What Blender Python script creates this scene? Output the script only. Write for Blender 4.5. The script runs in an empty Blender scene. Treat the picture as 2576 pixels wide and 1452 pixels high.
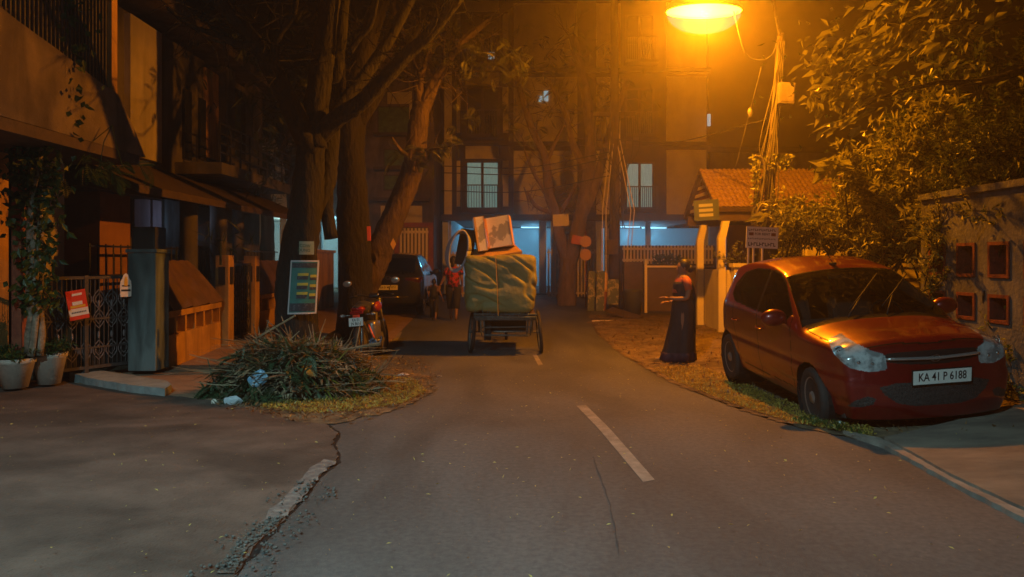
import bpy, bmesh, math, random
import numpy as np
from mathutils import Vector, Matrix, Euler
R = math.radians
rnd = random.Random(7)
sc = bpy.context.scene
col = sc.collection
# ---------------------------------------------------------------- camera
F = 1870.0; HZ = 655.0; EYE = 1.5            # focal length and horizon in px of a 2576 px wide frame
cam_d = bpy.data.cameras.new('camera'); cam = bpy.data.objects.new('camera', cam_d); col.objects.link(cam)
cam_d.sensor_width = 36.0; cam_d.lens = 36.0 * F / 2576.0
cam.location = (0, 0, EYE); cam.rotation_euler = (R(90), 0, 0)
cam_d.shift_y = -(726 - HZ) / 2576.0
cam_d.clip_end = 500; cam_d.clip_start = 0.05
sc.camera = cam
# ---------------------------------------------------------------- night sky, exposure
w = bpy.data.worlds.new("World"); sc.world = w; w.use_nodes = True
nt = w.node_tree; bg = nt.nodes['Background']
sky = nt.nodes.new('ShaderNodeTexSky'); sky.sky_type = 'NISHITA'; sky.sun_disc = False
sky.sun_elevation = R(-4); sky.sun_rotation = R(120)
nt.links.new(sky.outputs[0], bg.inputs[0]); bg.inputs[1].default_value = 0.01
sc.view_settings.view_transform = 'Standard'; sc.view_settings.look = 'None'
sc.view_settings.exposure = 0.0; sc.view_settings.gamma = 1.0
sc.cycles.use_denoising = True
sc.cycles.max_bounces = 5; sc.cycles.diffuse_bounces = 3; sc.cycles.glossy_bounces = 3
sc.cycles.transparent_max_bounces = 12; sc.cycles.volume_bounces = 0
sc.cycles.sample_clamp_indirect = 3.0
# ---------------------------------------------------------------- lamps of the street
SODIUM = (1.0, 0.29, 0.005); COOL = (0.56, 0.96, 1.0); HAZE = 0.0078
LAMP = Vector((3.02, 11.7, 5.45))            # sodium street lamp over the road
BACK = Vector((-2.6, -1.6, 6.6))             # white street lamp behind the viewpoint
def light(name, kind, loc, power, color, radius=0.1, rot=(0, 0, 0), **kw):
    d = bpy.data.lights.new(name, kind); d.energy = power; d.color = color
    if kind in ('POINT', 'SPOT'): d.shadow_soft_size = radius
    for k, v in kw.items(): setattr(d, k, v)
    o = bpy.data.objects.new(name, d); col.objects.link(o); o.location = loc; o.rotation_euler = rot
    return o
light('sodium_light', 'POINT', LAMP + Vector((0, 0, -0.08)), 2450.0, SODIUM, 0.07)
light('white_street_light', 'SPOT', BACK, 3350.0, COOL, 0.10, (R(33), 0, R(-9)), spot_size=R(90), spot_blend=1.0)

# ---------------------------------------------------------------- helpers
def at(px, py, Y):
    return Vector(((px - 1288) / F * Y, Y, EYE - (py - HZ) / F * Y))
def smooth01(t): t = max(0.0, min(1.0, t)); return t * t * (3 - 2 * t)
GP = [(-60, 0.02), (6.6, 0.0), (9.5, -0.09), (12.5, -0.08), (18.5, 0.04), (24, 0.17), (30, 0.20), (400, 0.2)]
def gz(x, y):
    z = GP[-1][1]
    for (a, za), (b, zb) in zip(GP, GP[1:]):
        if y <= b:
            z = za + (zb - za) * max(0, (y - a) / (b - a)); break
    k = smooth01((y - 4.5) / 1.5) * (1 - smooth01((y - 13) / 4))
    if x > 2.75: z += min(x - 2.75, 2.4) * 0.068 * k
    return z
def ground_at(px, py):
    Y = 10.0
    for _ in range(30):
        X = (px - 1288) / F * Y
        Y = (EYE - gz(X, Y)) * F / (py - HZ)
    return Vector(((px - 1288) / F * Y, Y, gz((px - 1288) / F * Y, Y)))
def mat(name, c, rough=0.8, c2=None, scale=6.0, bump=0.0, bscale=40.0, metal=0.0, emit=0.0, ecol=None, coat=0.0,
        spec=0.5, detail=6.0, mixlo=0.35, mixhi=0.65, stretch=None, trans=0.0, speck=None, patch=None):
    m = bpy.data.materials.new(name); m.use_nodes = True
    n = m.node_tree; b = n.nodes['Principled BSDF']
    b.inputs['Base Color'].default_value = (*c, 1); b.inputs['Roughness'].default_value = rough
    b.inputs['Metallic'].default_value = metal; b.inputs['Specular IOR Level'].default_value = spec
    if coat: b.inputs['Coat Weight'].default_value = coat; b.inputs['Coat Roughness'].default_value = 0.04
    if emit:
        b.inputs['Emission Color'].default_value = (*(ecol or c), 1); b.inputs['Emission Strength'].default_value = emit
    tc = None
    if c2 or bump or speck or patch:
        tc = n.nodes.new('ShaderNodeTexCoord'); src = tc.outputs['Object']
        if stretch:
            mp = n.nodes.new('ShaderNodeMapping'); mp.inputs['Scale'].default_value = stretch
            n.links.new(src, mp.inputs[0]); src = mp.outputs[0]
    if c2:
        nz = n.nodes.new('ShaderNodeTexNoise'); nz.inputs['Scale'].default_value = scale; nz.inputs['Detail'].default_value = detail
        nz.inputs['Roughness'].default_value = 0.62
        rp = n.nodes.new('ShaderNodeValToRGB'); rp.color_ramp.elements[0].position = mixlo; rp.color_ramp.elements[1].position = mixhi
        rp.color_ramp.elements[0].color = (*c, 1); rp.color_ramp.elements[1].color = (*c2, 1)
        n.links.new(src, nz.inputs[0]); n.links.new(nz.outputs[0], rp.inputs[0])
        outc = rp.outputs[0]
        if speck:
            sc_, scol, thr = speck
            vz = n.nodes.new('ShaderNodeTexNoise'); vz.inputs['Scale'].default_value = sc_; vz.inputs['Detail'].default_value = 2
            r2 = n.nodes.new('ShaderNodeValToRGB'); r2.color_ramp.elements[0].position = thr; r2.color_ramp.elements[1].position = thr + 0.08
            mx = n.nodes.new('ShaderNodeMix'); mx.data_type = 'RGBA'
            n.links.new(src, vz.inputs[0]); n.links.new(vz.outputs[0], r2.inputs[0]); n.links.new(r2.outputs[0], mx.inputs['Factor'])
            n.links.new(outc, mx.inputs['A']); mx.inputs['B'].default_value = (*scol, 1); outc = mx.outputs['Result']
        if patch:
            ps, plo, pst = patch; mp2 = n.nodes.new('ShaderNodeMapping'); mp2.inputs['Scale'].default_value = pst
            n3 = n.nodes.new('ShaderNodeTexNoise'); n3.inputs['Scale'].default_value = ps; n3.inputs['Detail'].default_value = 4; n3.inputs['Distortion'].default_value = .6
            r3 = n.nodes.new('ShaderNodeMapRange'); r3.inputs['From Min'].default_value = .38; r3.inputs['From Max'].default_value = .58; r3.inputs['To Min'].default_value = plo
            mx3 = n.nodes.new('ShaderNodeMix'); mx3.data_type = 'RGBA'; mx3.blend_type = 'MULTIPLY'; mx3.inputs['Factor'].default_value = 1.0
            n.links.new(tc.outputs['Object'], mp2.inputs[0]); n.links.new(mp2.outputs[0], n3.inputs[0]); n.links.new(n3.outputs[0], r3.inputs['Value'])
            n.links.new(outc, mx3.inputs['A']); n.links.new(r3.outputs[0], mx3.inputs['B']); outc = mx3.outputs['Result']
        n.links.new(outc, b.inputs['Base Color'])
    if bump:
        nb = n.nodes.new('ShaderNodeTexNoise'); nb.inputs['Scale'].default_value = bscale; nb.inputs['Detail'].default_value = 5
        bp = n.nodes.new('ShaderNodeBump'); bp.inputs['Strength'].default_value = 1.0; bp.inputs['Distance'].default_value = bump
        n.links.new(src, nb.inputs[0]); n.links.new(nb.outputs[0], bp.inputs['Height']); n.links.new(bp.outputs[0], b.inputs['Normal'])
    if trans: b.inputs['Transmission Weight'].default_value = trans
    return m
def glass(name, tint=(0.35, 0.38, 0.36), gloss=0.12, rough=0.02):
    m = bpy.data.materials.new(name); m.use_nodes = True; n = m.node_tree
    for x in list(n.nodes):
        if x.type == 'BSDF_PRINCIPLED': n.nodes.remove(x)
    out = [x for x in n.nodes if x.type == 'OUTPUT_MATERIAL'][0]
    t = n.nodes.new('ShaderNodeBsdfTransparent'); t.inputs[0].default_value = (*tint, 1)
    g = n.nodes.new('ShaderNodeBsdfGlossy'); g.inputs['Roughness'].default_value = rough
    lw = n.nodes.new('ShaderNodeFresnel'); lw.inputs[0].default_value = 1.5
    ad = n.nodes.new('ShaderNodeMath'); ad.operation = 'ADD'; ad.inputs[1].default_value = gloss
    mx = n.nodes.new('ShaderNodeMixShader')
    n.links.new(lw.outputs[0], ad.inputs[0]); n.links.new(ad.outputs[0], mx.inputs[0])
    n.links.new(t.outputs[0], mx.inputs[1]); n.links.new(g.outputs[0], mx.inputs[2]); n.links.new(mx.outputs[0], out.inputs[0])
    return m
def leafmat(name, c, c2, scale=3.0):
    m = bpy.data.materials.new(name); m.use_nodes = True; n = m.node_tree
    b = n.nodes['Principled BSDF']; b.inputs['Roughness'].default_value = 0.45
    out = [x for x in n.nodes if x.type == 'OUTPUT_MATERIAL'][0]
    tc = n.nodes.new('ShaderNodeTexCoord'); nz = n.nodes.new('ShaderNodeTexNoise'); nz.inputs['Scale'].default_value = scale
    nz.inputs['Detail'].default_value = 4
    rp = n.nodes.new('ShaderNodeValToRGB'); rp.color_ramp.elements[0].position = 0.38; rp.color_ramp.elements[1].position = 0.62
    rp.color_ramp.elements[0].color = (*c, 1); rp.color_ramp.elements[1].color = (*c2, 1)
    tr = n.nodes.new('ShaderNodeBsdfTranslucent'); mx = n.nodes.new('ShaderNodeMixShader'); mx.inputs[0].default_value = 0.35
    n.links.new(tc.outputs['Object'], nz.inputs[0]); n.links.new(nz.outputs[0], rp.inputs[0])
    n.links.new(rp.outputs[0], b.inputs['Base Color']); n.links.new(rp.outputs[0], tr.inputs[0])
    n.links.new(b.outputs[0], mx.inputs[1]); n.links.new(tr.outputs[0], mx.inputs[2]); n.links.new(mx.outputs[0], out.inputs[0])
    return m
class MB:
    def __init__(s): s.v = []; s.f = []
    def add(s, vs, fs):
        k = len(s.v); s.v += [tuple(v) for v in vs]; s.f += [tuple(i + k for i in f) for f in fs]; return s
    def box(s, lo, hi, M=None):
        x0, y0, z0 = lo; x1, y1, z1 = hi
        vs = [Vector(p) for p in ((x0,y0,z0),(x1,y0,z0),(x1,y1,z0),(x0,y1,z0),(x0,y0,z1),(x1,y0,z1),(x1,y1,z1),(x0,y1,z1))]
        if M is not None: vs = [M @ v for v in vs]
        return s.add(vs, [(0,3,2,1),(4,5,6,7),(0,1,5,4),(1,2,6,5),(2,3,7,6),(3,0,4,7)])
    def cbox(s, c, size, rot=(0, 0, 0), bev=0.0):
        M = Matrix.Translation(Vector(c)) @ Euler(rot).to_matrix().to_4x4()
        h = [q / 2 for q in size]
        if bev:
            bm = bmesh.new(); bmesh.ops.create_cube(bm, size=1.0)
            for v in bm.verts: v.co = Vector((v.co.x * size[0], v.co.y * size[1], v.co.z * size[2]))
            bmesh.ops.bevel(bm, geom=bm.edges[:], offset=bev, segments=2, affect='EDGES', profile=0.7)
            bm.verts.index_update()
            s.add([M @ v.co for v in bm.verts], [[v.index for v in f.verts] for f in bm.faces]); bm.free(); return s
        return s.box([-q for q in h], h, M)
    def poly(s, pts, d):
        """prism: polygon pts swept by vector d"""
        n = len(pts); d = Vector(d); a = [Vector(p) for p in pts]
        return s.add(a + [p + d for p in a], [tuple(range(n))[::-1], tuple(range(n, 2 * n))] +
                     [(i, (i + 1) % n, n + (i + 1) % n, n + i) for i in range(n)])
    def quad(s, a, b, c, d): return s.add([a, b, c, d], [(0, 1, 2, 3)])
    def tube(s, pts, r, seg=8, cap=True, wob=0.0, wseed=0):
        P = [Vector(p) for p in pts]; n = len(P)
        rr = r if isinstance(r, (list, tuple)) else [r] * n
        k0 = len(s.v); up = Vector((0.13, 0.21, 1)).normalized(); prev = None
        rg = random.Random(wseed)
        for i, p in enumerate(P):
            t = (P[min(i + 1, n - 1)] - P[max(i - 1, 0)])
            if t.length < 1e-9: t = Vector((0, 0, 1))
            t.normalize()
            if prev is None:
                a = t.cross(up)
                if a.length < 0.1: a = t.cross(Vector((1, 0, 0)))
            else: a = prev - t * prev.dot(t)
            a.normalize(); b = t.cross(a); prev = a
            for j in range(seg):
                th = 2 * math.pi * j / seg
                q = rr[i] * (1 + (wob * (rg.random() - 0.5) if wob else 0) + (wob * 0.6 * math.sin(3 * th + i * 0.25) if wob else 0))
                s.v.append(tuple(p + a * (q * math.cos(th)) + b * (q * math.sin(th))))
        for i in range(n - 1):
            for j in range(seg):
                q = k0 + i * seg; s.f.append((q + j, q + (j + 1) % seg, q + seg + (j + 1) % seg, q + seg + j))
        if cap:
            s.f.append(tuple(k0 + j for j in range(seg))[::-1]); s.f.append(tuple(k0 + (n - 1) * seg + j for j in range(seg)))
        return s
    def lathe(s, prof, M=None, seg=20, cap=True):
        k0 = len(s.v)
        for (r, z) in prof:
            for j in range(seg):
                th = 2 * math.pi * j / seg; v = Vector((r * math.cos(th), r * math.sin(th), z))
                s.v.append(tuple(M @ v if M is not None else v))
        for i in range(len(prof) - 1):
            for j in range(seg):
                q = k0 + i * seg; s.f.append((q + j, q + (j + 1) % seg, q + seg + (j + 1) % seg, q + seg + j))
        if cap:
            s.f.append(tuple(k0 + j for j in range(seg))[::-1]); s.f.append(tuple(k0 + (len(prof) - 1) * seg + j for j in range(seg)))
        return s
    def ball(s, c, r, seg=12, rings=8, M=None):
        rx, ry, rz = r if isinstance(r, (tuple, list)) else (r, r, r)
        c = Vector(c); vs = []; fs = []
        for i in range(rings + 1):
            ph = math.pi * i / rings
            for j in range(seg):
                th = 2 * math.pi * j / seg
                v = Vector((rx * math.sin(ph) * math.cos(th), ry * math.sin(ph) * math.sin(th), rz * math.cos(ph)))
                if M is not None: v = M @ v
                vs.append(c + v)
        for i in range(rings):
            for j in range(seg): fs.append((i * seg + j, (i + 1) * seg + j, (i + 1) * seg + (j + 1) % seg, i * seg + (j + 1) % seg))
        return s.add(vs, fs)
    def leaf(s, p, L, W, d, nrm, fold=0.25):
        """one pointed leaf from p along d"""
        d = d.normalized(); sd = d.cross(nrm)
        if sd.length < 1e-4: sd = d.orthogonal()
        sd.normalize(); nn = sd.cross(d)
        m = p + d * (L * 0.45)
        k = len(s.v)
        s.v += [tuple(p), tuple(m + sd * W * 0.5 + nn * W * fold), tuple(p + d * L - nn * L * 0.08), tuple(m - sd * W * 0.5 + nn * W * fold)]
        s.f += [(k, k + 1, k + 2), (k, k + 2, k + 3)]
BASE = {}
def obj(name, mb, m, root=None, smooth=False, local=False):
    me = bpy.data.meshes.new(name)
    vs = mb.v
    if root is not None and not local:
        b = BASE.get(root.name, Vector((0, 0, 0))); vs = [(v[0] - b[0], v[1] - b[1], v[2] - b[2]) for v in vs]
    me.from_pydata(vs, [], mb.f)
    if smooth: me.polygons.foreach_set('use_smooth', [True] * len(me.polygons))
    me.materials.append(m); me.update()
    o = bpy.data.objects.new(name, me); col.objects.link(o)
    if root is not None: o.parent = root; BASE[o.name] = BASE.get(root.name, Vector((0, 0, 0))) if not local else Vector((0, 0, 0))
    return o
def tag(o, label=None, cat=None, group=None, kind=None):
    if label: o['label'] = label
    if cat: o['category'] = cat
    if group: o['group'] = group
    if kind: o['kind'] = kind
    return o
def thing(name, label, cat, loc, group=None, rot=None):
    o = bpy.data.objects.new(name, None); col.objects.link(o); o.location = loc; o.empty_display_size = 0.1
    if rot: o.rotation_euler = rot
    BASE[o.name] = Vector(loc)
    return tag(o, label, cat, group)
def single(name, mb, m, label, cat, group=None, smooth=False, kind=None):
    """a thing that is one mesh: its origin at its base"""
    xs = [v[0] for v in mb.v]; ys = [v[1] for v in mb.v]; zs = [v[2] for v in mb.v]
    c = Vector(((min(xs) + max(xs)) / 2, (min(ys) + max(ys)) / 2, min(zs)))
    m2 = MB(); m2.f = mb.f; m2.v = [(v[0] - c.x, v[1] - c.y, v[2] - c.z) for v in mb.v]
    o = obj(name, m2, m, None, smooth); o.location = c; BASE[o.name] = c
    return tag(o, label, cat, group, kind)
def structure(name, mb, m, smooth=False):
    o = obj(name, mb, m, None, smooth); o['kind'] = 'structure'; return o
def text(name, s, size, M, m, root, ext=0.002, local=False):
    cu = bpy.data.curves.new(name, 'FONT'); cu.body = s; cu.size = size; cu.align_x = 'CENTER'; cu.align_y = 'CENTER'; cu.extrude = ext
    cu.resolution_u = 3; cu.offset = size * 0.012
    to = bpy.data.objects.new(name, cu); col.objects.link(to)
    dg = bpy.context.evaluated_depsgraph_get(); me = bpy.data.meshes.new_from_object(to.evaluated_get(dg))
    bpy.data.objects.remove(to); bpy.data.curves.remove(cu)
    mb = MB(); mb.v = [tuple(M @ v.co) for v in me.vertices]; mb.f = [tuple(p.vertices) for p in me.polygons]
    bpy.data.meshes.remove(me)
    return obj(name, mb, m, root, local=local)
def basis(c, xdir, zdir):
    """matrix: local x -> xdir, local y -> zdir (text up), local z -> normal"""
    x = Vector(xdir).normalized(); y = Vector(zdir).normalized(); z = x.cross(y)
    return Matrix(((x.x, y.x, z.x, c[0]), (x.y, y.y, z.y, c[1]), (x.z, y.z, z.z, c[2]), (0, 0, 0, 1)))
def spline(pts, n=6):
    P = [Vector(p) for p in pts]
    if len(P) < 3: n = max(2, n)
    Q = [P[0] * 2 - P[1]] + P + [P[-1] * 2 - P[-2]]; out = []
    for i in range(1, len(Q) - 2):
        a, b, c, d = Q[i - 1:i + 3]
        for k in range(n):
            t = k / n; out.append(0.5 * ((2 * b) + (c - a) * t + (2 * a - 5 * b + 4 * c - d) * t * t + (3 * b - a - 3 * c + d) * t ** 3))
    out.append(P[-1]); return out
def inpoly(x, y, poly):
    c = False; j = len(poly) - 1
    for i in range(len(poly)):
        xi, yi = poly[i]; xj, yj = poly[j]
        if (yi > y) != (yj > y) and x < (xj - xi) * (y - yi) / (yj - yi) + xi: c = not c
        j = i
    return c
def sheet(pts, off, step=0.5, thick=0.0, jag=0.0, seed=1):
    """flat polygon laid on the ground height, cut to follow it; thick > 0 gives it a rim"""
    rg = random.Random(seed); P = [Vector((p[0], p[1], 0)) for p in pts]
    if jag:
        Q = []
        for a, b in zip(P, P[1:] + P[:1]):
            n = max(1, int((b - a).length / 0.07)); pr = Vector((a.y - b.y, b.x - a.x, 0)).normalized()
            for i in range(n): Q.append(a + (b - a) * (i / n) + pr * (rg.uniform(-1, 1) * jag if i else 0))
        P = Q
    bm = bmesh.new(); f = bm.faces.new([bm.verts.new(p) for p in P])
    if f.normal.z < 0: bmesh.ops.reverse_faces(bm, faces=[f])
    bm.normal_update()
    if bm.faces[:][0].normal.z < 0: bmesh.ops.reverse_faces(bm, faces=bm.faces[:])
    x0, x1 = min(p.x for p in P), max(p.x for p in P); y0, y1 = min(p.y for p in P), max(p.y for p in P)
    for ax, lo, hi in ((0, x0, x1), (1, y0, y1)):
        k = math.ceil(lo / step)
        while k * step < hi:
            n = Vector((1, 0, 0)) if ax == 0 else Vector((0, 1, 0)); bmesh.ops.bisect_plane(bm, geom=bm.verts[:] + bm.edges[:] + bm.faces[:], plane_co=n * (k * step), plane_no=n); k += 1
    bmesh.ops.triangulate(bm, faces=bm.faces[:])
    if thick:
        ret = bmesh.ops.extrude_edge_only(bm, edges=[e for e in bm.edges if e.is_boundary])
        low = {v for v in ret['geom'] if isinstance(v, bmesh.types.BMVert)}
    else: low = set()
    bm.verts.ensure_lookup_table(); bm.verts.index_update()
    mb = MB(); mb.v = [(v.co.x, v.co.y, gz(v.co.x, v.co.y) + off - (thick if v in low else 0)) for v in bm.verts]
    mb.f = [tuple(v.index for v in f.verts) for f in bm.faces]; bm.free(); return mb
def rdir(rg, up=0.0):
    v = Vector((rg.gauss(0, 1), rg.gauss(0, 1), rg.gauss(0, 1) + up)); return v.normalized()
# ---------------------------------------------------------------- materials
M = {}
M['asphalt'] = mat('asphalt', (0.070, 0.073, 0.078), 0.85, (0.115, 0.115, 0.115), 24, 0.003, 120, detail=8, speck=(120, (0.20, 0.20, 0.19), 0.66), patch=(0.9, 0.62, (1.0, .38, 1)))
M['soil'] = mat('soil', (0.10, 0.075, 0.05), 0.95, (0.20, 0.15, 0.10), 3.0, 0.02, 25)
M['verge'] = mat('verge', (0.09, 0.07, 0.045), 0.95, (0.24, 0.18, 0.10), 9.0, 0.012, 70, detail=12, patch=(2.2, .5, (1, 1, 1)))
M['concrete'] = mat('concrete', (0.086, 0.064, 0.053), 0.9, (0.140, 0.104, 0.086), 2.6, 0.012, 45, detail=14, speck=(45, (0.07, 0.06, 0.05), 0.66), patch=(0.8, 0.55, (1, 1.6, 1)))
M['apron'] = mat('apron', (0.13, 0.115, 0.10), 0.9, (0.24, 0.21, 0.17), 2.2, 0.008, 50, detail=9, stretch=(1, 2.5, 1))
M['kerb'] = mat('kerb', (0.28, 0.26, 0.23), 0.9, (0.16, 0.145, 0.13), 6, 0.006, 50)
M['slab'] = mat('slab', (0.34, 0.38, 0.38), 0.8, (0.20, 0.23, 0.24), 5, 0.004, 60)
M['rubble'] = mat('rubble', (0.035, 0.033, 0.03), 0.95, (0.17, 0.15, 0.13), 26, 0.04, 50)
M['marking'] = mat('marking', (0.30, 0.27, 0.23), 0.8, (0.17, 0.155, 0.135), 9, 0.002, 90)
M['cream'] = mat('cream', (0.78, 0.70, 0.36), 0.85, (0.66, 0.58, 0.30), 1.2, patch=(1.2, .82, (1, 1, .3)))
M['brown_paint'] = mat('brown_paint', (0.035, 0.022, 0.016), 0.8, (0.055, 0.034, 0.024), 2)
M['house'] = mat('house', (0.13, 0.105, 0.085), 0.9, (0.21, 0.17, 0.14), 2.6, 0.006, 30, detail=9, patch=(1.4, .5, (1.5, 1.5, .35)))
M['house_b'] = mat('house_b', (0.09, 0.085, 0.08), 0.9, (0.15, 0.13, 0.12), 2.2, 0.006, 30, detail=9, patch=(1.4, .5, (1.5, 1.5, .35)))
M['lilac'] = mat('lilac', (0.42, 0.38, 0.45), 0.85, (0.52, 0.47, 0.52), 2, 0.003, 30, patch=(1.2, .7, (2, 2, .4)))
M['ochre'] = mat('ochre', (0.60, 0.36, 0.10), 0.85, (0.46, 0.27, 0.08), 2.5, 0.004, 40, patch=(1.6, .6, (2, 2, .4)))
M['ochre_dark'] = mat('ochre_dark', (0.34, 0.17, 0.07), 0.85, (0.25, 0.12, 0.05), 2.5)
M['terracotta'] = mat('terracotta', (0.30, 0.10, 0.05), 0.8, (0.18, 0.05, 0.03), 8, 0.004, 60)
M['darkwood'] = mat('darkwood', (0.05, 0.035, 0.028), 0.75, (0.09, 0.06, 0.04), 6)
M['iron'] = mat('iron', (0.03, 0.03, 0.032), 0.5, metal=0.3)
M['iron_worn'] = mat('iron_worn', (0.085, 0.08, 0.08), 0.55, (0.05, 0.045, 0.045), 30, metal=0.2)
M['bluegrey'] = mat('bluegrey', (0.11, 0.16, 0.17), 0.85, (0.17, 0.23, 0.24), 3, 0.006, 30, stretch=(1, 1, 0.3), patch=(2.4, .4, (1.5, 1.5, .4)))
M['greywall'] = mat('greywall', (0.10, 0.11, 0.11), 0.9, (0.17, 0.18, 0.18), 3.2, 0.010, 24, detail=9, patch=(1.5, .45, (1, 1.5, .5)))
M['white'] = mat('white', (0.72, 0.72, 0.70), 0.6)
M['picket'] = mat('picket', (0.76, 0.66, 0.56), 0.7)
M['pale'] = mat('pale', (0.66, 0.70, 0.70), 0.8)
M['black'] = mat('black', (0.012, 0.012, 0.013), 0.6)
M['rubber'] = mat('rubber', (0.02, 0.02, 0.021), 0.8, bump=0.002, bscale=80)
M['chrome'] = mat('chrome', (0.75, 0.76, 0.78), 0.12, metal=1.0)
M['steel'] = mat('steel', (0.35, 0.35, 0.34), 0.4, (0.22, 0.2, 0.18), 12, metal=0.7)
M['tile'] = mat('tile', (0.20, 0.12, 0.06), 0.9, (0.32, 0.21, 0.09), 9, 0.008, 50)
M['stone'] = mat('stone', (0.24, 0.19, 0.14), 0.9, (0.42, 0.34, 0.24), 10, 0.02, 25)
M['plate'] = mat('plate', (0.72, 0.73, 0.72), 0.5)
M['ink'] = mat('ink', (0.015, 0.015, 0.02), 0.6)
M['darkglass'] = mat('darkglass', (0.01, 0.012, 0.012), 0.06, spec=0.8)
M['greennet'] = mat('greennet', (0.12, 0.22, 0.05), 0.8, (0.05, 0.10, 0.03), 7)
# ---------------------------------------------------------------- ground, road, aprons
def grid_ground():
    xs = [-300, -120, -50, -25] + [i * 1.0 for i in range(-16, 17)] + [25, 50, 120, 300]
    xs = sorted(set(xs + [2.75, 3.3, 3.9, 4.5, 5.15]))
    ys = [-60, -20, -5] + [i * 0.5 for i in range(0, 62)] + [40, 60, 100, 200, 400]
    mb = MB(); n = len(xs)
    for y in ys:
        for x in xs: mb.v.append((x, y, gz(x, y) - 0.02))
    for j in range(len(ys) - 1):
        for i in range(n - 1): mb.f.append((j * n + i, j * n + i + 1, (j + 1) * n + i + 1, (j + 1) * n + i))
    return mb
structure('ground', grid_ground(), M['soil'])
G = lambda px, py: tuple(ground_at(px, py)[:2])
road = [(-4.6, -6), (7.5, -6), (7.5, 5.4), (4.6, 5.75), (3.3, 6.05)] + \
       [G(2200, 1112), G(2100, 1095), G(2000, 1074), G(1900, 1045), G(1800, 1008), G(1700, 968), G(1620, 925), G(1555, 885), G(1500, 838)] + \
       [(2.0, 19.5), (9.5, 20.5), (9.5, 26.0), (-7.5, 26.0), (-7.5, 24.0), (-2.6, 23.0), (-2.3, 14), (-2.25, 10), (-2.0, 7.6), (-1.6, 6.5), (-4.6, 3)]
structure('road', sheet(road, 0.0, 0.5), M['asphalt'])
# centre dashes and worn edge line
def dash(pl, name='road_marking'):
    return sheet([G(*p) for p in pl], 0.004, 0.25)
mk = MB()
for pl in ([(1450, 1022), (1474, 1020), (1647, 1208), (1618, 1214)], [(1340, 893), (1350, 892), (1366, 918), (1354, 920)],
           [(984, 862), (1003, 836), (1012, 836), (996, 864)]):
    q = dash(pl); mk.add(q.v, q.f)
structure('road_marking', mk, M['marking'])
ck = MB()
for pl_ in ([(1492, 1150), (1512, 1205), (1532, 1262), (1548, 1330), (1556, 1395)], [(2140, 1430), (2180, 1428), (2215, 1424)], [(1040, 1108), (1075, 1104), (1110, 1112)]):
    for (a, b) in zip(pl_, pl_[1:]):
        q = sheet([G(a[0] - 1, a[1]), G(b[0] - 1, b[1]), G(b[0] + 1, b[1]), G(a[0] + 1, a[1])], 0.005, .5, jag=.008, seed=a[0]); ck.add(q.v, q.f)
structure('road_crack', ck, mat('crack_dark', (.05, .05, .053), .95))
# verge under the parked car
verge = [G(2200, 1112), G(2100, 1095), G(2000, 1074), G(1900, 1045), G(1800, 1008), G(1700, 968), G(1620, 925), G(1555, 885), G(1500, 838),
         (2.0, 19.4), (9.0, 19.4), (9.0, 6.2), (5.3, 6.2), (3.8, 6.0)]
structure('verge', sheet(verge, 0.007, 0.5, jag=0.05), M['verge'])
# near concrete drive on the left with a broken edge
drive = [G(590, 1452), G(648, 1370), G(700, 1325), G(760, 1255), G(800, 1205), G(846, 1165), G(850, 1140), G(832, 1122), G(852, 1092),
         G(820, 1070), G(735, 1062), G(640, 1032), G(520, 1008), G(430, 998), G(160, 962), (-6.6, 8.7), (-9, 8.7), (-9, -6), (-0.75, -6), (-0.75, 2.2)]
structure('driveway', sheet(drive, 0.012, 0.5, thick=0.02, jag=0.018, seed=3), M['concrete'])
shade_line = drive[:10]; gap = [(x_ - .03, y_) for x_, y_ in shade_line] + [(x_ + (.035 if i % 2 else .012), y_ + .01) for i, (x_, y_) in list(enumerate(shade_line))[::-1]]
structure('edge_shadow', sheet(gap, 0.004, 0.5, jag=0.012, seed=13), M['black'])  # shade below the broken drive edge, painted as a black strip
lip = [G(846, 1166), G(800, 1206), G(760, 1256), G(700, 1326), G(655, 1366), G(625, 1360), G(672, 1300), G(735, 1235), G(775, 1190), G(815, 1160)]
structure('concrete_lip', sheet(lip, 0.0165, 0.2, jag=0.022, seed=15), mat('lip', (.10, .09, .09), .95, (.24, .215, .20), 16, .02, 40, detail=10))
edge = [G(590, 1451), G(648, 1370), G(700, 1325), G(716, 1305), G(640, 1330), G(586, 1388), G(545, 1452)]
structure('rubble_patch', sheet(edge, 0.019, 0.2, jag=0.03, seed=5), M['rubble'])
side = [(-5.6, 9.6), G(160, 964), G(430, 1000), G(520, 1010), G(640, 1034), G(700, 1040), (-1.9, 7.9), (-2.25, 10), (-2.3, 14), (-2.6, 22), (-5.6, 22)]
structure('pavement', sheet(side, 0.006, 0.5, jag=0.01, seed=9), mat('pavement', (0.22, 0.14, 0.09), 0.92, (0.30, 0.20, 0.13), 3, 0.006, 40))
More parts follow.
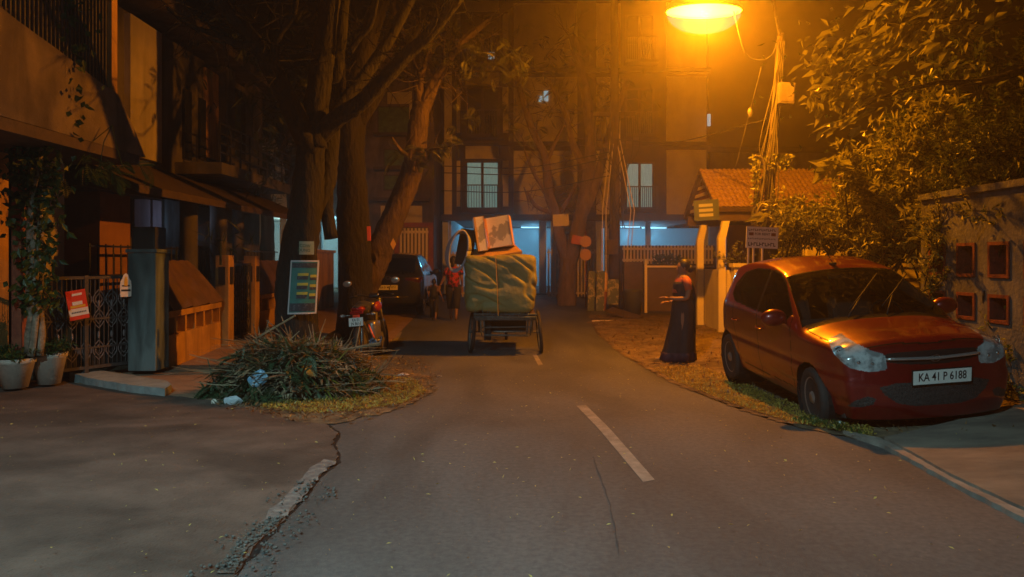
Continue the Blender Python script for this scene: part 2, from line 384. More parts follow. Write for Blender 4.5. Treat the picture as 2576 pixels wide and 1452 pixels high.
# right-hand concrete ramp with a pale kerb line
ramp = [G(2130, 1096), G(2260, 1112), G(2400, 1072), G(2510, 1036), (6.5, 7.2), (9.5, 5.0), (9.5, 0.0), (3.2, 0.0), (3.6, 3.2), G(2576, 1300), G(2400, 1208)]
rp_ = [G(2225, 1116), G(2400, 1074), G(2512, 1038), (6.4, 7.0), (6.8, 3.0), (3.05, 3.0), G(2576, 1300), G(2400, 1216)]
structure('concrete_ramp', sheet(rp_, 0.055, 0.4, thick=0.08, jag=0.004, seed=4), M['apron'])
kl = [G(2120, 1092), G(2215, 1112), G(2400, 1210), G(2576, 1296), (3.0, 3.0), (2.92, 3.0), G(2576, 1318), G(2390, 1222), G(2225, 1130), G(2140, 1101)]
structure('kerb_strip', sheet(kl, 0.035, 0.4, thick=0.05, jag=0.006, seed=6), M['kerb'])
single('stone_slab', sheet([G(175, 956), G(250, 950), G(330, 962), G(420, 978), G(432, 988), G(415, 1000), G(330, 990), G(230, 972)], 0.10, 0.4, thick=0.12, jag=0.008),
       M['slab'], 'pale bluish stone slab lying before the black iron gate', 'slab')

# ---------------------------------------------------------------- apartment block at the end of the street
Y0 = 28.0
ap = thing('apartment_block', 'cream and brown apartment block with blue-lit parking floor at the street end', 'building', (2.4, Y0, 0.2))
def XZ(px, py, Y=Y0): v = at(px, py, Y); return v.x, v.z
def pbox(mb, x0, y0, x1, y1, d0, d1, Y=Y0):
    """box covering the pixels x0..x1, y0..y1 at depth Y, from d0 in front to d1 behind"""
    a = XZ(x0, y1, Y); b = XZ(x1, y0, Y); return mb.box((a[0], Y - d0, a[1]), (b[0], Y + d1, b[1]))
m = MB(); xl, zt = XZ(1116, 548); xr = XZ(1782, 0)[0]
m.box((xl, Y0, 3.08), (xr, Y0 + 9, 14.5)); obj('upper_floors', m, M['brown_paint'], ap)
for k in range(3):
    o = -185 * k
    for a in ((1118, 362, 1137, 543), (1171, 358, 1255, 400), (1292, 380, 1452, 541), (1676, 378, 1776, 541), (1500, 380, 1560, 541),
              (1149, 405, 1158, 520), (1264, 405, 1279, 520)):
        m = MB(); pbox(m, a[0], a[1] + o, a[2], a[3] + o, 0.06, 0.0); obj('wall_panel', m, M['cream'], ap)
m = MB(); pbox(m, 1112, 541, 1786, 556, 0.35, 0.0)
for k in (1, 2): pbox(m, 1114, 545 - 185 * k, 1784, 553 - 185 * k, 0.22, 0)
obj('floor_slab', m, M['brown_paint'], ap)
CURT = mat('lit_curtain', (0.30, 0.42, 0.36), 0.9, emit=0.21, ecol=(0.42, 0.85, 0.75), c2=(0.15, 0.22, 0.2), scale=9, stretch=(6, 1, 0.3))
def apt_window(x0, y0, x1, y1, lit):
    m = MB(); pbox(m, x0, y0, x1, y0 + 4, 0.09, 0); pbox(m, x0, y1 - 4, x1, y1, 0.09, 0)
    cx = (x0 + x1) / 2
    for a in (x0, cx - 3, x1 - 5): pbox(m, a, y0 + 4.2, a + 5, y1 - 4.2, 0.09, 0)
    wf = obj('window_frame', m, M['darkwood'], ap)
    for a, b in ((x0 + 6, cx - 4), (cx + 3, x1 - 6)):
        p = MB(); pbox(p, a, y0 + 5, b, y1 - 5, 0.03, 0); obj('pane', p, CURT if lit else M['darkglass'], wf)
def apt_rail(x0, y0, x1, y1, k):
    m = MB(); s = XZ(x0, y1); e = XZ(x1, y0); yy = Y0 - 0.55
    m.box((s[0], Y0 - 0.6, s[1] - 0.12), (e[0], Y0, s[1])); r = obj('balcony_slab', m, M['brown_paint'], ap)
    m = MB(); m.box((s[0], yy - 0.02, e[1] - 0.04), (e[0], yy + 0.02, e[1])); n = 16
    for i in range(n + 1):
        x = s[0] + 0.02 + (e[0] - s[0] - 0.04) * i / n; m.box((x - 0.012, yy - 0.012, s[1]), (x + 0.012, yy + 0.012, e[1] - 0.04))
    for sx in (s[0] + 0.02, e[0] - 0.02):
        for j in range(1, 4): m.box((sx - 0.012, yy + j * 0.13, s[1]), (sx + 0.012, yy + j * 0.13 + 0.02, e[1]))
    obj('balcony_railing', m, M['iron_worn'], r)
for k in range(3):
    o = -185 * k
    apt_window(1170, 405 + o, 1258, 527 + o, k == 0); apt_rail(1161, 468 + o, 1266, 530 + o, k)
    apt_window(1572, 408 + o, 1646, 526 + o, k == 0); apt_rail(1570, 472 + o, 1650, 529 + o, k)
# a few small lit panes high up
LITP = mat('lit_pane', (0.5, 0.8, 0.9), 0.5, emit=0.38, ecol=(0.42, 0.85, 1.0))
for a in ((1228, 133, 1244, 152), (1355, 243, 1364, 257), (1368, 230, 1379, 256), (1779, 288, 1786, 318)):
    p = MB(); pbox(p, *a, 0.10, 0.0, Y=Y0 if a[0] < 1700 else Y0 - 0.5); obj('window_light', p, LITP, ap)
# parking floor
m = MB(); m.box((xl - 0.0, Y0 + 8.7, 0.2), (xr + 3.0, Y0 + 9, 3.08)); m.box((xl, Y0 + 0.4, 0.2), (xl + 0.25, Y0 + 8.7, 3.08))
m.box((xr + 2.8, Y0 + 0.4, 0.2), (xr + 3.0, Y0 + 8.7, 3.08)); obj('parking_wall', m, M['pale'], ap)
m = MB(); m.box((xl, Y0 + 0.02, 0.2), (xr, Y0 + 8.7, 0.24)); obj('parking_floor', m, M['concrete'], ap)
for (a, b, d) in ((1113, 1128, 0), (1358, 1376, 0.6), (1386, 1400, 0), (1500, 1514, 0), (1655, 1668, 2.5), (1768, 1782, 0), (1262, 1272, 5)):
    m = MB(); x0 = XZ(a, 0)[0]; x1 = XZ(b, 0)[0]; m.box((x0, Y0 + 0.02 + d, 0.24), (x1, Y0 + 0.27 + d, 3.08)); obj('parking_column', m, M['pale'], ap)
for (q0, q1) in ((1396, 1508), (1525, 1563)):
    m = MB(); m.box((XZ(q0, 0)[0], Y0 + .45, .24), (XZ(q1, 0)[0], Y0 + .6, 3.078)); obj('partition', m, M['stone'], ap)
TUBE = mat('tube_glow', (0.5, 0.85, 1), 0.5, emit=2.2, ecol=(0.40, 0.82, 1.0))
for (x, y) in ((-0.6, 33.5), (1.0, 34), (5.2, 33.5), (6.6, 34.5)):
    t = thing('tube_light', {-0.6: 'ceiling tube light in parking floor behind the hose loop', 1.0: 'ceiling tube light in parking floor behind the tall foam boxes',
              5.2: 'ceiling tube light in parking floor behind the dark pole', 6.6: 'ceiling tube light in parking floor nearest the gatehouse'}[x],
              'light', (x, y, 3.0), 'tube lights in the parking floor')
    p = MB(); p.box((x - 0.6, y - 0.03, 3.02), (x + 0.6, y + 0.03, 3.075)); obj('fitting', p, M['white'], t)
    p = MB(); p.box((x - 0.57, y - 0.02, 2.985), (x + 0.57, y + 0.02, 3.02)); obj('tube', p, TUBE, t)
    l = light('tube_lamp', 'POINT', (x, y, 2.6), 78.0, (0.16, 0.60, 1.0), 0.15)
m = MB()
rg = random.Random(4)
for i in range(18):
    for j in range(2):
        z = 0.2 + i * 0.165; x = XZ(1402, 0)[0] + j * 0.31 + (0.1 if i % 2 else 0)
        m.cbox((x + 0.12, Y0 - 0.05 - rg.random() * 0.03, z + 0.075), (0.29, 0.42, 0.15), (0, 0, 0), 0.015)
single('stone_clad_pillar', m, M['stone'], 'rough stone-clad pillar beneath the apartment block beside the forked tree', 'pillar')
# picket fences along the street front
def pickets(name, label, x0, x1, ytop, Y, n, group, lowz=None, mm='picket', frame=None):
    a = XZ(x0, ytop, Y); b = XZ(x1, ytop, Y); zb = lowz if lowz is not None else gz(a[0], Y)
    t = thing(name, label, 'fence' if 'gate' not in name else 'gate', ((a[0] + b[0]) / 2, Y, gz(a[0], Y)), group)
    m = MB()
    for i in range(n):
        x = a[0] + (b[0] - a[0]) * (i + 0.5) / n; wd = (b[0] - a[0]) / n * 0.27
        m.cbox((x, Y, (a[1] + zb) / 2), (2 * wd, 0.03, a[1] - zb - 0.05), bev=0.006)
    obj('pickets', m, M[mm], t); m = MB()
    m.box((a[0], Y + 0.018, a[1] - 0.18), (b[0], Y + 0.05, a[1] - 0.10)); m.box((a[0], Y + 0.018, zb + 0.12), (b[0], Y + 0.05, zb + 0.2))
    obj('rails', m, M[mm], t)
    if frame:
        m = MB(); f = frame
        m.box((a[0] - f, Y - 0.03, a[1]), (b[0] + f, Y + 0.05, a[1] + f)); m.box((a[0] - f, Y - 0.03, zb), (a[0], Y + 0.05, a[1]))
        m.box((b[0], Y - 0.03, zb), (b[0] + f, Y + 0.05, a[1])); obj('frame', m, M['terracotta'], t)
    return t
pickets('picket_fence', 'long pale picket fence before the blue-lit parking floor on the right', 1566, 1795, 616, 26.0, 27, 'pale picket fences', 1.35)
pickets('picket_fence', 'pale picket fence behind the forked tree and stone pillar', 1376, 1500, 625, 26.2, 15, 'pale picket fences')
pickets('picket_fence', 'pale picket fence beside the hose loop in front of the apartment block', 1128, 1200, 632, 26.2, 9, 'pale picket fences')
pickets('picket_gate', 'picket gate in a rust-red frame behind the black car', 1004, 1078, 572, 22.5, 8, None, None, 'picket', 0.14)
m = MB(); a = XZ(1560, 660, 26.1); b = XZ(1800, 660, 26.1); m.box((a[0], 26.06, 0.17), (b[0], 26.25, 1.40))
m.box((a[0], 26.12, 1.402), (b[0], 26.25, 2.02))
single('fence_base_wall', m, M['brown_paint'], 'low brown wall carrying the long pale picket fence', 'wall')

# ---------------------------------------------------------------- neighbours of the block
def facade(name, label, Y, x0, x1, top, depth, mm, zb=0.15):
    a = XZ(x0, 0, Y)[0]; b = XZ(x1, 0, Y)[0]
    t = thing(name, label, 'building', ((a + b) / 2, Y, 0.2)); return t, a, b
t, a, b = facade('netted_house', 'dark house with green netting in its windows behind the leaning trunk', 26.5, 905, 1092, 0, 6, 'brown_paint')
m = MB(); m.box((a, 26.5, 0.15), (b, 33, 9.0)); obj('wall', m, M['house'], t)
for q in ((950, 268, 1032, 337), (965, 375, 1026, 420), (965, 440, 1020, 480)):
    m = MB(); pbox(m, *q, 0.04, 0, 26.5); f = obj('window', m, M['darkwood'], t)
    m = MB(); pbox(m, q[0] + 3, q[1] + 3, q[2] - 3, q[3] - 3, 0.06, -0.02, 26.5); obj('netting', m, M['greennet'], f)
for q in ((945, 339, 1040, 345), (945, 424, 1040, 431), (945, 500, 1082, 508)):
    m = MB(); pbox(m, *q, 0.5, 0, 26.5); obj('ledge', m, M['darkwood'], t)
m = MB(); pbox(m, 958, 518, 1062, 562, 0.05, 0, 26.5); obj('lit_panel', m, M['cream'], t)
m = MB(); pbox(m, 1030, 230, 1036, 500, 0.05, 0, 26.5); pbox(m, 975, 233, 1030, 262, 0.05, 0, 26.5); obj('pilaster', m, M['cream'], t)
t, a, b = facade('far_house', 'unlit house with a pale lit porch far behind the thick tree trunk', 31.0, 545, 900, 0, 6, 'house')
m = MB(); m.box((a, 31, 3.35), (b, 38, 6.6)); m.box((a, 36, 0.15), (b, 38, 3.35)); m.box((a, 31.02, 0.15), (a + 0.3, 36, 3.35)); m.box((b - 0.3, 31.02, 0.15), (b, 36, 3.35)); obj('wall', m, M['pale'], t)
for x in (600, 660, 712, 800, 858):
    m = MB(); xx = XZ(x, 0, 31)[0]; m.box((xx - 0.14, 31.02, 0.15), (xx + 0.14, 31.3, 3.35)); obj('porch_column', m, M['pale'], t)
for i in range(3):
    m = MB(); pbox(m, 640 + i * 80, 380, 680 + i * 80, 440, 0.05, 0, 31); obj('window', m, M['darkglass'], t)
light('porch_lamp', 'POINT', (-9.8, 33.0, 3.0), 75.0, (0.55, 0.85, 0.75), 0.12)
light('porch_lamp_white', 'POINT', XZ(833, 0, 32.5)[0:1] + (32.5, 3.0), 90.0, (0.3, 0.75, 1.0), 0.12)
x, z = XZ(832, 556, 32.5); tt = thing('globe_lamp', 'glowing bluish globe lamp between the two thick trunks', 'lamp', (x, 32.5, z - 0.2))
m = MB(); m.ball((x, 32.5, z), 0.16); obj('globe', m, mat('globe_glow', (0.7, 0.95, 1), 0.5, emit=0.9, ecol=(0.5, 0.9, 1.0)), tt, True)
m = MB(); m.tube([(x, 32.5, z + 0.15), (x, 32.5, 3.34)], 0.015); obj('stem', m, M['iron'], tt)
m = MB(); a = XZ(1786, 385, 36); b = XZ(2150, 385, 36); m.box((a[0], 36, 0.15), (b[0], 44, a[1]))
t = thing('low_block', 'dim flat-topped block beyond the tiled gatehouse roof', 'building', ((a[0] + b[0]) / 2, 36, 0.2)); obj('wall', m, M['house'], t)
m = MB(); m.box((a[0] - 0.2, 35.8, a[1]), (b[0], 44, a[1] + 0.25)); obj('parapet', m, M['brown_paint'], t)
for i in range(3):
    m = MB(); pbox(m, 1830 + 80 * i, 425, 1870 + 80 * i, 480, 0.05, 0, 36); obj('window', m, M['darkglass'], t)

# ---------------------------------------------------------------- nearest house on the left (sloped balcony over a car port)
h1 = thing('corner_house', 'nearest house on the left with tapering balcony over a dark car port', 'house', (-7.0, 9.5, 0))
XF = -5.3
def yz(px, py): Y = XF * F / (px - 1288); return Y, EYE - (py - HZ) / F * Y
pl = [(XF, *yz(*p)) for p in ((64, 308), (366, 396), (340, 330), (300, 240), (250, 205), (150, 128), (45, 52), (20, 40))]
pl = [(XF, 7.6, 3.0)] + pl[1:-1] + [(XF, 7.6, 4.15)]
m = MB(); m.poly(pl, (-0.16, 0, 0)); obj('balcony_parapet', m, M['house'], h1)
m = MB(); m.box((-9.5, 6.5, 2.86), (XF - 0.01, 10.6, 2.995)); obj('balcony_floor', m, M['darkwood'], h1)
m = MB()
for i in range(30):
    y = 7.65 + i * 0.078; zt_ = 4.12 - (y - 7.6) * 0.17
    m.box((XF - 0.10, y, zt_ - 0.1), (XF - 0.075, y + 0.022, 5.25))
m.box((XF - 0.115, 7.6, 5.25), (XF - 0.06, 9.9, 5.30)); obj('balcony_railing', m, M['iron_worn'], h1)
m = MB(); m.box((XF - 0.2, 9.88, 3.7), (XF - 0.02, 10.02, 7.5)); obj('corner_column', m, M['ochre'], h1)
m = MB(); m.box((-9.6, 6.4, 0.0), (-9.4, 16, 7.5)); m.box((-9.4, 10.65, 3.0), (-6.9, 10.85, 7.5)); obj('back_wall', m, M['house'], h1)
m = MB(); m.box((-8.6, 6.5, 3.0), (-8.4, 10.65, 6.8)); obj('upper_wall', m, M['house_b'], h1)
m = MB(); m.box((-6.42, 9.96, 0), (-6.3, 10.46, 2.86)); obj('porch_pier', m, M['lilac'], h1)
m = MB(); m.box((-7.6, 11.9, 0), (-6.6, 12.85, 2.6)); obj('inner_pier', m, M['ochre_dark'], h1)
m = MB(); m.box((-9.4, 10.9, 2.6), (-6.3, 13.4, 2.85)); obj('car_port_slab', m, M['darkwood'], h1)
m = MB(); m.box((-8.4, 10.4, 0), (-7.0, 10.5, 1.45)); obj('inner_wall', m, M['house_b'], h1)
# neighbour's ochre wall at the very left edge
m = MB(); m.box((-7.2, 5.5, 0), (-6.42, 9.48, 6.5))
single('ochre_wall', m, M['ochre'], 'tall ochre wall at the left edge behind the potted plants', 'wall')

# ---------------------------------------------------------------- second house
h2 = thing('brown_house', 'two-storey brown house with balcony and dark canopy behind the left wall', 'house', (-8, 17, 0))
XH = -7.2
m = MB(); m.box((XH - 4, 13.4, 0), (XH, 21.2, 6.15)); obj('wall', m, M['house_b'], h2)
rf = [(XH + 0.55, 12.6, 6.5), (XH + 0.55, 21.6, 6.2), (XH + 0.55, 21.6, 6.42), (XH + 0.55, 12.6, 6.75)]
m = MB(); m.poly(rf, (-5, 0, 0)); obj('roof_slab', m, M['house'], h2)
def hb(mb, px0, py0, px1, py1, dx, X=XH, skew=0):
    y0 = X * F / (px0 - 1288); y1 = X * F / (px1 - 1288); ym = (y0 + y1) / 2
    za = EYE - (py1 - HZ) / F * ym; zb = EYE - (py0 - HZ) / F * ym; return mb.box((X, y0, za), (X + dx, y1, zb))
m = MB(); hb(m, 312, 60, 392, 400, 0.12); obj('light_panel', m, M['lilac'], h2)
for q in ((546, 175, 570, 412), (616, 215, 640, 418)):
    m = MB(); hb(m, *q, 0.22); obj('pilaster', m, M['house_b'], h2)
for q in ((458, 228, 476, 402), (498, 250, 512, 402), (572, 225, 612, 395)):
    m = MB(); hb(m, *q, 0.06); obj('window', m, M['darkglass'], h2)
m = MB(); hb(m, 512, 180, 545, 400, 0.05); obj('lit_wall_strip', m, M['ochre'], h2)
y0 = XH * F / (440 - 1288); y1 = XH * F / (640 - 1288)
m = MB(); m.box((XH + 0.003, y0, 3.35), (XH + 1.0, y1, 3.6)); sl = obj('balcony_slab', m, M['house_b'], h2)
m = MB()
for z in (3.8, 4.0, 4.2, 4.42): m.box((XH + 0.94, y0, z), (XH + 0.97, y1, z + 0.035))
for i in range(9): yy = y0 + (y1 - y0) * i / 8; m.box((XH + 0.935, yy - 0.02, 3.6), (XH + 0.975, yy + 0.02, 4.47))
obj('balcony_railing', m, M['iron'], sl)
cp = [(XH + 0.005, 10.95, 3.35), (-5.5, 10.95, 2.62), (-5.5, 10.95, 2.50), (XH + 0.005, 10.95, 3.15)]
m = MB(); m.poly(cp, (0, 10.0, 0)); obj('canopy', m, M['darkwood'], h2)
for (px, r) in ((475, 0.16), (550, 0.17), (600, 0.13)):
    Y = -6.1 * F / (px - 1288); m = MB(); m.lathe([(r * 1.2, 0), (r * 1.2, 0.2), (r, 0.25), (r, 2.6), (r * 1.2, 2.68)], Matrix.Translation((-6.1, Y, 0)), 16); obj('porch_column', m, M['house_b'], h2, True)
for q, mm in (((332, 500, 372, 640), 'lilac'), ((378, 505, 400, 640), 'lilac'), ((408, 505, 452, 640), 'bluegrey')):
    m = MB(); hb(m, *q, 0.05); obj('porch_panel', m, M[mm], h2)
m = MB(); hb(m, 492, 520, 530, 620, 0.05); obj('porch_window', m, M['darkglass'], h2)
light('porch_bulb', 'POINT', (-6.6, 15.2, 2.3), 2.2, (0.55, 0.7, 1.0), 0.05)

# ---------------------------------------------------------------- boundary walls, gates on the left
def WL(Y):                                    # x of the wall line
    return -4.95 - 0.09 * (Y - 10.2) if Y < 16 else -5.47
p0 = (-5.32, 10.15)
m = MB(); m.cbox((-5.08, 10.40, 0.79), (0.38, 0.40, 1.62), bev=0.012); m.cbox((-5.08, 10.40, 1.63), (0.43, 0.45, 0.05), bev=0.01)
single('gate_pillar', m, M['bluegrey'], 'thick blue-grey pillar at the right end of the iron gate', 'pillar')
m = MB(); m.cbox((-5.15, 10.55, 1.80), (0.34, 0.34, 0.34), bev=0.03)
single('lamp_box', m, M['black'], 'black box lamp standing on the blue-grey gate pillar', 'lamp box')
def wallrun(name, label, ya, yb, tarp_label):
    t = thing(name, label, 'wall', (WL((ya + yb) / 2), (ya + yb) / 2, -0.05), 'low boundary walls on the left')
    d = Vector((WL(yb) - WL(ya), yb - ya, 0)); L = d.length; d.normalize(); n = Vector((d.y, -d.x, 0))
    A = Vector((WL(ya), ya, 0)); Mx = Matrix(((d.x, n.x, 0, A.x), (d.y, n.y, 0, A.y), (0, 0, 1, -0.1), (0, 0, 0, 1)))
    m = MB(); m.box((0, -0.14, 0), (L, 0, 0.50), Mx); m.box((0, -0.14, 0.76), (L, 0.02, 0.85), Mx)
    k = max(3, int(L / 0.42))
    for i in range(k + 1):
        x = L * i / k; m.box((max(0, x - 0.04), -0.13, 0.50), (min(L, x + 0.04), -0.01, 0.76), Mx)
    obj('balustrade', m, M['ochre'], t)
    m = MB(); m.box((0, -0.30, 0), (L, -0.17, 1.0), Mx); obj('rear_panel', m, M['lilac'], t)
    tp = MB(); nx, nz = 22, 10
    for j in range(nz + 1):
        for i in range(nx + 1):
            u = i / nx; v = j / nz; sag = 0.03 * math.sin(u * 19 + v * 2) * v + 0.015 * math.sin(u * 37 + 1)
            tp.v.append(tuple(Mx @ Vector((L * (0.02 + u * (0.80 + 0.16 * v)), -0.42 + 0.45 * v + sag, 1.60 - 0.72 * v ** 1.15 + sag * 0.5))))
    for j in range(nz):
        for i in range(nx): q = j * (nx + 1) + i; tp.f.append((q, q + 1, q + nx + 2, q + nx + 1))
    k0 = len(tp.v); tp.v += [(v[0] + 0.01, v[1], v[2] - 0.012) for v in tp.v]; tp.f += [tuple(q + k0 for q in f)[::-1] for f in tp.f]
    single('tarpaulin', tp, M_TARP, tarp_label, 'tarpaulin', 'brown sheets over the walls', True)
    return t
M_TARP = mat('brown_sheet', (0.16, 0.09, 0.06), 0.6, (0.10, 0.06, 0.04), 4, 0.01, 18)
wallrun('boundary_wall', 'ochre balustrade wall between the blue-grey pillar and narrow gate', 10.72, 13.35, 'brown sheet sloping over the wall right of the blue-grey pillar')
wallrun('boundary_wall', 'ochre balustrade wall between narrow gate and big tree', 15.75, 19.4, 'brown sheet sloping over the wall behind the big tree')
for (Y, lb) in ((13.6, 'slim ochre gate post nearer the camera with a dark letter plate'), (15.5, 'slim ochre gate post farther along the wall with a dark letter plate')):
    t = thing('gate_post', lb, 'gate post', (WL(Y), Y, -0.05), 'slim ochre gate posts')
    m = MB(); m.cbox((WL(Y), Y, 0.76), (0.24, 0.26, 1.66), bev=0.01); obj('post', m, M['ochre'], t)
    m = MB(); m.cbox((WL(Y) + 0.125, Y, 1.22), (0.02, 0.15, 0.32)); m.cbox((WL(Y), Y - 0.135, 1.22), (0.12, 0.02, 0.32)); obj('name_plate', m, M['ink'], t)
def curl(mb, Mx, x, z, s, r=0.006):
    for sg in (-1, 1):
        pts = [Mx @ Vector((x + sg * s * 0.5 * math.sin(q * math.pi / 5), 0, z + s * (q / 5 - 0.5) * 1.6)) for q in range(6)]
        mb.tube(pts, r, 5)
def iron_gate(name, label, A, B, zb, zt, n, motif=True):
    A = Vector(A); B = Vector(B); d = (B - A); L = d.length; d.normalize()
    Mx = Matrix(((d.x, -d.y, 0, A.x), (d.y, d.x, 0, A.y), (0, 0, 1, 0), (0, 0, 0, 1)))
    t = thing(name, label, 'gate', ((A.x + B.x) / 2, (A.y + B.y) / 2, zb))
    m = MB()
    for z in (zb + 0.08, zt - 0.03): m.box((0, -0.02, z - 0.02), (L, 0.02, z + 0.02), Mx)
    for z in (zb + 0.34, zb + 0.72): m.box((0, -0.012, z - 0.012), (L, 0.012, z + 0.012), Mx)
    for x in (0, L / 2, L): m.box((x - 0.025, -0.025, zb), (x + 0.025, 0.025, zt), Mx)
    obj('frame', m, M['iron_worn'], t)
    m = MB()
    for i in range(1, n):
        x = L * i / n
        m.tube([Mx @ Vector((x, 0, zb + 0.08)), Mx @ Vector((x, 0, zt - 0.03))], 0.007, 5)
    obj('bars', m, M['iron_worn'], t)
    if motif:
        m = MB(); k = 7
        for i in range(k):
            x = L * (i + 0.5) / k
            for z in (zb + 0.30, zb + 0.72, zt - 0.32): curl(m, Mx, x, z, 0.16); curl(m, Mx, x, z, 0.09, 0.005)
            for z in (zb + 0.50, zb + 0.92): m.ball(Mx @ Vector((x, 0, z)), (0.016, 0.016, 0.05), 6, 5)
        obj('scrollwork', m, mat('worn_paint', (0.19, 0.16, 0.165), 0.6), t)
        m = MB(); m.box((0.02, 0.03, zb + 0.05), (L - 0.02, 0.045, zb + 0.34), Mx); obj('kick_sheet', m, M['black'], t)
    return t, Mx, L
gt, GM, GL = iron_gate('iron_gate', 'black wrought-iron gate with scrolls, two signs hung on it', (-5.95, 9.30, 0), (-5.32, 10.35, 0), 0.0, 1.30, 20)
iron_gate('narrow_gate', 'narrow dark iron gate between the two slim ochre posts', (WL(13.75), 13.75, 0), (WL(15.35), 15.35, 0), -0.05, 1.45, 10)
# signs on the gate
def hung_board(name, label, cpx, cpy, Y, w_, h_, tilt, mm, X=None):
    c = at(cpx, cpy, Y); yaw = -R(71) + R(14)
    xd = Vector((math.cos(R(50)), math.sin(R(50)), 0)); up = Vector((0, 0, 1))
    x2 = (xd * math.cos(tilt) + up * math.sin(tilt)); u2 = (up * math.cos(tilt) - xd * math.sin(tilt))
    t = thing(name, label, 'sign', c); Mx = basis(c, x2, u2)
    m = MB(); m.box((-w_ / 2, -h_ / 2, -0.004), (w_ / 2, h_ / 2, 0.004), Mx); obj('board', m, mm, t)
    return t, Mx
RED = mat('sign_red', (0.72, 0.05, 0.02), 0.5); WHT = mat('sign_white', (0.78, 0.72, 0.66), 0.5); YEL = mat('sign_yellow', (0.75, 0.42, 0.03), 0.5)
t, Mx = hung_board('red_sign', 'red and white notice hanging crooked on the iron gate', 195, 767, 9.58, 0.235, 0.38, R(9), RED)
m = MB(); m.box((-0.116, -0.14, 0.0045), (0.116, -0.045, 0.007), Mx); obj('white_band', m, WHT, t)
m = MB(); m.box((-0.05, 0.12, 0.0045), (0.07, 0.15, 0.007), Mx); m.box((-0.06, 0.0, 0.0045), (0.06, 0.045, 0.007), Mx); obj('lettering', m, WHT, t)
m = MB(); m.box((-0.09, -0.035, 0.0045), (0.09, -0.005, 0.007), Mx); obj('yellow_band', m, YEL, t)
m = MB()
for i in range(9): m.box((-0.085 + i * 0.02, -0.105, 0.0072), (-0.073 + i * 0.02, -0.085, 0.009), Mx)
obj('small_print', m, M['ink'], t)
c = at(316, 719, 10.12); xd = Vector((0.64, 0.77, 0)); t = thing('white_plaque', 'cream shield-shaped plaque with a yellow emblem, on the iron gate beside the pillar', 'plaque', c); Mx = basis(c, xd, (0, 0, 1))
prof = [(-.075, -.02), (-.07, .06), (-.045, .10), (-.03, .15), (0, .17), (.03, .15), (.045, .10), (.07, .06), (.075, -.02), (.07, -.15), (-.07, -.15)]
m = MB(); m.poly([Mx @ Vector((x, y, 0)) for x, y in prof], Mx.to_3x3() @ Vector((0, 0, 0.008))); obj('board', m, WHT, t)
m = MB(); m.poly([Mx @ Vector((x * 0.3, y * 0.4 + 0.06, 0.0085)) for x, y in prof], Mx.to_3x3() @ Vector((0, 0, 0.003))); obj('emblem', m, YEL, t)
m = MB(); m.box((-0.05, -0.01, 0.0085), (0.05, 0.01, 0.011), Mx); obj('lettering', m, M['ink'], t); m = MB(); m.box((-0.06, -0.075, 0.0085), (0.06, -0.05, 0.011), Mx); obj('lettering', m, M['ink'], t)
# railing on the wall in front of the brown house
m = MB()
for i in range(40):
    y = 11.0 + i * 0.22; m.tube([(-6.25, y, 0.9), (-6.25, y, 1.75)], 0.012, 5)
for z in (1.25, 1.70): m.box((-6.27, 11, z), (-6.23, 19.8, z + 0.03))
single('garden_railing', m, M['iron'], 'thin black railing running before the brown house porch', 'railing')
m = MB(); m.box((-6.4, 11, -0.1), (-6.1, 19.8, 0.9)); single('garden_wall', m, M['darkwood'], 'dark garden wall beneath the thin black railing', 'wall')
# ochre wall past the big tree
m = MB(); m.box((-5.7, 19.9, 0), (-5.42, 22.6, 1.72)); m.box((-5.76, 19.85, 1.722), (-5.36, 22.65, 1.80))
single('end_wall', m, M['ochre'], 'ochre wall seen between the big trunk and dark trunk', 'wall')
# ---------------------------------------------------------------- cars: dense shell, sorted into body, glass, lamps, trim
M['red_paint'] = mat('red_paint', (0.20, 0.007, 0.008), 0.34, metal=0.3, coat=1.0, c2=(0.17, 0.006, 0.007), scale=20)
M['black_paint'] = mat('black_paint', (0.012, 0.012, 0.014), 0.30, metal=0.2, coat=1.0, c2=(0.016, 0.016, 0.018), scale=20)
M['trim'] = mat('trim', (0.010, 0.010, 0.011), 0.6, spec=.25)
M['dark_lens'] = mat('dark_lens', (0.06, 0.006, 0.006), 0.12, coat=1.0)
M['cloth'] = mat('seat_cloth', (0.035, 0.033, 0.032), 0.9)
M['lens_glass'] = glass('lens_glass', (.90, .93, .95), .05, .03)
M['satin'] = mat('satin_chrome', (.80, .82, .85), .28, metal=.85)
M['car_glass'] = glass('car_glass', (0.80, 0.82, 0.80), 0.04)
M['dark_glass'] = glass('dark_glass', (0.10, 0.11, 0.11), 0.06)
M['red_lens'] = mat('red_lens', (0.40, 0.01, 0.01), 0.15, c2=(0.15, 0.004, 0.004), scale=60, coat=1.0)
M['lamp_lens'] = mat('lamp_lens', (0.50, 0.58, 0.64), 0.16, c2=(0.10, 0.12, 0.13), scale=26, metal=0.45, bump=0.02, bscale=38, coat=1.0, mixlo=0.42, mixhi=0.58)
M['mesh_grille'] = mat('mesh_grille', (0.010, 0.010, 0.011), 0.5, (0.045, 0.047, 0.05), 70, 0.006, 90)
M['alloy'] = mat('hubcap', (0.32, 0.31, 0.30), 0.4, (0.22, 0.21, 0.2), 10, metal=0.6)
def ss(a, b, x): t = np.clip((x - a) / (b - a), 0, 1); return t * t * (3 - 2 * t)
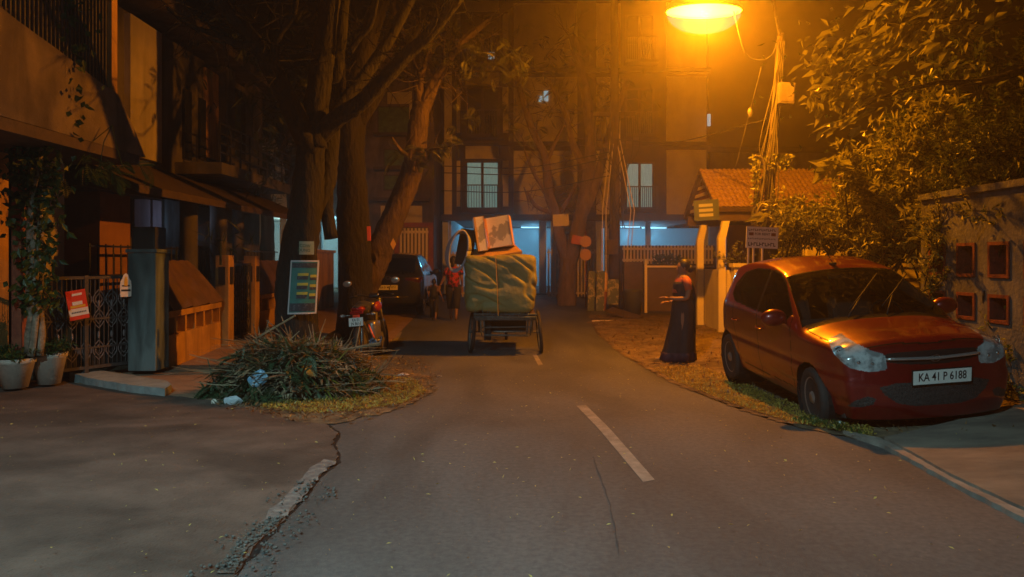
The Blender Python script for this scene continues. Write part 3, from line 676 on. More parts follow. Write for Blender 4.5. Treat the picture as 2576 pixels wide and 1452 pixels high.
def shell(sp, h=0.014, smooth_it=26):
    L, Wd = sp['L'], sp['W']; H = sp['H']
    nx, ny, nz = int(2 * Wd / h), int(L / h), int(H / h)
    I, J, K = np.meshgrid(np.arange(nx + 1), np.arange(ny + 1), np.arange(nz + 1), indexing='ij')
    surf = (I == 0) | (I == nx) | (J == 0) | (J == ny) | (K == 0) | (K == nz)
    idx = -np.ones(I.shape, int); idx[surf] = np.arange(surf.sum())
    a = (2.0 * I[surf] / nx - 1); b = (2.0 * J[surf] / ny - 1); c = (2.0 * K[surf] / nz - 1)
    Q = []; T = []
    def add(A, B, C_, D, flip, tagid):
        q = np.stack([A.ravel(), B.ravel(), C_.ravel(), D.ravel()], 1)
        if flip: q = q[:, ::-1]
        Q.append(q); T.append(np.full(len(q), tagid))
    s = idx[0]; add(s[:-1, :-1], s[1:, :-1], s[1:, 1:], s[:-1, 1:], True, 0)
    s = idx[nx]; add(s[:-1, :-1], s[1:, :-1], s[1:, 1:], s[:-1, 1:], False, 1)
    s = idx[:, 0]; add(s[:-1, :-1], s[1:, :-1], s[1:, 1:], s[:-1, 1:], False, 2)
    s = idx[:, ny]; add(s[:-1, :-1], s[1:, :-1], s[1:, 1:], s[:-1, 1:], True, 3)
    s = idx[:, :, 0]; add(s[:-1, :-1], s[1:, :-1], s[1:, 1:], s[:-1, 1:], True, 4)
    s = idx[:, :, nz]; add(s[:-1, :-1], s[1:, :-1], s[1:, 1:], s[:-1, 1:], False, 5)
    Q = np.concatenate(Q); T = np.concatenate(T)
    py, pz = zip(*sp['top']); y = b * L / 2
    zt = np.interp(y, py, pz); zb = np.interp(y, [p[0] for p in sp['bot']], [p[1] for p in sp['bot']])
    t = (c + 1) / 2
    z = zb + t * (zt - zb)
    belt = np.interp(y, [-L / 2, L / 2], sp['belt'])
    W = Wd - 0.05 * ss(0.45, 0.15, z) * 1.0 - 0.02 * ss(0.5, belt[0], z) * 0 
    W = np.where(z > belt, Wd - 0.012 - (z - belt) * sp['tumble'], W)
    W = W - 0.018 * np.exp(-((z - 0.70) / 0.05) ** 2) * 0 - 0.016 * ss(0.55, 0.42, z)
    fw = ss(-L / 2 + 0.75, -L / 2, y); rw = ss(L / 2 - 0.6, L / 2, y)
    W = W - sp['ftaper'] * fw ** 1.5 - sp['rtaper'] * rw ** 1.5
    x = a * W
    hood = ss(sp['cowl'] + 0.25, sp['cowl'] - 0.1, y)
    crown = hood * sp['crown'] * np.abs(a) ** 3.2 + (1 - hood) * 0.05 * a ** 2
    z = z - crown * np.clip((t - 0.55) / 0.45, 0, 1) ** 1.5
    y = y + sp['plan'] * np.abs(a) ** 2.4 * fw - sp['rplan'] * np.abs(a) ** 2.6 * rw
    nose = 0.30 * np.clip(z - 0.50, 0, 1) ** 1.4 + 0.35 * np.clip(0.34 - z, 0, 1)
    y = y + nose * ss(-L / 2 + 0.5, -L / 2, b * L / 2) - sp.get('rear', 0.0) * np.clip(z - 0.5, 0, 2) * rw
    P = np.stack([x, y, z], 1)
    E = np.concatenate([Q[:, [0, 1]], Q[:, [1, 2]], Q[:, [2, 3]], Q[:, [3, 0]]])
    E = np.unique(np.sort(E, 1), axis=0); deg = np.bincount(E.ravel(), minlength=len(P))[:, None]
    for _ in range(smooth_it):
        S = np.zeros_like(P)
        for k in range(3):
            S[:, k] = np.bincount(E[:, 0], P[E[:, 1], k], len(P)) + np.bincount(E[:, 1], P[E[:, 0], k], len(P))
        P = P + 0.5 * (S / deg - P)
    if sp.get('deform') is not None: P = sp['deform'](P)
    return P, Q, T
def np_obj(name, P, Q, m, root, smooth=True):
    used = np.unique(Q); mp = np.zeros(len(P), int); mp[used] = np.arange(len(used)); V = P[used]; Fq = mp[Q]
    me = bpy.data.meshes.new(name); me.vertices.add(len(V)); me.vertices.foreach_set('co', V.ravel().astype(np.float32))
    me.loops.add(Fq.size); me.loops.foreach_set('vertex_index', Fq.ravel().astype(np.int32))
    me.polygons.add(len(Fq)); me.polygons.foreach_set('loop_start', np.arange(0, Fq.size, 4, dtype=np.int32))
    me.polygons.foreach_set('loop_total', np.full(len(Fq), 4, np.int32)); me.update(calc_edges=True); me.validate()
    if smooth: me.polygons.foreach_set('use_smooth', [True] * len(me.polygons))
    me.materials.append(m); o = bpy.data.objects.new(name, me); col.objects.link(o); o.parent = root; BASE[o.name] = Vector((0, 0, 0)); return o
def npin(x, y, poly):
    c = np.zeros(len(x), bool); j = len(poly) - 1
    for i in range(len(poly)):
        xi, yi = poly[i]; xj, yj = poly[j]
        if yi != yj: c ^= ((yi > y) != (yj > y)) & (x < (xj - xi) * (y - yi) / (yj - yi) + xi)
        j = i
    return c
def lines(x, y, pts, wd):
    r = np.zeros(len(x), bool)
    for (x0, y0), (x1, y1) in zip(pts, pts[1:]):
        dx, dy = x1 - x0, y1 - y0; t = np.clip(((x - x0) * dx + (y - y0) * dy) / (dx * dx + dy * dy), 0, 1)
        r |= np.hypot(x - x0 - t * dx, y - y0 - t * dy) < wd
    return r
def wheel(root, x, y, r, sgn, wd=0.175, turn=0.0, spokes=7):
    Mx = Matrix.Translation((x, y, r)) @ Euler((0, 0, turn)).to_matrix().to_4x4() @ Euler((0, R(90) * sgn, 0)).to_matrix().to_4x4()
    k = r / 0.29
    m = MB(); m.lathe([(0.0001, .045), (.05 * k, .05), (.06 * k, .035), (.175 * k, .02), (.192 * k, .045), (.196 * k, .04), (.196 * k, -.1)], Mx, 28)
    wo = obj('wheel', m, M['alloy'], root, True, local=True)
    m = MB(); a = .196 * k
    m.lathe([(a, .035), (a + .012, .052), (r - .03, .058), (r - .006, .045), (r, .02), (r, -.1), (r - .02, -.125), (a, -.12)], Mx, 32)
    obj('tyre', m, M['rubber'], wo, True, local=True)
    m = MB()
    for i in range(spokes):
        an = 2 * math.pi * i / spokes; Ms = Mx @ Matrix.Rotation(an, 4, 'Z')
        m.box((.085 * k, -.020 * k, .018), (.16 * k, .020 * k, .034), Ms)
    obj('hub_slots', m, M['trim'], wo, local=True)
def plate(root, c, w_, h_, s, size, rotx=0.0, rotz=0.0, face=-1, mm='plate'):
    Mx = Matrix.Translation(c) @ Euler((rotx, 0, rotz)).to_matrix().to_4x4() @ Matrix(((1, 0, 0, 0), (0, 0, -1, 0), (0, 1, 0, 0), (0, 0, 0, 1)))
    if face > 0: Mx = Matrix.Translation(c) @ Euler((rotx, 0, math.pi)).to_matrix().to_4x4() @ Matrix(((1, 0, 0, 0), (0, 0, -1, 0), (0, 1, 0, 0), (0, 0, 0, 1)))
    m = MB(); m.box((-w_ / 2 - .008, -h_ / 2 - .008, -.012), (w_ / 2 + .008, h_ / 2 + .008, -.001), Mx)
    m2 = MB(); m2.box((-w_ / 2, -h_ / 2, 0), (w_ / 2, h_ / 2, .004), Mx)
    p = obj('number_plate', m2, M[mm], root, local=True); obj('plate_frame', m, M['trim'], p, local=True)
    for ln, yy in s:
        text('plate_lettering', ln, size, Mx @ Matrix.Translation((0, yy, .0045)) @ Matrix.Diagonal((.92, 1.25, 1, 1)), M['ink'], p, 0.001, local=True)
    return p
# ---- red hatchback, nose to the camera
def red_deform(P):
    x, y, z = P.T
    side = np.abs(x) > 0.6
    n = np.exp(-((z - 0.60) / 0.035) ** 2) * 0.010 + np.exp(-((z - 0.36) / 0.04) ** 2) * 0.008     # creases along the doors
    P = P.copy(); P[:, 0] -= np.sign(x) * n * side
    return P
spec = dict(L=3.56, W=0.785, H=1.34, belt=(0.90, 1.02), tumble=0.40, ftaper=0.06, rtaper=0.05, cowl=-0.85, crown=0.10, plan=0.13, rplan=0.14, rear=0.10,
            top=[(-1.79, .835), (-1.70, .895), (-1.4, .940), (-1.1, .962), (-.93, .975), (-.86, .985), (-.50, 1.205), (-.18, 1.395), (-.02, 1.452), (.25, 1.50), (.55, 1.530), (1.0, 1.515), (1.35, 1.46), (1.56, 1.38), (1.70, 1.15), (1.79, .93)],
            bot=[(-1.79, .20), (-1.5, .17), (1.5, .19), (1.79, .28)], deform=red_deform)
P, Q, T = shell(spec)
Cn = P[Q].mean(1); x, y, z = Cn.T; ax = np.abs(x)
FW, RWY, WR = -1.02, 1.34, 0.285
car = thing('red_hatchback', 'dark red hatchback parked nose-on on the leafy verge at the right', 'car', (0, 0, 0))
dele = (ax > 0.42) & ((np.hypot(y - FW, z - WR) < 0.335) | (np.hypot(y - RWY, z - WR) < 0.335)) & (T != 5) & ((T == 0) | (T == 1) | (T == 4))
sideT = (T == 0) | (T == 1)
Wz = 0.79 - np.clip(z - 0.96, 0, 1) * 0.40
ws = (T == 5) & (y > -.83) & (y < -.13) & (ax < Wz - 0.055)
wf = [(-.58, 1.03), (-.20, 1.30), (.0, 1.385), (.20, 1.415), (.235, 1.40), (.235, .985), (-.50, .965)]
wr = [(.30, .985), (.30, 1.42), (.75, 1.405), (1.0, 1.35), (1.16, 1.22), (1.16, 1.10), (1.0, 1.03)]
sg1 = sideT & npin(y, z, wf); sg2 = sideT & npin(y, z, wr)
front = y < -1.25
tt_ = ax + (y + 1.79) * 0.85
hl = front & (T != 4) & npin(tt_, z, [(.41, .700), (.48, .650), (.62, .635), (.80, .670), (.98, .755), (1.10, .850), (1.15, .912), (1.04, .918), (.88, .885), (.68, .835), (.50, .785)]) & (ax > .40)
gr = front & ~hl & (T == 2) & (((ax / .46) ** 2.4 + ((z - .735 - ax * .03) / .058) ** 2) < 1)
lg = front & (T == 2) & npin(ax, z, [(-1, .535), (.36, .535), (.48, .505), (.44, .44), (.34, .365), (.20, .335), (-1, .335)])
fg = front & npin(ax + (y + 1.79) * .5, z, [(.54, .41), (.62, .43), (.74, .385), (.80, .33), (.66, .335), (.57, .36)])
seam = (sideT & lines(y, z, [(-.62, .99), (-.66, .80), (-.62, .42), (-.60, .27)], .006)) | (sideT & lines(y, z, [(.265, 1.0), (.265, .55), (.265, .25)], .006)) | \
       (sideT & lines(y, z, [(1.02, 1.02), (1.06, .8), (.95, .55), (.93, .3)], .006)) | \
       ((T == 5) & lines(ax, y, [(.70, -.88), (.715, -1.2), (.66, -1.5), (.58, -1.62), (0, -1.70)], .007)) | (sideT & lines(y, z, [(-.55, .30), (.9, .30)], .005))
trimr = (T == 5) & (y > -.90) & (y < -.825) & (ax < .70) | (sideT & ((lines(y, z, wf + [wf[0]], .012) | lines(y, z, wr + [wr[0]], .012)))) | \
        ((T == 5) & (y > -.83) & (y < -.12) & (np.abs(ax - (Wz - .05)) < .014)) | ((T == 5) & (np.abs(y + .125) < .012) & (ax < .52)) | (sideT & (y > .2) & (y < .33) & (z > .98) & (z < 1.42))
rearg = (T == 3) & (z > 1.02) & (z < 1.36) & (ax < .55)
lowt = (z < .215) & (T != 5)
cls = np.zeros(len(Q), int)
for mk_, k in ((lowt, 3), (seam, 3), (trimr, 3), (fg, 5), (lg, 5), (gr, 5), (hl, 4), (ws, 1), (sg1, 2), (sg2, 2), (rearg, 2), (dele, -1)): cls[mk_] = k
np_obj('body', P, Q[cls == 0], M['red_paint'], car); np_obj('windscreen', P, Q[cls == 1], M['car_glass'], car)
np_obj('rear_window', P, Q[(cls == 2) & (T == 3)], M['car_glass'], car)
for s_ in (-1, 1):
    for f_ in (y < .27, y >= .27): np_obj('side_window', P, Q[(cls == 2) & (T != 3) & (x * s_ > 0) & f_], M['car_glass'], car); np_obj('trim', P, Q[cls == 3], M['trim'], car)
HOUS = mat('lamp_housing', (.20, .23, .25), .16, c2=(.50, .56, .60), scale=11, metal=.15, detail=3, coat=1.0, mixlo=.42, mixhi=.6); REFL = mat('lamp_reflector', (.80, .88, .95), .10, metal=1.0)
for s_ in (-1, 1):
    hq = Q[(cls == 4) & (x * s_ > 0)]; h_ = np_obj('headlight', P, hq, HOUS, car)
    hv = P[np.unique(hq)]
    for (fx, fz, rr) in ((.50, .705, .050), (.615, .715, .060), (.71, .80, .050)):
        k_ = np.argmin(np.abs(np.abs(hv[:, 0]) - fx) + np.abs(hv[:, 2] - fz)); c_ = hv[k_]
        m = MB(); Mx = Matrix.Translation((c_[0] + s_ * .001, c_[1] + .006, c_[2])) @ Euler((R(90), 0, R(-18) * -s_)).to_matrix().to_4x4()
        m.lathe([(.001, -.030), (rr * .45, -.024), (rr * .8, -.020), (rr, -.004)], Mx, 18, cap=False); m.ball((c_[0] + s_ * .001, c_[1] + .006, c_[2]), rr * .30, 10, 8)
        obj('reflector', m, REFL, h_, True, local=True)
np_obj('grille', P, Q[(cls == 5) & (z > .56)], M['trim'], car); np_obj('lower_grille', P, Q[(cls == 5) & (z < .56) & (ax < .5)], M['mesh_grille'], car)
np_obj('fog_light', P, Q[(cls == 5) & (x < -.5)], M['mesh_grille'], car); np_obj('fog_light', P, Q[(cls == 5) & (x > .5)], M['mesh_grille'], car)
def surf_y(xx, zz):
    f = (T == 2) & (np.abs(x - xx) < .03) & (np.abs(z - zz) < .03); return float(y[f].mean())
m = MB(); pts = [(xx, surf_y(xx, .73 + abs(xx) * .03) - .008, .73 + abs(xx) * .03) for xx in np.linspace(-.41, .41, 21)]; pts = [(a_, b_ - .012, c_) for a_, b_, c_ in pts]
m.tube(pts, [.006] + [.014] * 19 + [.006], 8); g = obj('chrome_bar', m, M['satin'], car, True, local=True)
m = MB(); yb = surf_y(0, .73) - .02
em = [(.047 * math.cos(q * math.pi / 8), yb, .73 + .028 * math.sin(q * math.pi / 8)) for q in range(17)]; m.tube(em, .005, 6)
m.tube([(-.02, yb - .003, .712), (-.012, yb - .003, .750)], .005, 6); m.tube([(.012, yb - .003, .712), (.02, yb - .003, .750)], .005, 6); m.tube([(-.016, yb - .003, .731), (.016, yb - .003, .732)], .005, 6)
obj('badge', m, M['chrome'], g, True, local=True)
plate(car, (0.02, surf_y(0, .58) - .04, .582), .50, .118, [('KA 41 P 6188', 0)], .080, R(6))
for (wx, wy, s_, tn) in ((-.715, FW, -1, R(-4)), (.715, FW, 1, R(-4)), (-.715, RWY, -1, 0), (.715, RWY, 1, 0)): wheel(car, wx, wy, WR, s_, turn=tn)
for wy in (FW, RWY):
    for s_ in (-1, 1):
        m = MB(); Mx = Matrix.Translation((s_ * .52, wy, WR)) @ Euler((0, R(90) * s_, 0)).to_matrix().to_4x4()
        m.lathe([(.345, -.12), (.345, .235)], Mx, 24, cap=False); m.lathe([(.345, -.12), (.001, -.12)], Mx, 24, cap=False); obj('wheel_arch_lining', m, M['trim'], car, local=True)
m = MB(); m.box((-.68, -1.5, .20), (.68, 1.6, .24)); m.box((-.66, -.80, .24), (.66, -.55, .93)); m.cbox((0, -.62, .88), (1.32, .36, .14), bev=.05)
obj('dashboard', m, M['cloth'], car, local=True)
for sx in (-.36, .36):
    m = MB(); m.cbox((sx, .12, .48), (.50, .52, .20), (0, 0, 0), .06); m.cbox((sx, .40, .82), (.48, .15, .64), (R(-14), 0, 0), .06); m.cbox((sx, .47, 1.20), (.24, .10, .16), (R(-10), 0, 0), .04)
    obj('front_seat', m, M['cloth'], car, local=True)
m = MB(); m.cbox((0, 1.0, .50), (1.15, .45, .2), bev=.06); m.cbox((0, 1.28, .85), (1.15, .14, .6), (R(-14), 0, 0), .05); obj('rear_seat', m, M['cloth'], car, local=True)
m = MB(); ring = [(.36 + .18 * math.cos(q * math.pi / 10), -.36 + .05 * math.sin(q * math.pi / 10), .90 + .17 * math.sin(q * math.pi / 10)) for q in range(21)]; m.tube(ring, .014, 6)
m.tube([(.36, -.36, .90), (.36, -.60, .80)], .03, 6); obj('steering_wheel', m, M['trim'], car, True, local=True)
m = MB(); m.cbox((0, -.10, 1.345), (.24, .03, .07), (R(-8), 0, 0), .01); obj('rear_view_mirror', m, M['trim'], car, local=True)
for s_ in (-1, 1):
    m = MB(); m.ball((s_ * .885, -.50, .995), (.135, .085, .088), 16, 10); m.tube([(s_ * .77, -.52, .955), (s_ * .82, -.51, .96)], .028, 8)
    w_ = obj('wing_mirror', m, M['red_paint'], car, True, local=True)
    m = MB(); m.cbox((s_ * .875, -.435, .985), (.16, .02, .10), bev=.008); obj('mirror_glass', m, M['chrome'], w_, local=True)
for (a_, b_, c_) in (((-.28, -.835, .995), (-.02, -.60, 1.165), (.30, -.32, 1.335)), ((.10, -.84, .995), (.30, -.60, 1.16), (.62, -.31, 1.31))):
    m = MB(); m.tube([a_, Vector(a_).lerp(Vector(b_), .98)], .009, 6); m.tube([Vector(b_) - (Vector(c_) - Vector(b_)) * .7 + Vector((0, -.0, .02)), Vector(b_) + Vector((0, -.005, .015)), Vector(c_) + Vector((0, 0, .02))], .007, 6)
    obj('wiper', m, M['trim'], car, True, local=True)
m = MB(); m.cbox((-.02, -.02, 1.465), (.05, .08, .03), bev=.01); m.tube([(-.02, -.02, 1.475), (-.09, .14, 1.74)], [.004, .0025], 6); obj('antenna', m, M['trim'], car, local=True)
for s_ in (-1, 1):
    for yy in (.08, .86):
        m = MB(); m.tube(spline([(s_ * .795, yy, .80), (s_ * .822, yy + .03, .802), (s_ * .822, yy + .12, .806), (s_ * .795, yy + .15, .808)], 3), .009, 6); obj('door_handle', m, M['red_paint'], car, True, local=True)
# local tilt: left wheels low, nose up a little, then put on the verge
car.rotation_euler = (R(2.0), R(-3.9), R(2.0)); car.location = (3.575, 8.09, 0.005)

# ---- black sport utility car, tail to the camera
spec = dict(L=4.30, W=0.87, H=1.45, belt=(1.02, 1.08), tumble=0.34, ftaper=0.06, rtaper=0.05, cowl=-1.0, crown=0.08, plan=0.16, rplan=0.13, rear=0.06,
            top=[(-2.15, .90), (-1.9, 1.0), (-1.2, 1.08), (-1.0, 1.10), (-.3, 1.52), (0, 1.60), (.6, 1.655), (1.3, 1.645), (1.75, 1.60), (1.92, 1.45), (2.05, 1.18), (2.15, 1.02)],
            bot=[(-2.15, .26), (2.0, .24), (2.15, .32)])
P, Q, T = shell(spec, 0.022, 14)
Cn = P[Q].mean(1); x, y, z = Cn.T; ax = np.abs(x); sideT = (T == 0) | (T == 1)
suv = thing('black_suv', 'glossy black utility car parked tail-on behind the leaning trunk', 'car', (0, 0, 0))
FW, RWY, WR = -1.30, 1.35, 0.335
dele = (ax > .48) & ((np.hypot(y - FW, z - WR) < .38) | (np.hypot(y - RWY, z - WR) < .38)) & ((T == 0) | (T == 1) | (T == 4))
rg_ = ((T == 3) | (T == 5)) & (y > 1.78) & (z > 1.10) & (z < 1.50) & (ax < .66)
sw = sideT & npin(y, z, [(-.75, 1.12), (-.15, 1.50), (.5, 1.56), (1.3, 1.53), (1.75, 1.30), (1.7, 1.14)]) & ~((np.abs(y - .1) < .04) | (np.abs(y - 1.0) < .04))
wsn = (T == 5) & (y > -.97) & (y < -.3) & (ax < .66)
tl = (T != 4) & (y > 1.75) & npin(ax - (y - 2.1) * .8, z, [(.42, .98), (.80, 1.00), (1.15, 1.02), (1.15, .92), (.85, .86), (.62, .90), (.42, .93)])
low = (z < .42) & (T != 5)
cls = np.zeros(len(Q), int)
for mk_, k in ((low, 3), (tl, 4), (rg_, 2), (sw, 2), (wsn, 2), (dele, -1)): cls[mk_] = k
np_obj('body', P, Q[cls == 0], M['black_paint'], suv); np_obj('rear_window', P, Q[(cls == 2) & ((T == 3) | (T == 5)) & (y > 0)], M['dark_glass'], suv)
np_obj('side_window', P, Q[(cls == 2) & sideT & (x > 0)], M['dark_glass'], suv); np_obj('side_window', P, Q[(cls == 2) & sideT & (x < 0)], M['dark_glass'], suv); np_obj('windscreen', P, Q[(cls == 2) & (y < 0) & (T == 5)], M['dark_glass'], suv)
np_obj('bumper', P, Q[cls == 3], M['trim'], suv)
np_obj('tail_light', P, Q[(cls == 4) & (x < 0)], M['dark_lens'], suv); np_obj('tail_light', P, Q[(cls == 4) & (x > 0)], M['dark_lens'], suv)
plate(suv, (0.0, 2.155, .74), .50, .125, [('KA 51 MC 9711', 0)], .068, 0, 0, 1)
m = MB(); m.tube([(-.52, 2.13, .50), (0, 2.17, .49), (.52, 2.13, .50)], .014, 6); obj('chrome_strip', m, M['chrome'], suv, True, local=True)
m = MB(); em = [(.06 * math.cos(q * math.pi / 8), 2.12, .99 + .04 * math.sin(q * math.pi / 8)) for q in range(17)]; m.tube(em, .007, 6); obj('badge', m, M['chrome'], suv, True, local=True)
for (wx, wy, s_) in ((-.78, FW, -1), (.78, FW, 1), (-.78, RWY, -1), (.78, RWY, 1)): wheel(suv, wx, wy, WR, s_, spokes=5)
m = MB(); m.box((-.66, -1.6, .30), (.66, 1.9, .9)); obj('interior', m, M['cloth'], suv, local=True)
for s_ in (-1, 1):
    m = MB(); m.ball((s_ * .95, -.62, 1.10), (.12, .09, .09), 12, 8); m.tube([(s_ * .84, -.64, 1.05), (s_ * .9, -.63, 1.07)], .03, 6); obj('wing_mirror', m, M['black_paint'], suv, True, local=True)
suv.rotation_euler = (0, 0, math.pi); suv.location = (-3.17, 21.15, gz(-3, 19.5) + 0.0)
# ---------------------------------------------------------------- tricycle cart with its load
M['frame_paint'] = mat('frame_paint', (0.10, 0.14, 0.15), 0.6, (0.05, 0.07, 0.075), 18)
M['tarp'] = mat('tarp', (0.25, 0.25, 0.10), 0.6, (0.19, 0.20, 0.085), 2.3, 0.02, 9, detail=4)
M['card'] = mat('card', (0.42, 0.26, 0.11), 0.85, (0.33, 0.20, 0.08), 4)
M['foam'] = mat('foam', (0.72, 0.70, 0.66), 0.8, (0.32, 0.33, 0.34), 3.2, mixlo=0.5, mixhi=0.54)
M['tape'] = mat('tape', (0.62, 0.36, 0.06), 0.4)
M['hose'] = mat('hose', (0.30, 0.32, 0.42), 0.5)
def spoked(root, c, r, rot=(0, 0, 0), mm='frame_paint'):
    Mx = Matrix.Translation(c) @ Euler(rot).to_matrix().to_4x4() @ Euler((0, R(90), 0)).to_matrix().to_4x4()
    m = MB(); m.tube([Mx @ Vector((r * .93 * math.cos(q * math.pi / 16), r * .93 * math.sin(q * math.pi / 16), 0)) for q in range(33)], .022, 6)
    m.lathe([(.025, -.05), (.03, -.03), (.03, .03), (.025, .05)], Mx, 10)
    wo = obj('wheel', m, M[mm], root, True)
    m = MB(); m.tube([Mx @ Vector((r * .965 * math.cos(q * math.pi / 16), r * .965 * math.sin(q * math.pi / 16), 0)) for q in range(33)], .030, 8); obj('tyre', m, M['rubber'], wo, True)
    m = MB()
    for i in range(20):
        a = i * math.pi / 10; m.tube([Mx @ Vector((.028 * math.cos(a + 1.2), .028 * math.sin(a + 1.2), .03 * (-1) ** i)), Mx @ Vector((r * .92 * math.cos(a), r * .92 * math.sin(a), 0))], .0022, 4)
    obj('spokes', m, M['steel'], wo); return wo
CX, CY = -0.11, 12.25; g0 = gz(CX, CY + .4)
cart = thing('cargo_tricycle', 'old grey-green pedal cargo tricycle seen from behind, piled high', 'tricycle', (CX, CY + .8, g0))
CY2 = CY + 0.42
for sx, ro in ((-.575, R(5)), (.575, R(-5))): spoked(cart, (CX + sx, CY2, g0 + .36), .35, (0, ro, R(9) if sx < 0 else R(2)))
m = MB(); m.tube([(CX - .62, CY2, g0 + .36), (CX + .62, CY2, g0 + .36)], .016, 6); obj('axle', m, M['steel'], cart, True)
m = MB(); zb = g0 + .64
m.box((CX - .5, CY + .0, zb - .055), (CX + .5, CY + .05, zb + .01)); m.box((CX - .5, CY + 1.45, zb - .055), (CX + .5, CY + 1.5, zb + .01))
for a, b in (((-.5, 0), (.5, 0)), ((-.5, 1.5), (.5, 1.5)), ((-.5, 0), (-.5, 1.5)), ((.5, 0), (.5, 1.5)), ((-.5, .75), (.5, .75))):
    m.tube([(CX + a[0], CY + a[1], zb), (CX + b[0], CY + b[1], zb)], .02, 6)
m.tube([(CX - .35, CY + .05, zb - .30), (CX + .38, CY + .05, zb - .31)], .016, 6); m.tube([(CX - .42, CY + .1, zb - .18), (CX + .42, CY + .1, zb - .17)], .012, 6)
for sx in (-.42, -.36, .38, .44): m.tube([(CX + sx, CY + .04, zb), (CX + sx * .93, CY + .08, zb - .31)], .012, 6)
for sx in (-.45, .45): m.tube([(CX + sx, CY + .1, zb), (CX + sx, CY2, g0 + .36)], .014, 6); m.tube([(CX + sx, CY + .8, zb), (CX + sx, CY2, g0 + .36)], .014, 6)
m.tube([(CX, CY + .9, zb), (CX, CY + 1.9, g0 + .35), (CX, CY + 2.35, g0 + .95)], .022, 6); m.tube([(CX, CY + 1.4, zb), (CX, CY + 1.6, g0 + .86)], .018, 6)
obj('frame', m, M['frame_paint'], cart, True)
m = MB()
for i in range(7): m.box((CX - .5 + i * .145, CY + .01, zb + .02), (CX - .37 + i * .145, CY + 1.5, zb + .045))
obj('deck', m, M['darkwood'], cart)
m = MB(); m.cbox((CX + .02, CY + .62, zb - .17), (.66, .34, .22), (0, R(2), 0), .02); m.cbox((CX - .30, CY + .30, zb - .24), (.12, .2, .34), (0, 0, 0), .02); obj('under_box', m, M['rubber'], cart)
m = MB(); n = 9
for i in range(n): x_ = CX - .50 + 1.0 * i / (n - 1); m.tube([(x_, CY, zb + .02), (x_, CY, zb + .13)], .007, 5)
m.tube([(CX - .52, CY - .002, zb + .05), (CX + .52, CY - .002, zb + .045)], .013, 6); m.tube([(CX - .30, CY - .005, zb), (CX - .28, CY - .005, zb + .34)], .006, 5); obj('tail_rail', m, M['frame_paint'], cart)
spoked(cart, (CX, CY + 2.35, g0 + .34), .34)
m = MB(); m.tube([(CX, CY + 2.35, g0 + .34), (CX, CY + 2.2, g0 + 1.0), (CX - .28, CY + 2.05, g0 + 1.06)], .014, 6); m.tube([(CX, CY + 2.2, g0 + 1.0), (CX + .28, CY + 2.05, g0 + 1.06)], .014, 6); obj('fork', m, M['frame_paint'], cart)
m = MB(); m.ball((CX, CY + 1.62, g0 + .90), (.10, .14, .05)); obj('saddle', m, M['rubber'], cart, True)
m = MB(); m.tube([(CX + .52, CY2 - .1, g0 + .62), (CX + .585, CY2 - .12, g0 + .36)], .012, 6); obj('mud_stay', m, M['white'], cart)
# load: bulging sheeted bale
def bale(name, lo, hi, mm, label, cat, seed=2, amp=.035, nn=26, taper=0.0):
    bm = bmesh.new(); bmesh.ops.create_cube(bm, size=2.0); bmesh.ops.subdivide_edges(bm, edges=bm.edges[:], cuts=nn, use_grid_fill=True)
    from mathutils import noise as NZ
    c = (Vector(lo) + Vector(hi)) / 2; s = (Vector(hi) - Vector(lo)) / 2; mb = MB()
    for v in bm.verts:
        p = v.co.copy(); q = Vector([abs(t) ** 1 * (1 if t > 0 else -1) for t in p])
        l = (abs(p.x) ** 9 + abs(p.y) ** 9 + abs(p.z) ** 9) ** (1 / 9); p = p / l
        u = Vector((p.x * s.x * (1 + taper * p.z), p.y * s.y, p.z * s.z))
        f = NZ.noise(Vector((u.x * 1.6, u.y * 1.5, u.z * 2.4)) + Vector((seed, 0, 0))) * amp * 1.1 + NZ.noise(Vector((u.x * 4, u.y * 4, u.z * 9 + u.x * 3)) + Vector((0, seed, 0))) * amp * .35
        f += -max(0, .10 - abs(NZ.noise(Vector((u.x * 1.1 + 5, u.y, u.z * 3.4 + u.x * 1.2))))) * 9 * amp
        mb.v.append(tuple(c + u + p.normalized() * f))
    bm.verts.index_update(); mb.f = [tuple(v.index for v in f.verts) for f in bm.faces]; bm.free()
    return single(name, mb, mm, label, cat, None, True)
L0 = at(1166, 797, 12.3); L1 = at(1347, 641, 12.3)
bale('sheeted_load', (L0.x, 12.20, zb + .05), (L1.x + .01, 13.55, L1.z), M['tarp'], 'big bulging load wrapped in a yellow-green sheet on the cart', 'load', taper=.04, amp=.048, nn=44)
m = MB(); c = at(1290, 690, 12.16); m.tube([at(1246, 640, 12.16), at(1250, 715, 12.10), at(1253, 795, 12.14)], .006, 5)
single('tie_rope', m, M['tape'], 'thin rope running down the back of the sheeted load', 'rope')
# cardboard and foam on top
def slab3(name, c, size, rot, mm, label, cat, extra=None):
    t = thing(name, label, cat, c, None); m = MB(); m.cbox(c, size, rot, .006); obj('panel', m, mm, t)
    if extra:
        e = MB(); Mx = Matrix.Translation(Vector(c)) @ Euler(rot).to_matrix().to_4x4(); hx, hy, hz = [q / 2 for q in size]
        for s_ in (-1, 1): e.box((s_ * hx - .012 if s_ > 0 else -hx - .003, -hy - .004, -hz), (s_ * hx + .003 if s_ > 0 else -hx + .03, hy + .004, hz), Mx)
        obj('tape_edge', e, M['tape'], t)
    return t
ct = L1.z
slab3('cardboard_sheet', tuple(at(1246, 634, 12.75)), (.80, .62, .05), (R(14), R(-9), R(12)), M['card'], 'flattened brown cardboard carton lying on top of the load', 'cardboard')
slab3('foam_box', tuple(at(1208, 591, 12.75)), (.17, .40, .58), (R(-4), R(-8), R(6)), M['foam'], 'narrow taped foam box standing left on the load', 'box', True)
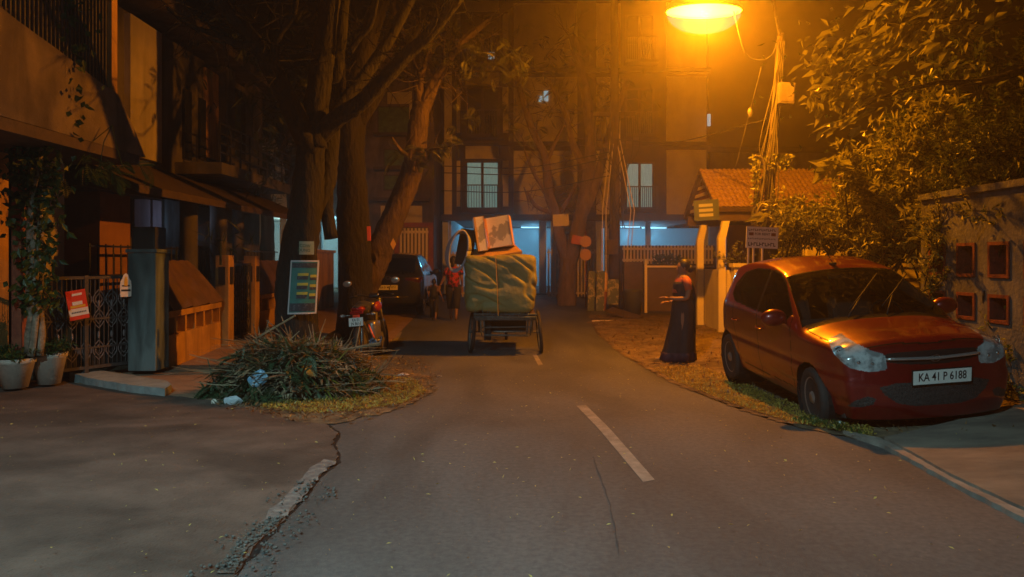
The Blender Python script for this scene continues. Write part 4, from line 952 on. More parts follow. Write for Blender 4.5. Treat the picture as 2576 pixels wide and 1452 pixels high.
slab3('foam_box', tuple(at(1257, 585, 12.8)), (.42, .28, .52), (R(-4), R(-9), R(-6)), M['foam'], 'wide torn foam box standing right on the load', 'box', True)
m = MB(); c = at(1172, 622, 12.9); m.cbox(c, (.28, .30, .62), (R(5), R(10), 0), .05)
single('dark_sack', m, M['rubber'], 'dark sack wedged between the hose loop and foam boxes', 'sack')
m = MB()
for k in range(5):
    c = at(1153, 632, 12.35 + .05 * k); pts = [(c.x + (.155 + .012 * k) * math.cos(a) + .06 * math.sin(a), c.y + .03 * math.sin(2 * a), c.z + (.345 - .008 * k) * math.sin(a)) for a in [q * math.pi / 14 for q in range(29)]]
    m.tube(pts, .019, 7)
single('hose_loop', m, M['hose'], 'coil of grey-blue hose hanging at the left of the load', 'hose', None, True)

# ---------------------------------------------------------------- motorcycle seen from behind
B = ground_at(925, 905); bx, by, bz = -2.26, 11.25, gz(-2.2, 11.3)
mo = thing('motorcycle', 'black and red motorcycle leaning by the waste heap, seen from behind', 'motorcycle', (0, 0, 0))
def mo_part(name, mb, mm, smooth=True, par=None): return obj(name, mb, mm, par or mo, smooth, local=True)
M['bike_red'] = mat('bike_red', (0.30, 0.03, 0.012), 0.35, coat=.6); M['bike_black'] = mat('bike_black', (0.02, 0.02, 0.024), 0.35, coat=0.5)
for wy, nm in ((0.0, 'r'), (1.28, 'f')):
    Mx = Matrix.Translation((0, wy, .30)) @ Euler((0, R(90), 0)).to_matrix().to_4x4()
    m = MB(); m.lathe([(.02, .04), (.05, .045), (.2, .02), (.225, .035), (.225, -.035), (.2, -.02), (.05, -.045), (.02, -.04)], Mx, 24); wo = mo_part('wheel', m, M['alloy'])
    m = MB(); m.lathe([(.225, .04), (.27, .05), (.297, .03), (.30, 0), (.297, -.03), (.27, -.05), (.225, -.04)], Mx, 28, cap=False); mo_part('tyre', m, M['rubber'], True, wo)
m = MB(); m.cbox((0, -.06, .52), (.15, .05, .42), (R(-16), 0, 0), .02); m.cbox((0, -.14, .31), (.14, .03, .24), (R(-28), 0, 0), .01); mo_part('mudguard', m, M['bike_black'])
m = MB(); m.poly([(-.07, -.165, .36), (.0, -.16, .36), (.03, -.155, .40), (-.03, -.15, .44)], (0, -.006, 0)); mo_part('sticker', m, mat('sticker_blue', (0.10, 0.22, 0.55), 0.5), False)
m = MB(); m.ball((0, .00, .845), (.115, .10, .055), 16, 8); m.cbox((0, -.09, .80), (.20, .03, .05), bev=.012); mo_part('tail_light', m, M['red_lens'])
m = MB(); m.cbox((0, -.125, .745), (.10, .02, .045), bev=.005); mo_part('reflector', m, mat('reflector_red', (0.8, 0.06, 0.02), 0.3, emit=0.0))
plate(mo, (-.005, -.142, .665), .215, .125, [('KA 01', .028), ('JN 8614', -.028)], .050, R(-8))
m = MB()
P_ = spline([(0, .05, .82), (0, .35, .84), (0, .60, .80)], 6); m.tube(P_, [.07, .10, .12, .125, .125, .125, .12, .12, .11, .10, .10, .09, .08], 12); m.ball((0, .15, .875), (.11, .25, .045), 14, 8); mo_part('seat', m, M['rubber'])
m = MB(); m.ball((0, .80, .86), (.14, .24, .12), 16, 10); mo_part('fuel_tank', m, M['bike_black'])
m = MB(); m.ball((.17, .50, .84), (.06, .20, .09), 14, 8, Euler((0, R(12), 0)).to_matrix()); mo_part('side_panel', m, M['bike_red'])
m = MB(); m.cbox((0, .62, .45), (.26, .38, .34), bev=.06); m.tube([(0, .1, .70), (0, .5, .40), (0, .95, .45), (0, 1.08, .85)], .03, 6); mo_part('engine', m, M['steel'])
m = MB(); m.tube([(.12, .75, .33), (.17, .35, .28), (.20, -.02, .33)], [.03, .05, .06], 14); mo_part('silencer', m, M['bike_black'])
m = MB(); Mx = Matrix.Translation((.20, -.03, .335)) @ Euler((R(90), 0, 0)).to_matrix().to_4x4(); m.lathe([(.001, .0), (.03, .0), (.035, .012), (.058, .012), (.062, 0)], Mx, 18); mo_part('silencer_cap', m, mat('cap_blue', (0.12, 0.2, 0.32), 0.4, metal=.4))
m = MB(); m.tube([(.15, -.02, .60), (.19, -.06, .50), (.24, -.10, .40)], [.012, .018, .014], 8); mo_part('leg_guard', m, mat('guard_orange', (0.85, 0.12, 0.03), 0.4))
for s_ in (-1, 1):
    m = MB(); m.tube([(s_ * .055, 1.28, .30), (s_ * .06, 1.08, .92)], .022, 8); mo_part('fork_leg', m, M['steel'])
    m = MB(); m.tube([(s_ * .12, -.02, .76), (s_ * .20, -.03, .76)], .008, 6); m.ball((s_ * .235, -.03, .76), (.045, .03, .028), 10, 6); mo_part('indicator', m, M['lamp_lens'])
    m = MB(); m.tube([(s_ * .27, .93, 1.05), (s_ * .30, .95, 1.14), (s_ * .36, .92, 1.22)], .006, 6); st = mo_part('mirror_stalk', m, M['trim'])
    m = MB(); m.ball((s_ * .40, .90, 1.235), (.075, .016, .052), 16, 8); mo_part('mirror', m, mat('mirror_back', (0.5, 0.42, 0.36), 0.25, metal=.6), True, st)
m = MB(); m.tube(spline([(-.34, .88, 1.00), (-.20, .93, 1.03), (0, 1.02, .98), (.20, .93, 1.03), (.34, .88, 1.00)], 5), .014, 8); m.tube([(-.36, .87, 1.0), (-.25, .91, 1.02)], .02, 8); m.tube([(.36, .87, 1.0), (.25, .91, 1.02)], .02, 8); mo_part('handlebar', m, M['trim'])
m = MB(); m.ball((0, 1.16, .90), (.10, .09, .11)); m.cbox((0, 1.02, 1.0), (.16, .08, .07), (R(-30), 0, 0), .02); mo_part('headlamp_housing', m, M['bike_black'])
m = MB(); m.ball((0, 1.28, .50), (.07, .26, .14), 12, 8); mo_part('front_mudguard', m, M['bike_black'])
m = MB(); m.tube([(-.08, .55, .30), (-.24, .50, .03)], .012, 6); m.tube([(-.22, .30, .33), (.22, .30, .33)], .012, 6); mo_part('side_stand', m, M['steel'])
mo.location = (bx, by, bz); mo.rotation_euler = (0, R(-5), R(-4))
# ---------------------------------------------------------------- tiled gatehouse on the right
gh = thing('gatehouse', 'small gatehouse with a tiled gable roof on yellow posts', 'gatehouse', (6.0, 16.6, 0))
XG = 4.2; ya, ym, yb = 15.3, 16.7, 18.2; ze, zr = 2.58, 3.52
def roofslope(y0, z0, y1, z1, x0, x1, mb, rows=11, colsn=34, th=.05):
    for r_ in range(rows):
        v0 = r_ / rows; v1 = (r_ + 1.12) / rows
        for c_ in range(colsn):
            u0 = x0 + (x1 - x0) * c_ / colsn; u1 = x0 + (x1 - x0) * (c_ + .94) / colsn; um = (u0 + u1) / 2
            A = Vector((0, y0 + (y1 - y0) * v0, z0 + (z1 - z0) * v0 + th)); Bv = Vector((0, y0 + (y1 - y0) * min(1, v1), z0 + (z1 - z0) * min(1, v1) + th * .45))
            k = len(mb.v)
            for (xx, dz) in ((u0, 0), (um, .028), (u1, 0)):
                mb.v.append((xx, A.y, A.z + dz)); mb.v.append((xx, Bv.y, Bv.z + dz))
            mb.f += [(k, k + 2, k + 3, k + 1), (k + 2, k + 4, k + 5, k + 3)]
            mb.v += [(u0, A.y, A.z - .03), (um, A.y, A.z - .01), (u1, A.y, A.z - .03)]; mb.f += [(k, k + 6, k + 7, k + 2), (k + 2, k + 7, k + 8, k + 4)]
m = MB(); roofslope(ya, ze, ym, zr, XG, 9.0, m, colsn=46); roofslope(yb, ze, ym, zr, XG, 9.0, m, colsn=46); obj('roof_tiles', m, M['tile'], gh)
m = MB(); m.poly([(XG, ya, ze), (XG, ym, zr), (XG, yb, ze), (XG, yb - .03, ze - .08), (XG, ym, zr - .08), (XG, ya + .03, ze - .08)], (4.8, 0, 0)); obj('roof_deck', m, M['darkwood'], gh)
m = MB(); m.poly([(XG + .12, ya + .25, ze), (XG + .12, ym, zr - .10), (XG + .12, yb - .25, ze)], (.06, 0, 0)); obj('gable', m, M['terracotta'], gh)
m = MB()
for i in range(5):
    z = ze + .05 + i * .16; hw = 1.35 * (1 - (z - ze) / (zr - ze)) - .05; m.box((XG + .09, ym - hw, z), (XG + .115, ym + hw, z + .07))
obj('gable_slats', m, M['picket'], gh)
m = MB(); m.box((XG + .05, ya + .1, ze - .26), (8.9, ya + .28, ze - .02)); obj('beam', m, M['darkwood'], gh); m = MB(); m.box((XG + .05, yb - .28, ze - .26), (8.9, yb - .1, ze - .02)); obj('beam', m, M['darkwood'], gh)
for (xx, yy) in ((4.32, 15.35), (4.32, 17.1), (8.6, 15.4)):
    m = MB(); zz = gz(xx, yy) - .03; m.cbox((xx, yy, (zz + 1.95) / 2), (.15, .15, 1.95 - zz), bev=.01)
    m.poly([(xx - .074, yy - .073, 1.94), (xx + .074, yy - .073, 1.94), (xx + .16, yy - .073, ze - .27), (xx + .02, yy - .073, ze - .27)], (0, .146, 0)); obj('post', m, M['cream'], gh)
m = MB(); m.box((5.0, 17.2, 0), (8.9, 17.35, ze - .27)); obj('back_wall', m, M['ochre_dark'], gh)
m = MB(); m.box((5.6, 17.12, .1), (6.5, 17.19, 2.05)); obj('door', m, M['darkwood'], gh)
M['board_blue'] = mat('board_blue', (0.05, 0.075, 0.12), 0.6)
c = at(1777, 529, 15.15); t = thing('notice_board', 'small blue-grey board with three pale lines, fixed on the gable corner', 'sign', c)
Mx = basis(c, (1, -.1, .06), (-.06, 0, 1)); m = MB(); m.box((-.25, -.21, -.015), (.25, .21, .015), Mx); obj('board', m, M['board_blue'], t)
m = MB()
for i, yy in enumerate((.10, 0.0, -.10)): m.box((-.15, yy - .03, .0155), (.13, yy + .03, .019), Mx)
obj('white_lines', m, mat('faded_lines', (.36, .38, .40), .7), t)
# compound wall right of the gate
m = MB(); m.box((4.45, 14.9, -.1), (10.5, 15.1, 1.36)); t = thing('compound_wall', 'yellow compound wall running behind the red hatchback', 'wall', (7.4, 15, -.1)); obj('wall', m, M['cream'], t)
m = MB(); m.box((4.42, 14.86, 1.362), (10.5, 15.14, 1.44)); obj('coping', m, M['cream'], t)
m = MB(); m.box((4.6, 14.885, 1.08), (10.4, 14.897, 1.14)); m.box((4.6, 14.885, .90), (10.4, 14.897, .96)); obj('dark_bands', m, M['brown_paint'], t)
m = MB(); m.box((4.40, 15.2, 0.0), (4.48, 17.0, 1.30)); single('side_gate', m, M['cream'], 'plain yellow gate leaf between the two gatehouse posts', 'gate')
# brown gate wall left of the gatehouse
t = thing('brown_gate', 'wide plain brown panel gate below the long picket fence', 'gate', (4.4, 20.2, .1))
m = MB(); m.cbox((4.55, 20.2, .74), (1.75, .06, 1.26), bev=.01); obj('panel', m, mat('brown_panel', (.12, .08, .06), .7, (.09, .06, .045), 4), t)
m = MB(); m.cbox((3.62, 20.15, .80), (.07, .12, 1.45)); m.cbox((4.55, 20.13, 1.33), (1.85, .05, .05)); obj('frame', m, M['picket'], t)
m = MB(); m.cbox((3.3, 20.3, .78), (.5, .2, 1.35)); single('brown_pier', m, M['darkwood'], 'squat reddish pier left of the wide brown gate', 'pier')
m = MB(); m.lathe([(.20, 0), (.235, .55), (.25, .62), (.25, .68), (.02, .70)], Matrix.Translation((3.15, 19.35, gz(3, 19.3))), 18); single('litter_bin', m, mat('bin', (.05, .055, .055), .6), 'dark litter bin standing before the reddish pier', 'bin', None, True)
m = MB(); rg = random.Random(8)
for i in range(220):
    p = Vector((4.25 + rg.uniform(-.38, .38), 20.35 + rg.uniform(-.15, .15), 1.40 + rg.uniform(0, .22))); m.leaf(p, .12, .05, rdir(rg, .6), rdir(rg))
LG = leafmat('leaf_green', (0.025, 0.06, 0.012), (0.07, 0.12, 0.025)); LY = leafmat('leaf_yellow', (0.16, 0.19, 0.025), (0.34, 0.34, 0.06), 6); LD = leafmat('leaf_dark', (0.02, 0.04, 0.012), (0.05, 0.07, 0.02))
single('potted_shrub', m, LG, 'small green plant on top of the wide brown gate', 'plant')
# round orange discs on a pole, small boards
M['disc'] = mat('disc_orange', (0.50, 0.26, 0.08), .6); M['disc_red'] = mat('disc_red', (0.48, 0.10, 0.04), .6)
x0 = at(1473, 0, 22).x; t = thing('disc_post', 'thin post with two stacked orange discs beside the forked tree', 'road sign', (x0, 22, gz(x0, 22)))
m = MB(); m.tube([(x0, 22, gz(x0, 22)), (x0, 22, 2.35)], .02, 6); obj('post', m, M['terracotta'], t)
for py in (608, 641):
    c = at(1473, py, 21.95); m = MB(); m.lathe([(.001, 0), (.17, 0), (.17, .02), (.001, .02)], Matrix.Translation(c) @ Euler((R(90), 0, 0)).to_matrix().to_4x4(), 22); obj('disc', m, M['disc'], t)
c = at(1451, 604, 22.2); m = MB(); m.cbox(c, (.30, .02, .26), (0, R(12), 0), .005); single('orange_tag', m, M['disc_red'], 'bright orange-red tag tied to the forked tree', 'tag')
c = at(1411, 554, 22.4); m = MB(); m.cbox(c, (.48, .02, .36), (0, R(-3), 0), .005); single('yellow_notice', m, M['cream'], 'blank yellow notice nailed on the left limb of the forked tree', 'notice')
# dark lamp pole with guys and yellow sleeves
Yp = 21.2
x0 = at(1545, 0, Yp).x; t = thing('utility_pole', 'tall dark utility pole left of the wide brown gate', 'pole', (x0, Yp, gz(x0, Yp)))
m = MB(); m.tube([(x0, Yp, gz(x0, Yp)), (x0 + .02, Yp, 4), (x0, Yp, 9.5)], [.17, .14, .10], 12); obj('pole', m, M['darkwood'], t, True)
m = MB(); m.box((x0 - .6, Yp - .06, 5.6), (x0 + .6, Yp + .06, 5.72)); obj('cross_arm', m, M['darkwood'], t); m = MB(); m.box((x0 - .45, Yp - .06, 4.7), (x0 + .45, Yp + .06, 4.8)); obj('cross_arm', m, M['darkwood'], t)
m = MB()
for q in range(9):
    xx = x0 - .55 + q * .14; m.tube(spline([(xx, Yp - .1, 5.7), (xx + .1 * math.sin(q), Yp - .2, 4.6), (x0 + .2 * math.sin(q * 2), Yp - .22, 3.6), (xx * .5 + x0 * .5, Yp - .2, 2.4)], 4), .012, 5)
obj('cables', m, M['rubber'], t)
m = MB(); m.cbox(at(1537, 622, Yp - .25), (.36, .2, .42), bev=.02); obj('meter_box', m, M['darkwood'], t)
for (px, w_, g_) in ((1520, 1508, 1), (1578, 1600, 2)):
    c0 = at(px, 770, 20.8); t = thing('guy_wire', {1: 'twin guy wires in a slim yellow sleeve left of the dark pole', 2: 'twin guy wires in a fat yellow sleeve right of the dark pole'}[g_], 'guy wire', c0, 'guy wires with yellow sleeves')
    c0.z = gz(c0.x, 20.8); top = at(w_ if g_ == 2 else 1522, 230, 21.0)
    for s_ in (-.05, .05):
        m = MB(); m.tube([c0 + Vector((0, 0, .1)), Vector((c0.x + s_, 20.8, 1.2)), Vector((c0.x + s_ + (.15 if g_ == 2 else 0.0), 20.8, 2.9)), Vector((x0 + s_, Yp, 5.5))], .014, 5); obj('wire', m, M['picket'], t)
    r_ = .10 if g_ == 1 else .14
    m = MB(); m.lathe([(.001, .52), (r_ * .9, .53), (r_, .62), (r_ * .95, 1.02), (r_ * .5, 1.08), (.001, 1.08)], Matrix.Translation((c0.x, 20.8, gz(c0.x, 20.8))), 14); obj('sleeve', m, mat('sleeve_yellow', (.75, .48, .10), .6), t, True)
    m = MB(); m.lathe([(.03, .0), (r_ * .4, .05), (r_ * .88, .52)], Matrix.Translation((c0.x, 20.8, gz(c0.x, 20.8))), 12); obj('sleeve_base', m, M['terracotta'], t, True)
# painted stub wall with pictures below the pole
M['mural'] = mat('mural', (.10, .13, .11), .8, (.42, .36, .22), 5, mixlo=.52, mixhi=.56)
for (p0, p1, lb) in ((1479, 1496, 'slim painted stone slab farthest left beside the pole'), (1500, 1520, 'dark painted slab between the left slab and the pole'), (1528, 1556, 'wide painted slab standing against the pole foot')):
    a = at(p0, 772, 20.7); b = at(p1, 700, 20.7); m = MB(); m.cbox(((a.x + b.x) / 2, 20.7, .62), (b.x - a.x, .08, 1.16 if p0 < 1525 else .7), (0, R(2), 0), .01)
    single('painted_slab', m, M['mural'], lb, 'slab', 'painted slabs at the pole foot')
# ---------------------------------------------------------------- wire-laden pole under the lamp, lamp on its arm
Yq = 12.9
pb = at(1902, 560, Yq); pt = at(1964, 84, Yq); pb.z = gz(pb.x, Yq) - .02; pb.x = 4.22
t = thing('wire_pole', 'leaning yellow-lit pole wrapped in cables with a junction box', 'pole', pb)
m = MB(); m.tube([pb, pb.lerp(pt, .5) + Vector((.02, 0, 0)), pt], [.085, .07, .055], 12, wob=.04); obj('pole', m, M['concrete'], t, True)
c = at(1977, 236, Yq - .15); m = MB(); m.cbox(c, (.27, .16, .36), (0, R(3), 0), .015); jb = obj('junction_box', m, M['house'], t)
m = MB(); m.cbox(c + Vector((0, -.085, 0)), (.22, .01, .30), (0, R(3), 0), .004); obj('door', m, M['house'], jb)
rg = random.Random(12); m = MB()
for q in range(16):
    a = pb.lerp(pt, rg.uniform(.30, .55)); b = pb.lerp(pt, rg.uniform(.55, .95)); s_ = rg.uniform(-.32, .22)
    m.tube(spline([a, a.lerp(b, .3) + Vector((s_, -.12, -.15)), a.lerp(b, .65) + Vector((s_ * .5, -.15, 0)), b + Vector((0, -.08, 0))], 5), rg.uniform(.006, .013), 5)
for q in range(7):
    a = pb.lerp(pt, .44) + Vector((rg.uniform(-.15, .1), -.1, 0)); r_ = rg.uniform(.12, .26)
    m.tube([(a.x + r_ * math.cos(u), a.y - .04 * q, a.z - r_ * .8 + r_ * 1.3 * math.sin(u)) for u in [k * math.pi / 10 for k in range(21)]], rg.uniform(.008, .014), 5)
m.tube(spline([at(1903, 560, Yq - .1), at(1915, 500, Yq - .15), at(1924, 430, Yq - .15), at(1918, 400, Yq - .15), at(1898, 392, Yq - .15)], 5), .028, 7)
for q in range(4): m.tube([pb.lerp(pt, .1) + Vector((-.02 + q * .04, -.1, 0)), pb.lerp(pt, .97) + Vector((-.04 + q * .03, -.08, 0))], .012, 5)
obj('cable_tangle', m, mat('cable', (.09, .08, .06), .6), t, True)
m = MB(); rg = random.Random(3)
for q in range(160):
    p = at(rg.uniform(1893, 1912), rg.uniform(395, 520), Yq - .1 + rg.uniform(-.1, .1)); m.leaf(p, .09, .05, rdir(rg, -.5), rdir(rg))
for q in range(120):
    p = at(rg.uniform(1930, 1990), rg.uniform(385, 430), Yq - .1 + rg.uniform(-.1, .1)); m.leaf(p, .09, .05, rdir(rg, -.5), rdir(rg))
obj('creeper', m, LY, t)
m = MB(); m.tube([pt - Vector((0, 0, .1)), Vector((4.4, 12.6, 6.0)), Vector((3.75, 12.1, 6.2)), LAMP + Vector((.25, .12, .25))], .028, 8)
lt = thing('street_lamp', 'glaring sodium street lamp on a thin arm over the road', 'street lamp', LAMP + Vector((0, 0, -.4))); obj('arm', m, M['steel'], lt, True)
m = MB(); m.lathe([(.001, .30), (.25, .27), (.46, .19), (.60, .02), (.605, -.03), (.59, -.035)], Matrix.Translation(LAMP) @ Matrix.Diagonal((1, .62, 1, 1)), 28, cap=False); obj('hood', m, mat('hood', (.3, .3, .3), .5), lt, True)
GLOW = bpy.data.materials.new('sodium_glow'); GLOW.use_nodes = True; n_ = GLOW.node_tree; n_.nodes.clear()
o_ = n_.nodes.new('ShaderNodeOutputMaterial'); a_ = n_.nodes.new('ShaderNodeAddShader'); t_ = n_.nodes.new('ShaderNodeBsdfTransparent'); e_ = n_.nodes.new('ShaderNodeEmission')
t_.inputs[0].default_value = (.93, .93, .93, 1); e_.inputs[0].default_value = (.02, .05, .075, 1); e_.inputs[1].default_value = 1.0
n_.links.new(t_.outputs[0], a_.inputs[0]); n_.links.new(e_.outputs[0], a_.inputs[1]); n_.links.new(a_.outputs[0], o_.inputs[0])
m = MB(); m.lathe([(.58, -.036), (.57, -.12), (.50, -.22), (.38, -.30), (.22, -.35), (.001, -.37)], Matrix.Translation(LAMP) @ Matrix.Diagonal((1, .62, 1, 1)), 28, cap=False); obj('bowl', m, GLOW, lt, True)
m = MB(); m.tube(spline([LAMP + Vector((.5, .1, -.0)), at(1872, 128, 12.3), at(1905, 150, 12.5), at(1940, 140, 12.6), at(1958, 95, Yq)], 6), .010, 5)
single('slack_cable', m, M['steel'], 'slack cable looping from the lamp to the wire-laden pole', 'cable')
m = MB(); m.tube([at(1851, 418, 14.0), at(1884, 290, 13.5), at(1915, 170, Yq)], .008, 5); m.ball(at(1887, 283, 13.4), (.05, .04, .09))
single('stay_wire', m, M['steel'], 'thin stay wire with a bead, left of the wire-laden pole', 'wire')
# white street lamp behind the viewpoint (seen only as reflections)
bl = thing('white_street_lamp', 'white street lamp standing on the near side of the crossing', 'street lamp', (BACK.x - 1.2, BACK.y, 0))
m = MB(); m.tube([(BACK.x - 1.2, BACK.y, 0), (BACK.x - 1.2, BACK.y, 6.6), (BACK.x - .6, BACK.y, 6.9), (BACK.x - .1, BACK.y, 6.85)], [.09, .06, .04, .03], 8); obj('pole', m, M['steel'], bl, True)
m = MB(); m.cbox((BACK.x, BACK.y, 6.82), (.6, .25, .10), bev=.03); obj('head', m, M['steel'], bl)
m = MB(); m.cbox((BACK.x, BACK.y, 6.762), (.42, .18, .012)); obj('diffuser', m, mat('white_glow', (.8, .9, 1), .5, emit=260.0, ecol=(.75, .9, 1)), bl)
# overhead wires
rg = random.Random(5)
for i, (a, b) in enumerate(((at(1115, 435, 22), at(1545, 395, Yp)), (at(1115, 418, 22), at(1545, 380, Yp)), (at(1545, 350, Yp), at(1930, 300, 13)), (at(1110, 480, 23), at(1545, 440, Yp)))):
    m = MB(); mid = (a + b) / 2 - Vector((0, 0, .25)); m.tube(spline([a, mid, b], 8), .014, 4)
    single('overhead_wire', m, M['rubber'], ['thin wire crossing the apartment front, second from top on the left', 'highest thin wire crossing the apartment front on the left', 'thin wire from the dark pole towards the wire-laden pole', 'lowest thin wire crossing the apartment front on the left'][i], 'wire', 'overhead wires')
# board on posts
c = at(1917, 598, 11.5); t = thing('rent_board', 'small white lettered board on thin posts behind the red hatchback', 'sign', (c.x, 11.5, gz(c.x, 11.5)))
Mx = basis(c, (1, .05, -.04), (.04, 0, 1)); m = MB(); m.box((-.25, -.165, -.01), (.25, .165, .01), Mx); obj('board', m, mat('board_white', (.80, .78, .78), .7), t)
m = MB()
for (yy, h_, n_, dens) in ((.115, .034, 13, .75), (-.02, .022, 16, .7), (-.105, .055, 10, .8)):
    x_ = -.22
    for q in range(n_):
        w_ = .44 / n_; m.box((x_ + q * w_, yy - h_ / 2, .0105), (x_ + q * w_ + w_ * .25, yy + h_ / 2, .013), Mx); m.box((x_ + q * w_ + w_ * .26, yy - h_ / 2 + (q % 3) * h_ * .36, .0105), (x_ + q * w_ + w_ * dens, yy - h_ / 2 + (q % 3) * h_ * .36 + h_ * .25, .013), Mx)
obj('lettering', m, M['ink'], t); m = MB(); m.box((-.21, .028, .0105), (-.14, .075, .013), Mx); m.box((.14, .028, .0105), (.21, .075, .013), Mx); obj('end_blocks', m, M['terracotta'], t)
text('headline', 'FOR RENT', .052, Mx @ Matrix.Translation((0, .052, .0105)), M['ink'], t, .001)
for s_ in (-.20, -.12, .02):
    m = MB(); m.tube([Mx @ Vector((s_, -.16, -.02)), (c.x + s_ - .05, 11.52, gz(c.x, 11.5) - .02)], .016, 6); obj('post', m, M['picket'], t)

# ---------------------------------------------------------------- pierced wall on the right
XR = 4.95
pw = thing('pierced_wall', 'grey wall pierced by square terracotta openings at the right edge', 'wall', (XR, 9, 0.1))
rows = [(.52, .82), (.855 + .0, 1.15), (1.32, 1.69)]
cols_ = [7.39 + i * .545 for i in range(-5, 3)]
m = MB(); Ya, Yb = 4.4, 9.0; zt_ = 2.22
ys = [Ya] ; segs = []
prev = Ya
zr_ = [(0.1, .855), (1.15, 1.32), (1.69, zt_)]
for (z0, z1) in zr_: m.box((XR, Ya, z0), (XR + .16, Yb, z1))
for (z0, z1) in ((.855, 1.15), (1.32, 1.69)):
    prev = Ya
    for cy in cols_:
        if cy - .0 > prev: m.box((XR + .001, prev, z0), (XR + .159, cy, z1))
        prev = cy + .33
    m.box((XR + .001, prev, z0), (XR + .159, Yb, z1))
obj('wall', m, M['greywall'], pw)
m = MB(); m.box((XR - .04, Ya, zt_), (XR + .20, Yb, zt_ + .07)); obj('coping', m, M['greywall'], pw)
TC = mat('red_frame', (.20, .04, .03), .8, (.10, .02, .018), 14, .006, 40)
for (z0, z1) in ((.855, 1.15), (1.32, 1.69)):
    for cy in cols_:
        m = MB(); e = .035
        m.box((XR - .015, cy + .001, z0 + .001), (XR + .15, cy + e, z1 - .001)); m.box((XR - .015, cy + .33 - e, z0 + .001), (XR + .15, cy + .329, z1 - .001))
        m.box((XR - .015, cy + e, z0 + .001), (XR + .15, cy + .33 - e, z0 + e)); m.box((XR - .015, cy + e, z1 - e), (XR + .15, cy + .33 - e, z1 - .001))
        m.box((XR + .13, cy + e, z0 + e), (XR + .155, cy + .33 - e, z1 - e)); obj('terracotta_frame', m, TC, pw)
for (yy, lb) in ((9.1, 'yellow wall pier half hidden by the hedge'),):
    m = MB(); c0 = at(2052, 600, 13.2); m.cbox((c0.x, 13.2, 1.0), (.42, .3, 2.2), bev=.01); c1 = at(2098, 600, 13.0); m.cbox((c1.x, 13.0, 1.0), (.34, .3, 2.2), bev=.01)
    t = thing('wall_pier', lb, 'pier', (c0.x, 13.2, 0)); obj('pier', m, M['cream'], t)
# ---------------------------------------------------------------- trees
BARK = mat('bark', (0.009, 0.010, 0.010), 0.95, (0.022, 0.020, 0.018), 7, 0.05, 16, stretch=(1, 1, .35))
BARK2 = mat('bark_dark', (0.008, 0.007, 0.006), 0.95, (0.020, 0.016, 0.012), 7, 0.05, 16, stretch=(1, 1, .35))
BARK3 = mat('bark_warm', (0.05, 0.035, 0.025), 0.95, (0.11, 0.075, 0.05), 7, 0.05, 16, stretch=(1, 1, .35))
def limb(mb, pts, r0, r1, n=7, seg=12, wob=.12, seed=0):
    P = spline([at(*p) if not isinstance(p, Vector) else p for p in pts], n); k = len(P)
    mb.tube(P, [r0 + (r1 - r0) * (i / (k - 1)) for i in range(k)], seg, True, wob, seed); return P
def twigs(mb, P, rg, n, L, r=.010, up=.2, start=.3):
    tips = []
    for _ in range(n):
        i = rg.randrange(int(len(P) * start), len(P)); p = P[i]; d = rdir(rg, up); q = [p]
        for _k in range(4): d = (d + rdir(rg, .1) * .35).normalized(); q.append(q[-1] + d * (L / 4) * rg.uniform(.7, 1.3))
        mb.tube(q, [r, r * .8, r * .6, r * .45, r * .3], 4, False); tips.append(q[-1])
        for _k in range(2):
            j = rg.randrange(1, 4); d2 = (d + rdir(rg) * .9).normalized(); e = q[j] + d2 * L * .4; mb.tube([q[j], e], [r * .5, r * .2], 4, False); tips.append(e)
    return tips
def spray(mb, p, d, L, rg, k=11, lw=.32):
    """feathery leaf: a stalk of paired leaflets"""
    d = d.normalized(); n = rdir(rg, 1.2); sd = d.cross(n).normalized(); cur = Vector(p)
    for i in range(k):
        cur = cur + d * (L / k); d = (d + Vector((0, 0, -.07))).normalized(); ll = L * lw * math.sin(math.pi * (i + 1.2) / (k + 1.4))
        for s_ in (-1, 1): mb.leaf(cur, ll, ll * .30, sd * s_ + d * .45, n, .1)
def tree(name, label, base, limbs, bark, crown=None, crownmat=None, tw=None, seed=1, group=None):
    t = thing(name, label, 'tree', base, group); rg = random.Random(seed); m = MB(); paths = []
    for i, (pts, r0, r1) in enumerate(limbs): paths.append(limb(m, pts, r0, r1, seed=seed * 31 + i))
    obj('trunk', m, bark, t, True); tips = []
    if tw:
        m = MB()
        for i, (idx, n, L, r) in enumerate(tw): tips += twigs(m, paths[idx], rg, n, L, r)
        obj('twigs', m, bark, t)
    if crown:
        m = MB()
        for (c, rad, n, L, Yd) in crown:
            cc = at(c[0], c[1], Yd)
            for _ in range(n):
                v = rdir(rg) * (rg.random() ** .5); spray(m, cc + Vector((v.x * rad[0], v.y * rad[1], v.z * rad[2])), rdir(rg, -.1), L * rg.uniform(.7, 1.2), rg)
        obj('crown', m, crownmat, t)
    return t, tips
Y = TY = 11.0
g = gz(-2.9, Y)
tb = Vector(((752 - 1288) / F * Y, Y, g - .05))
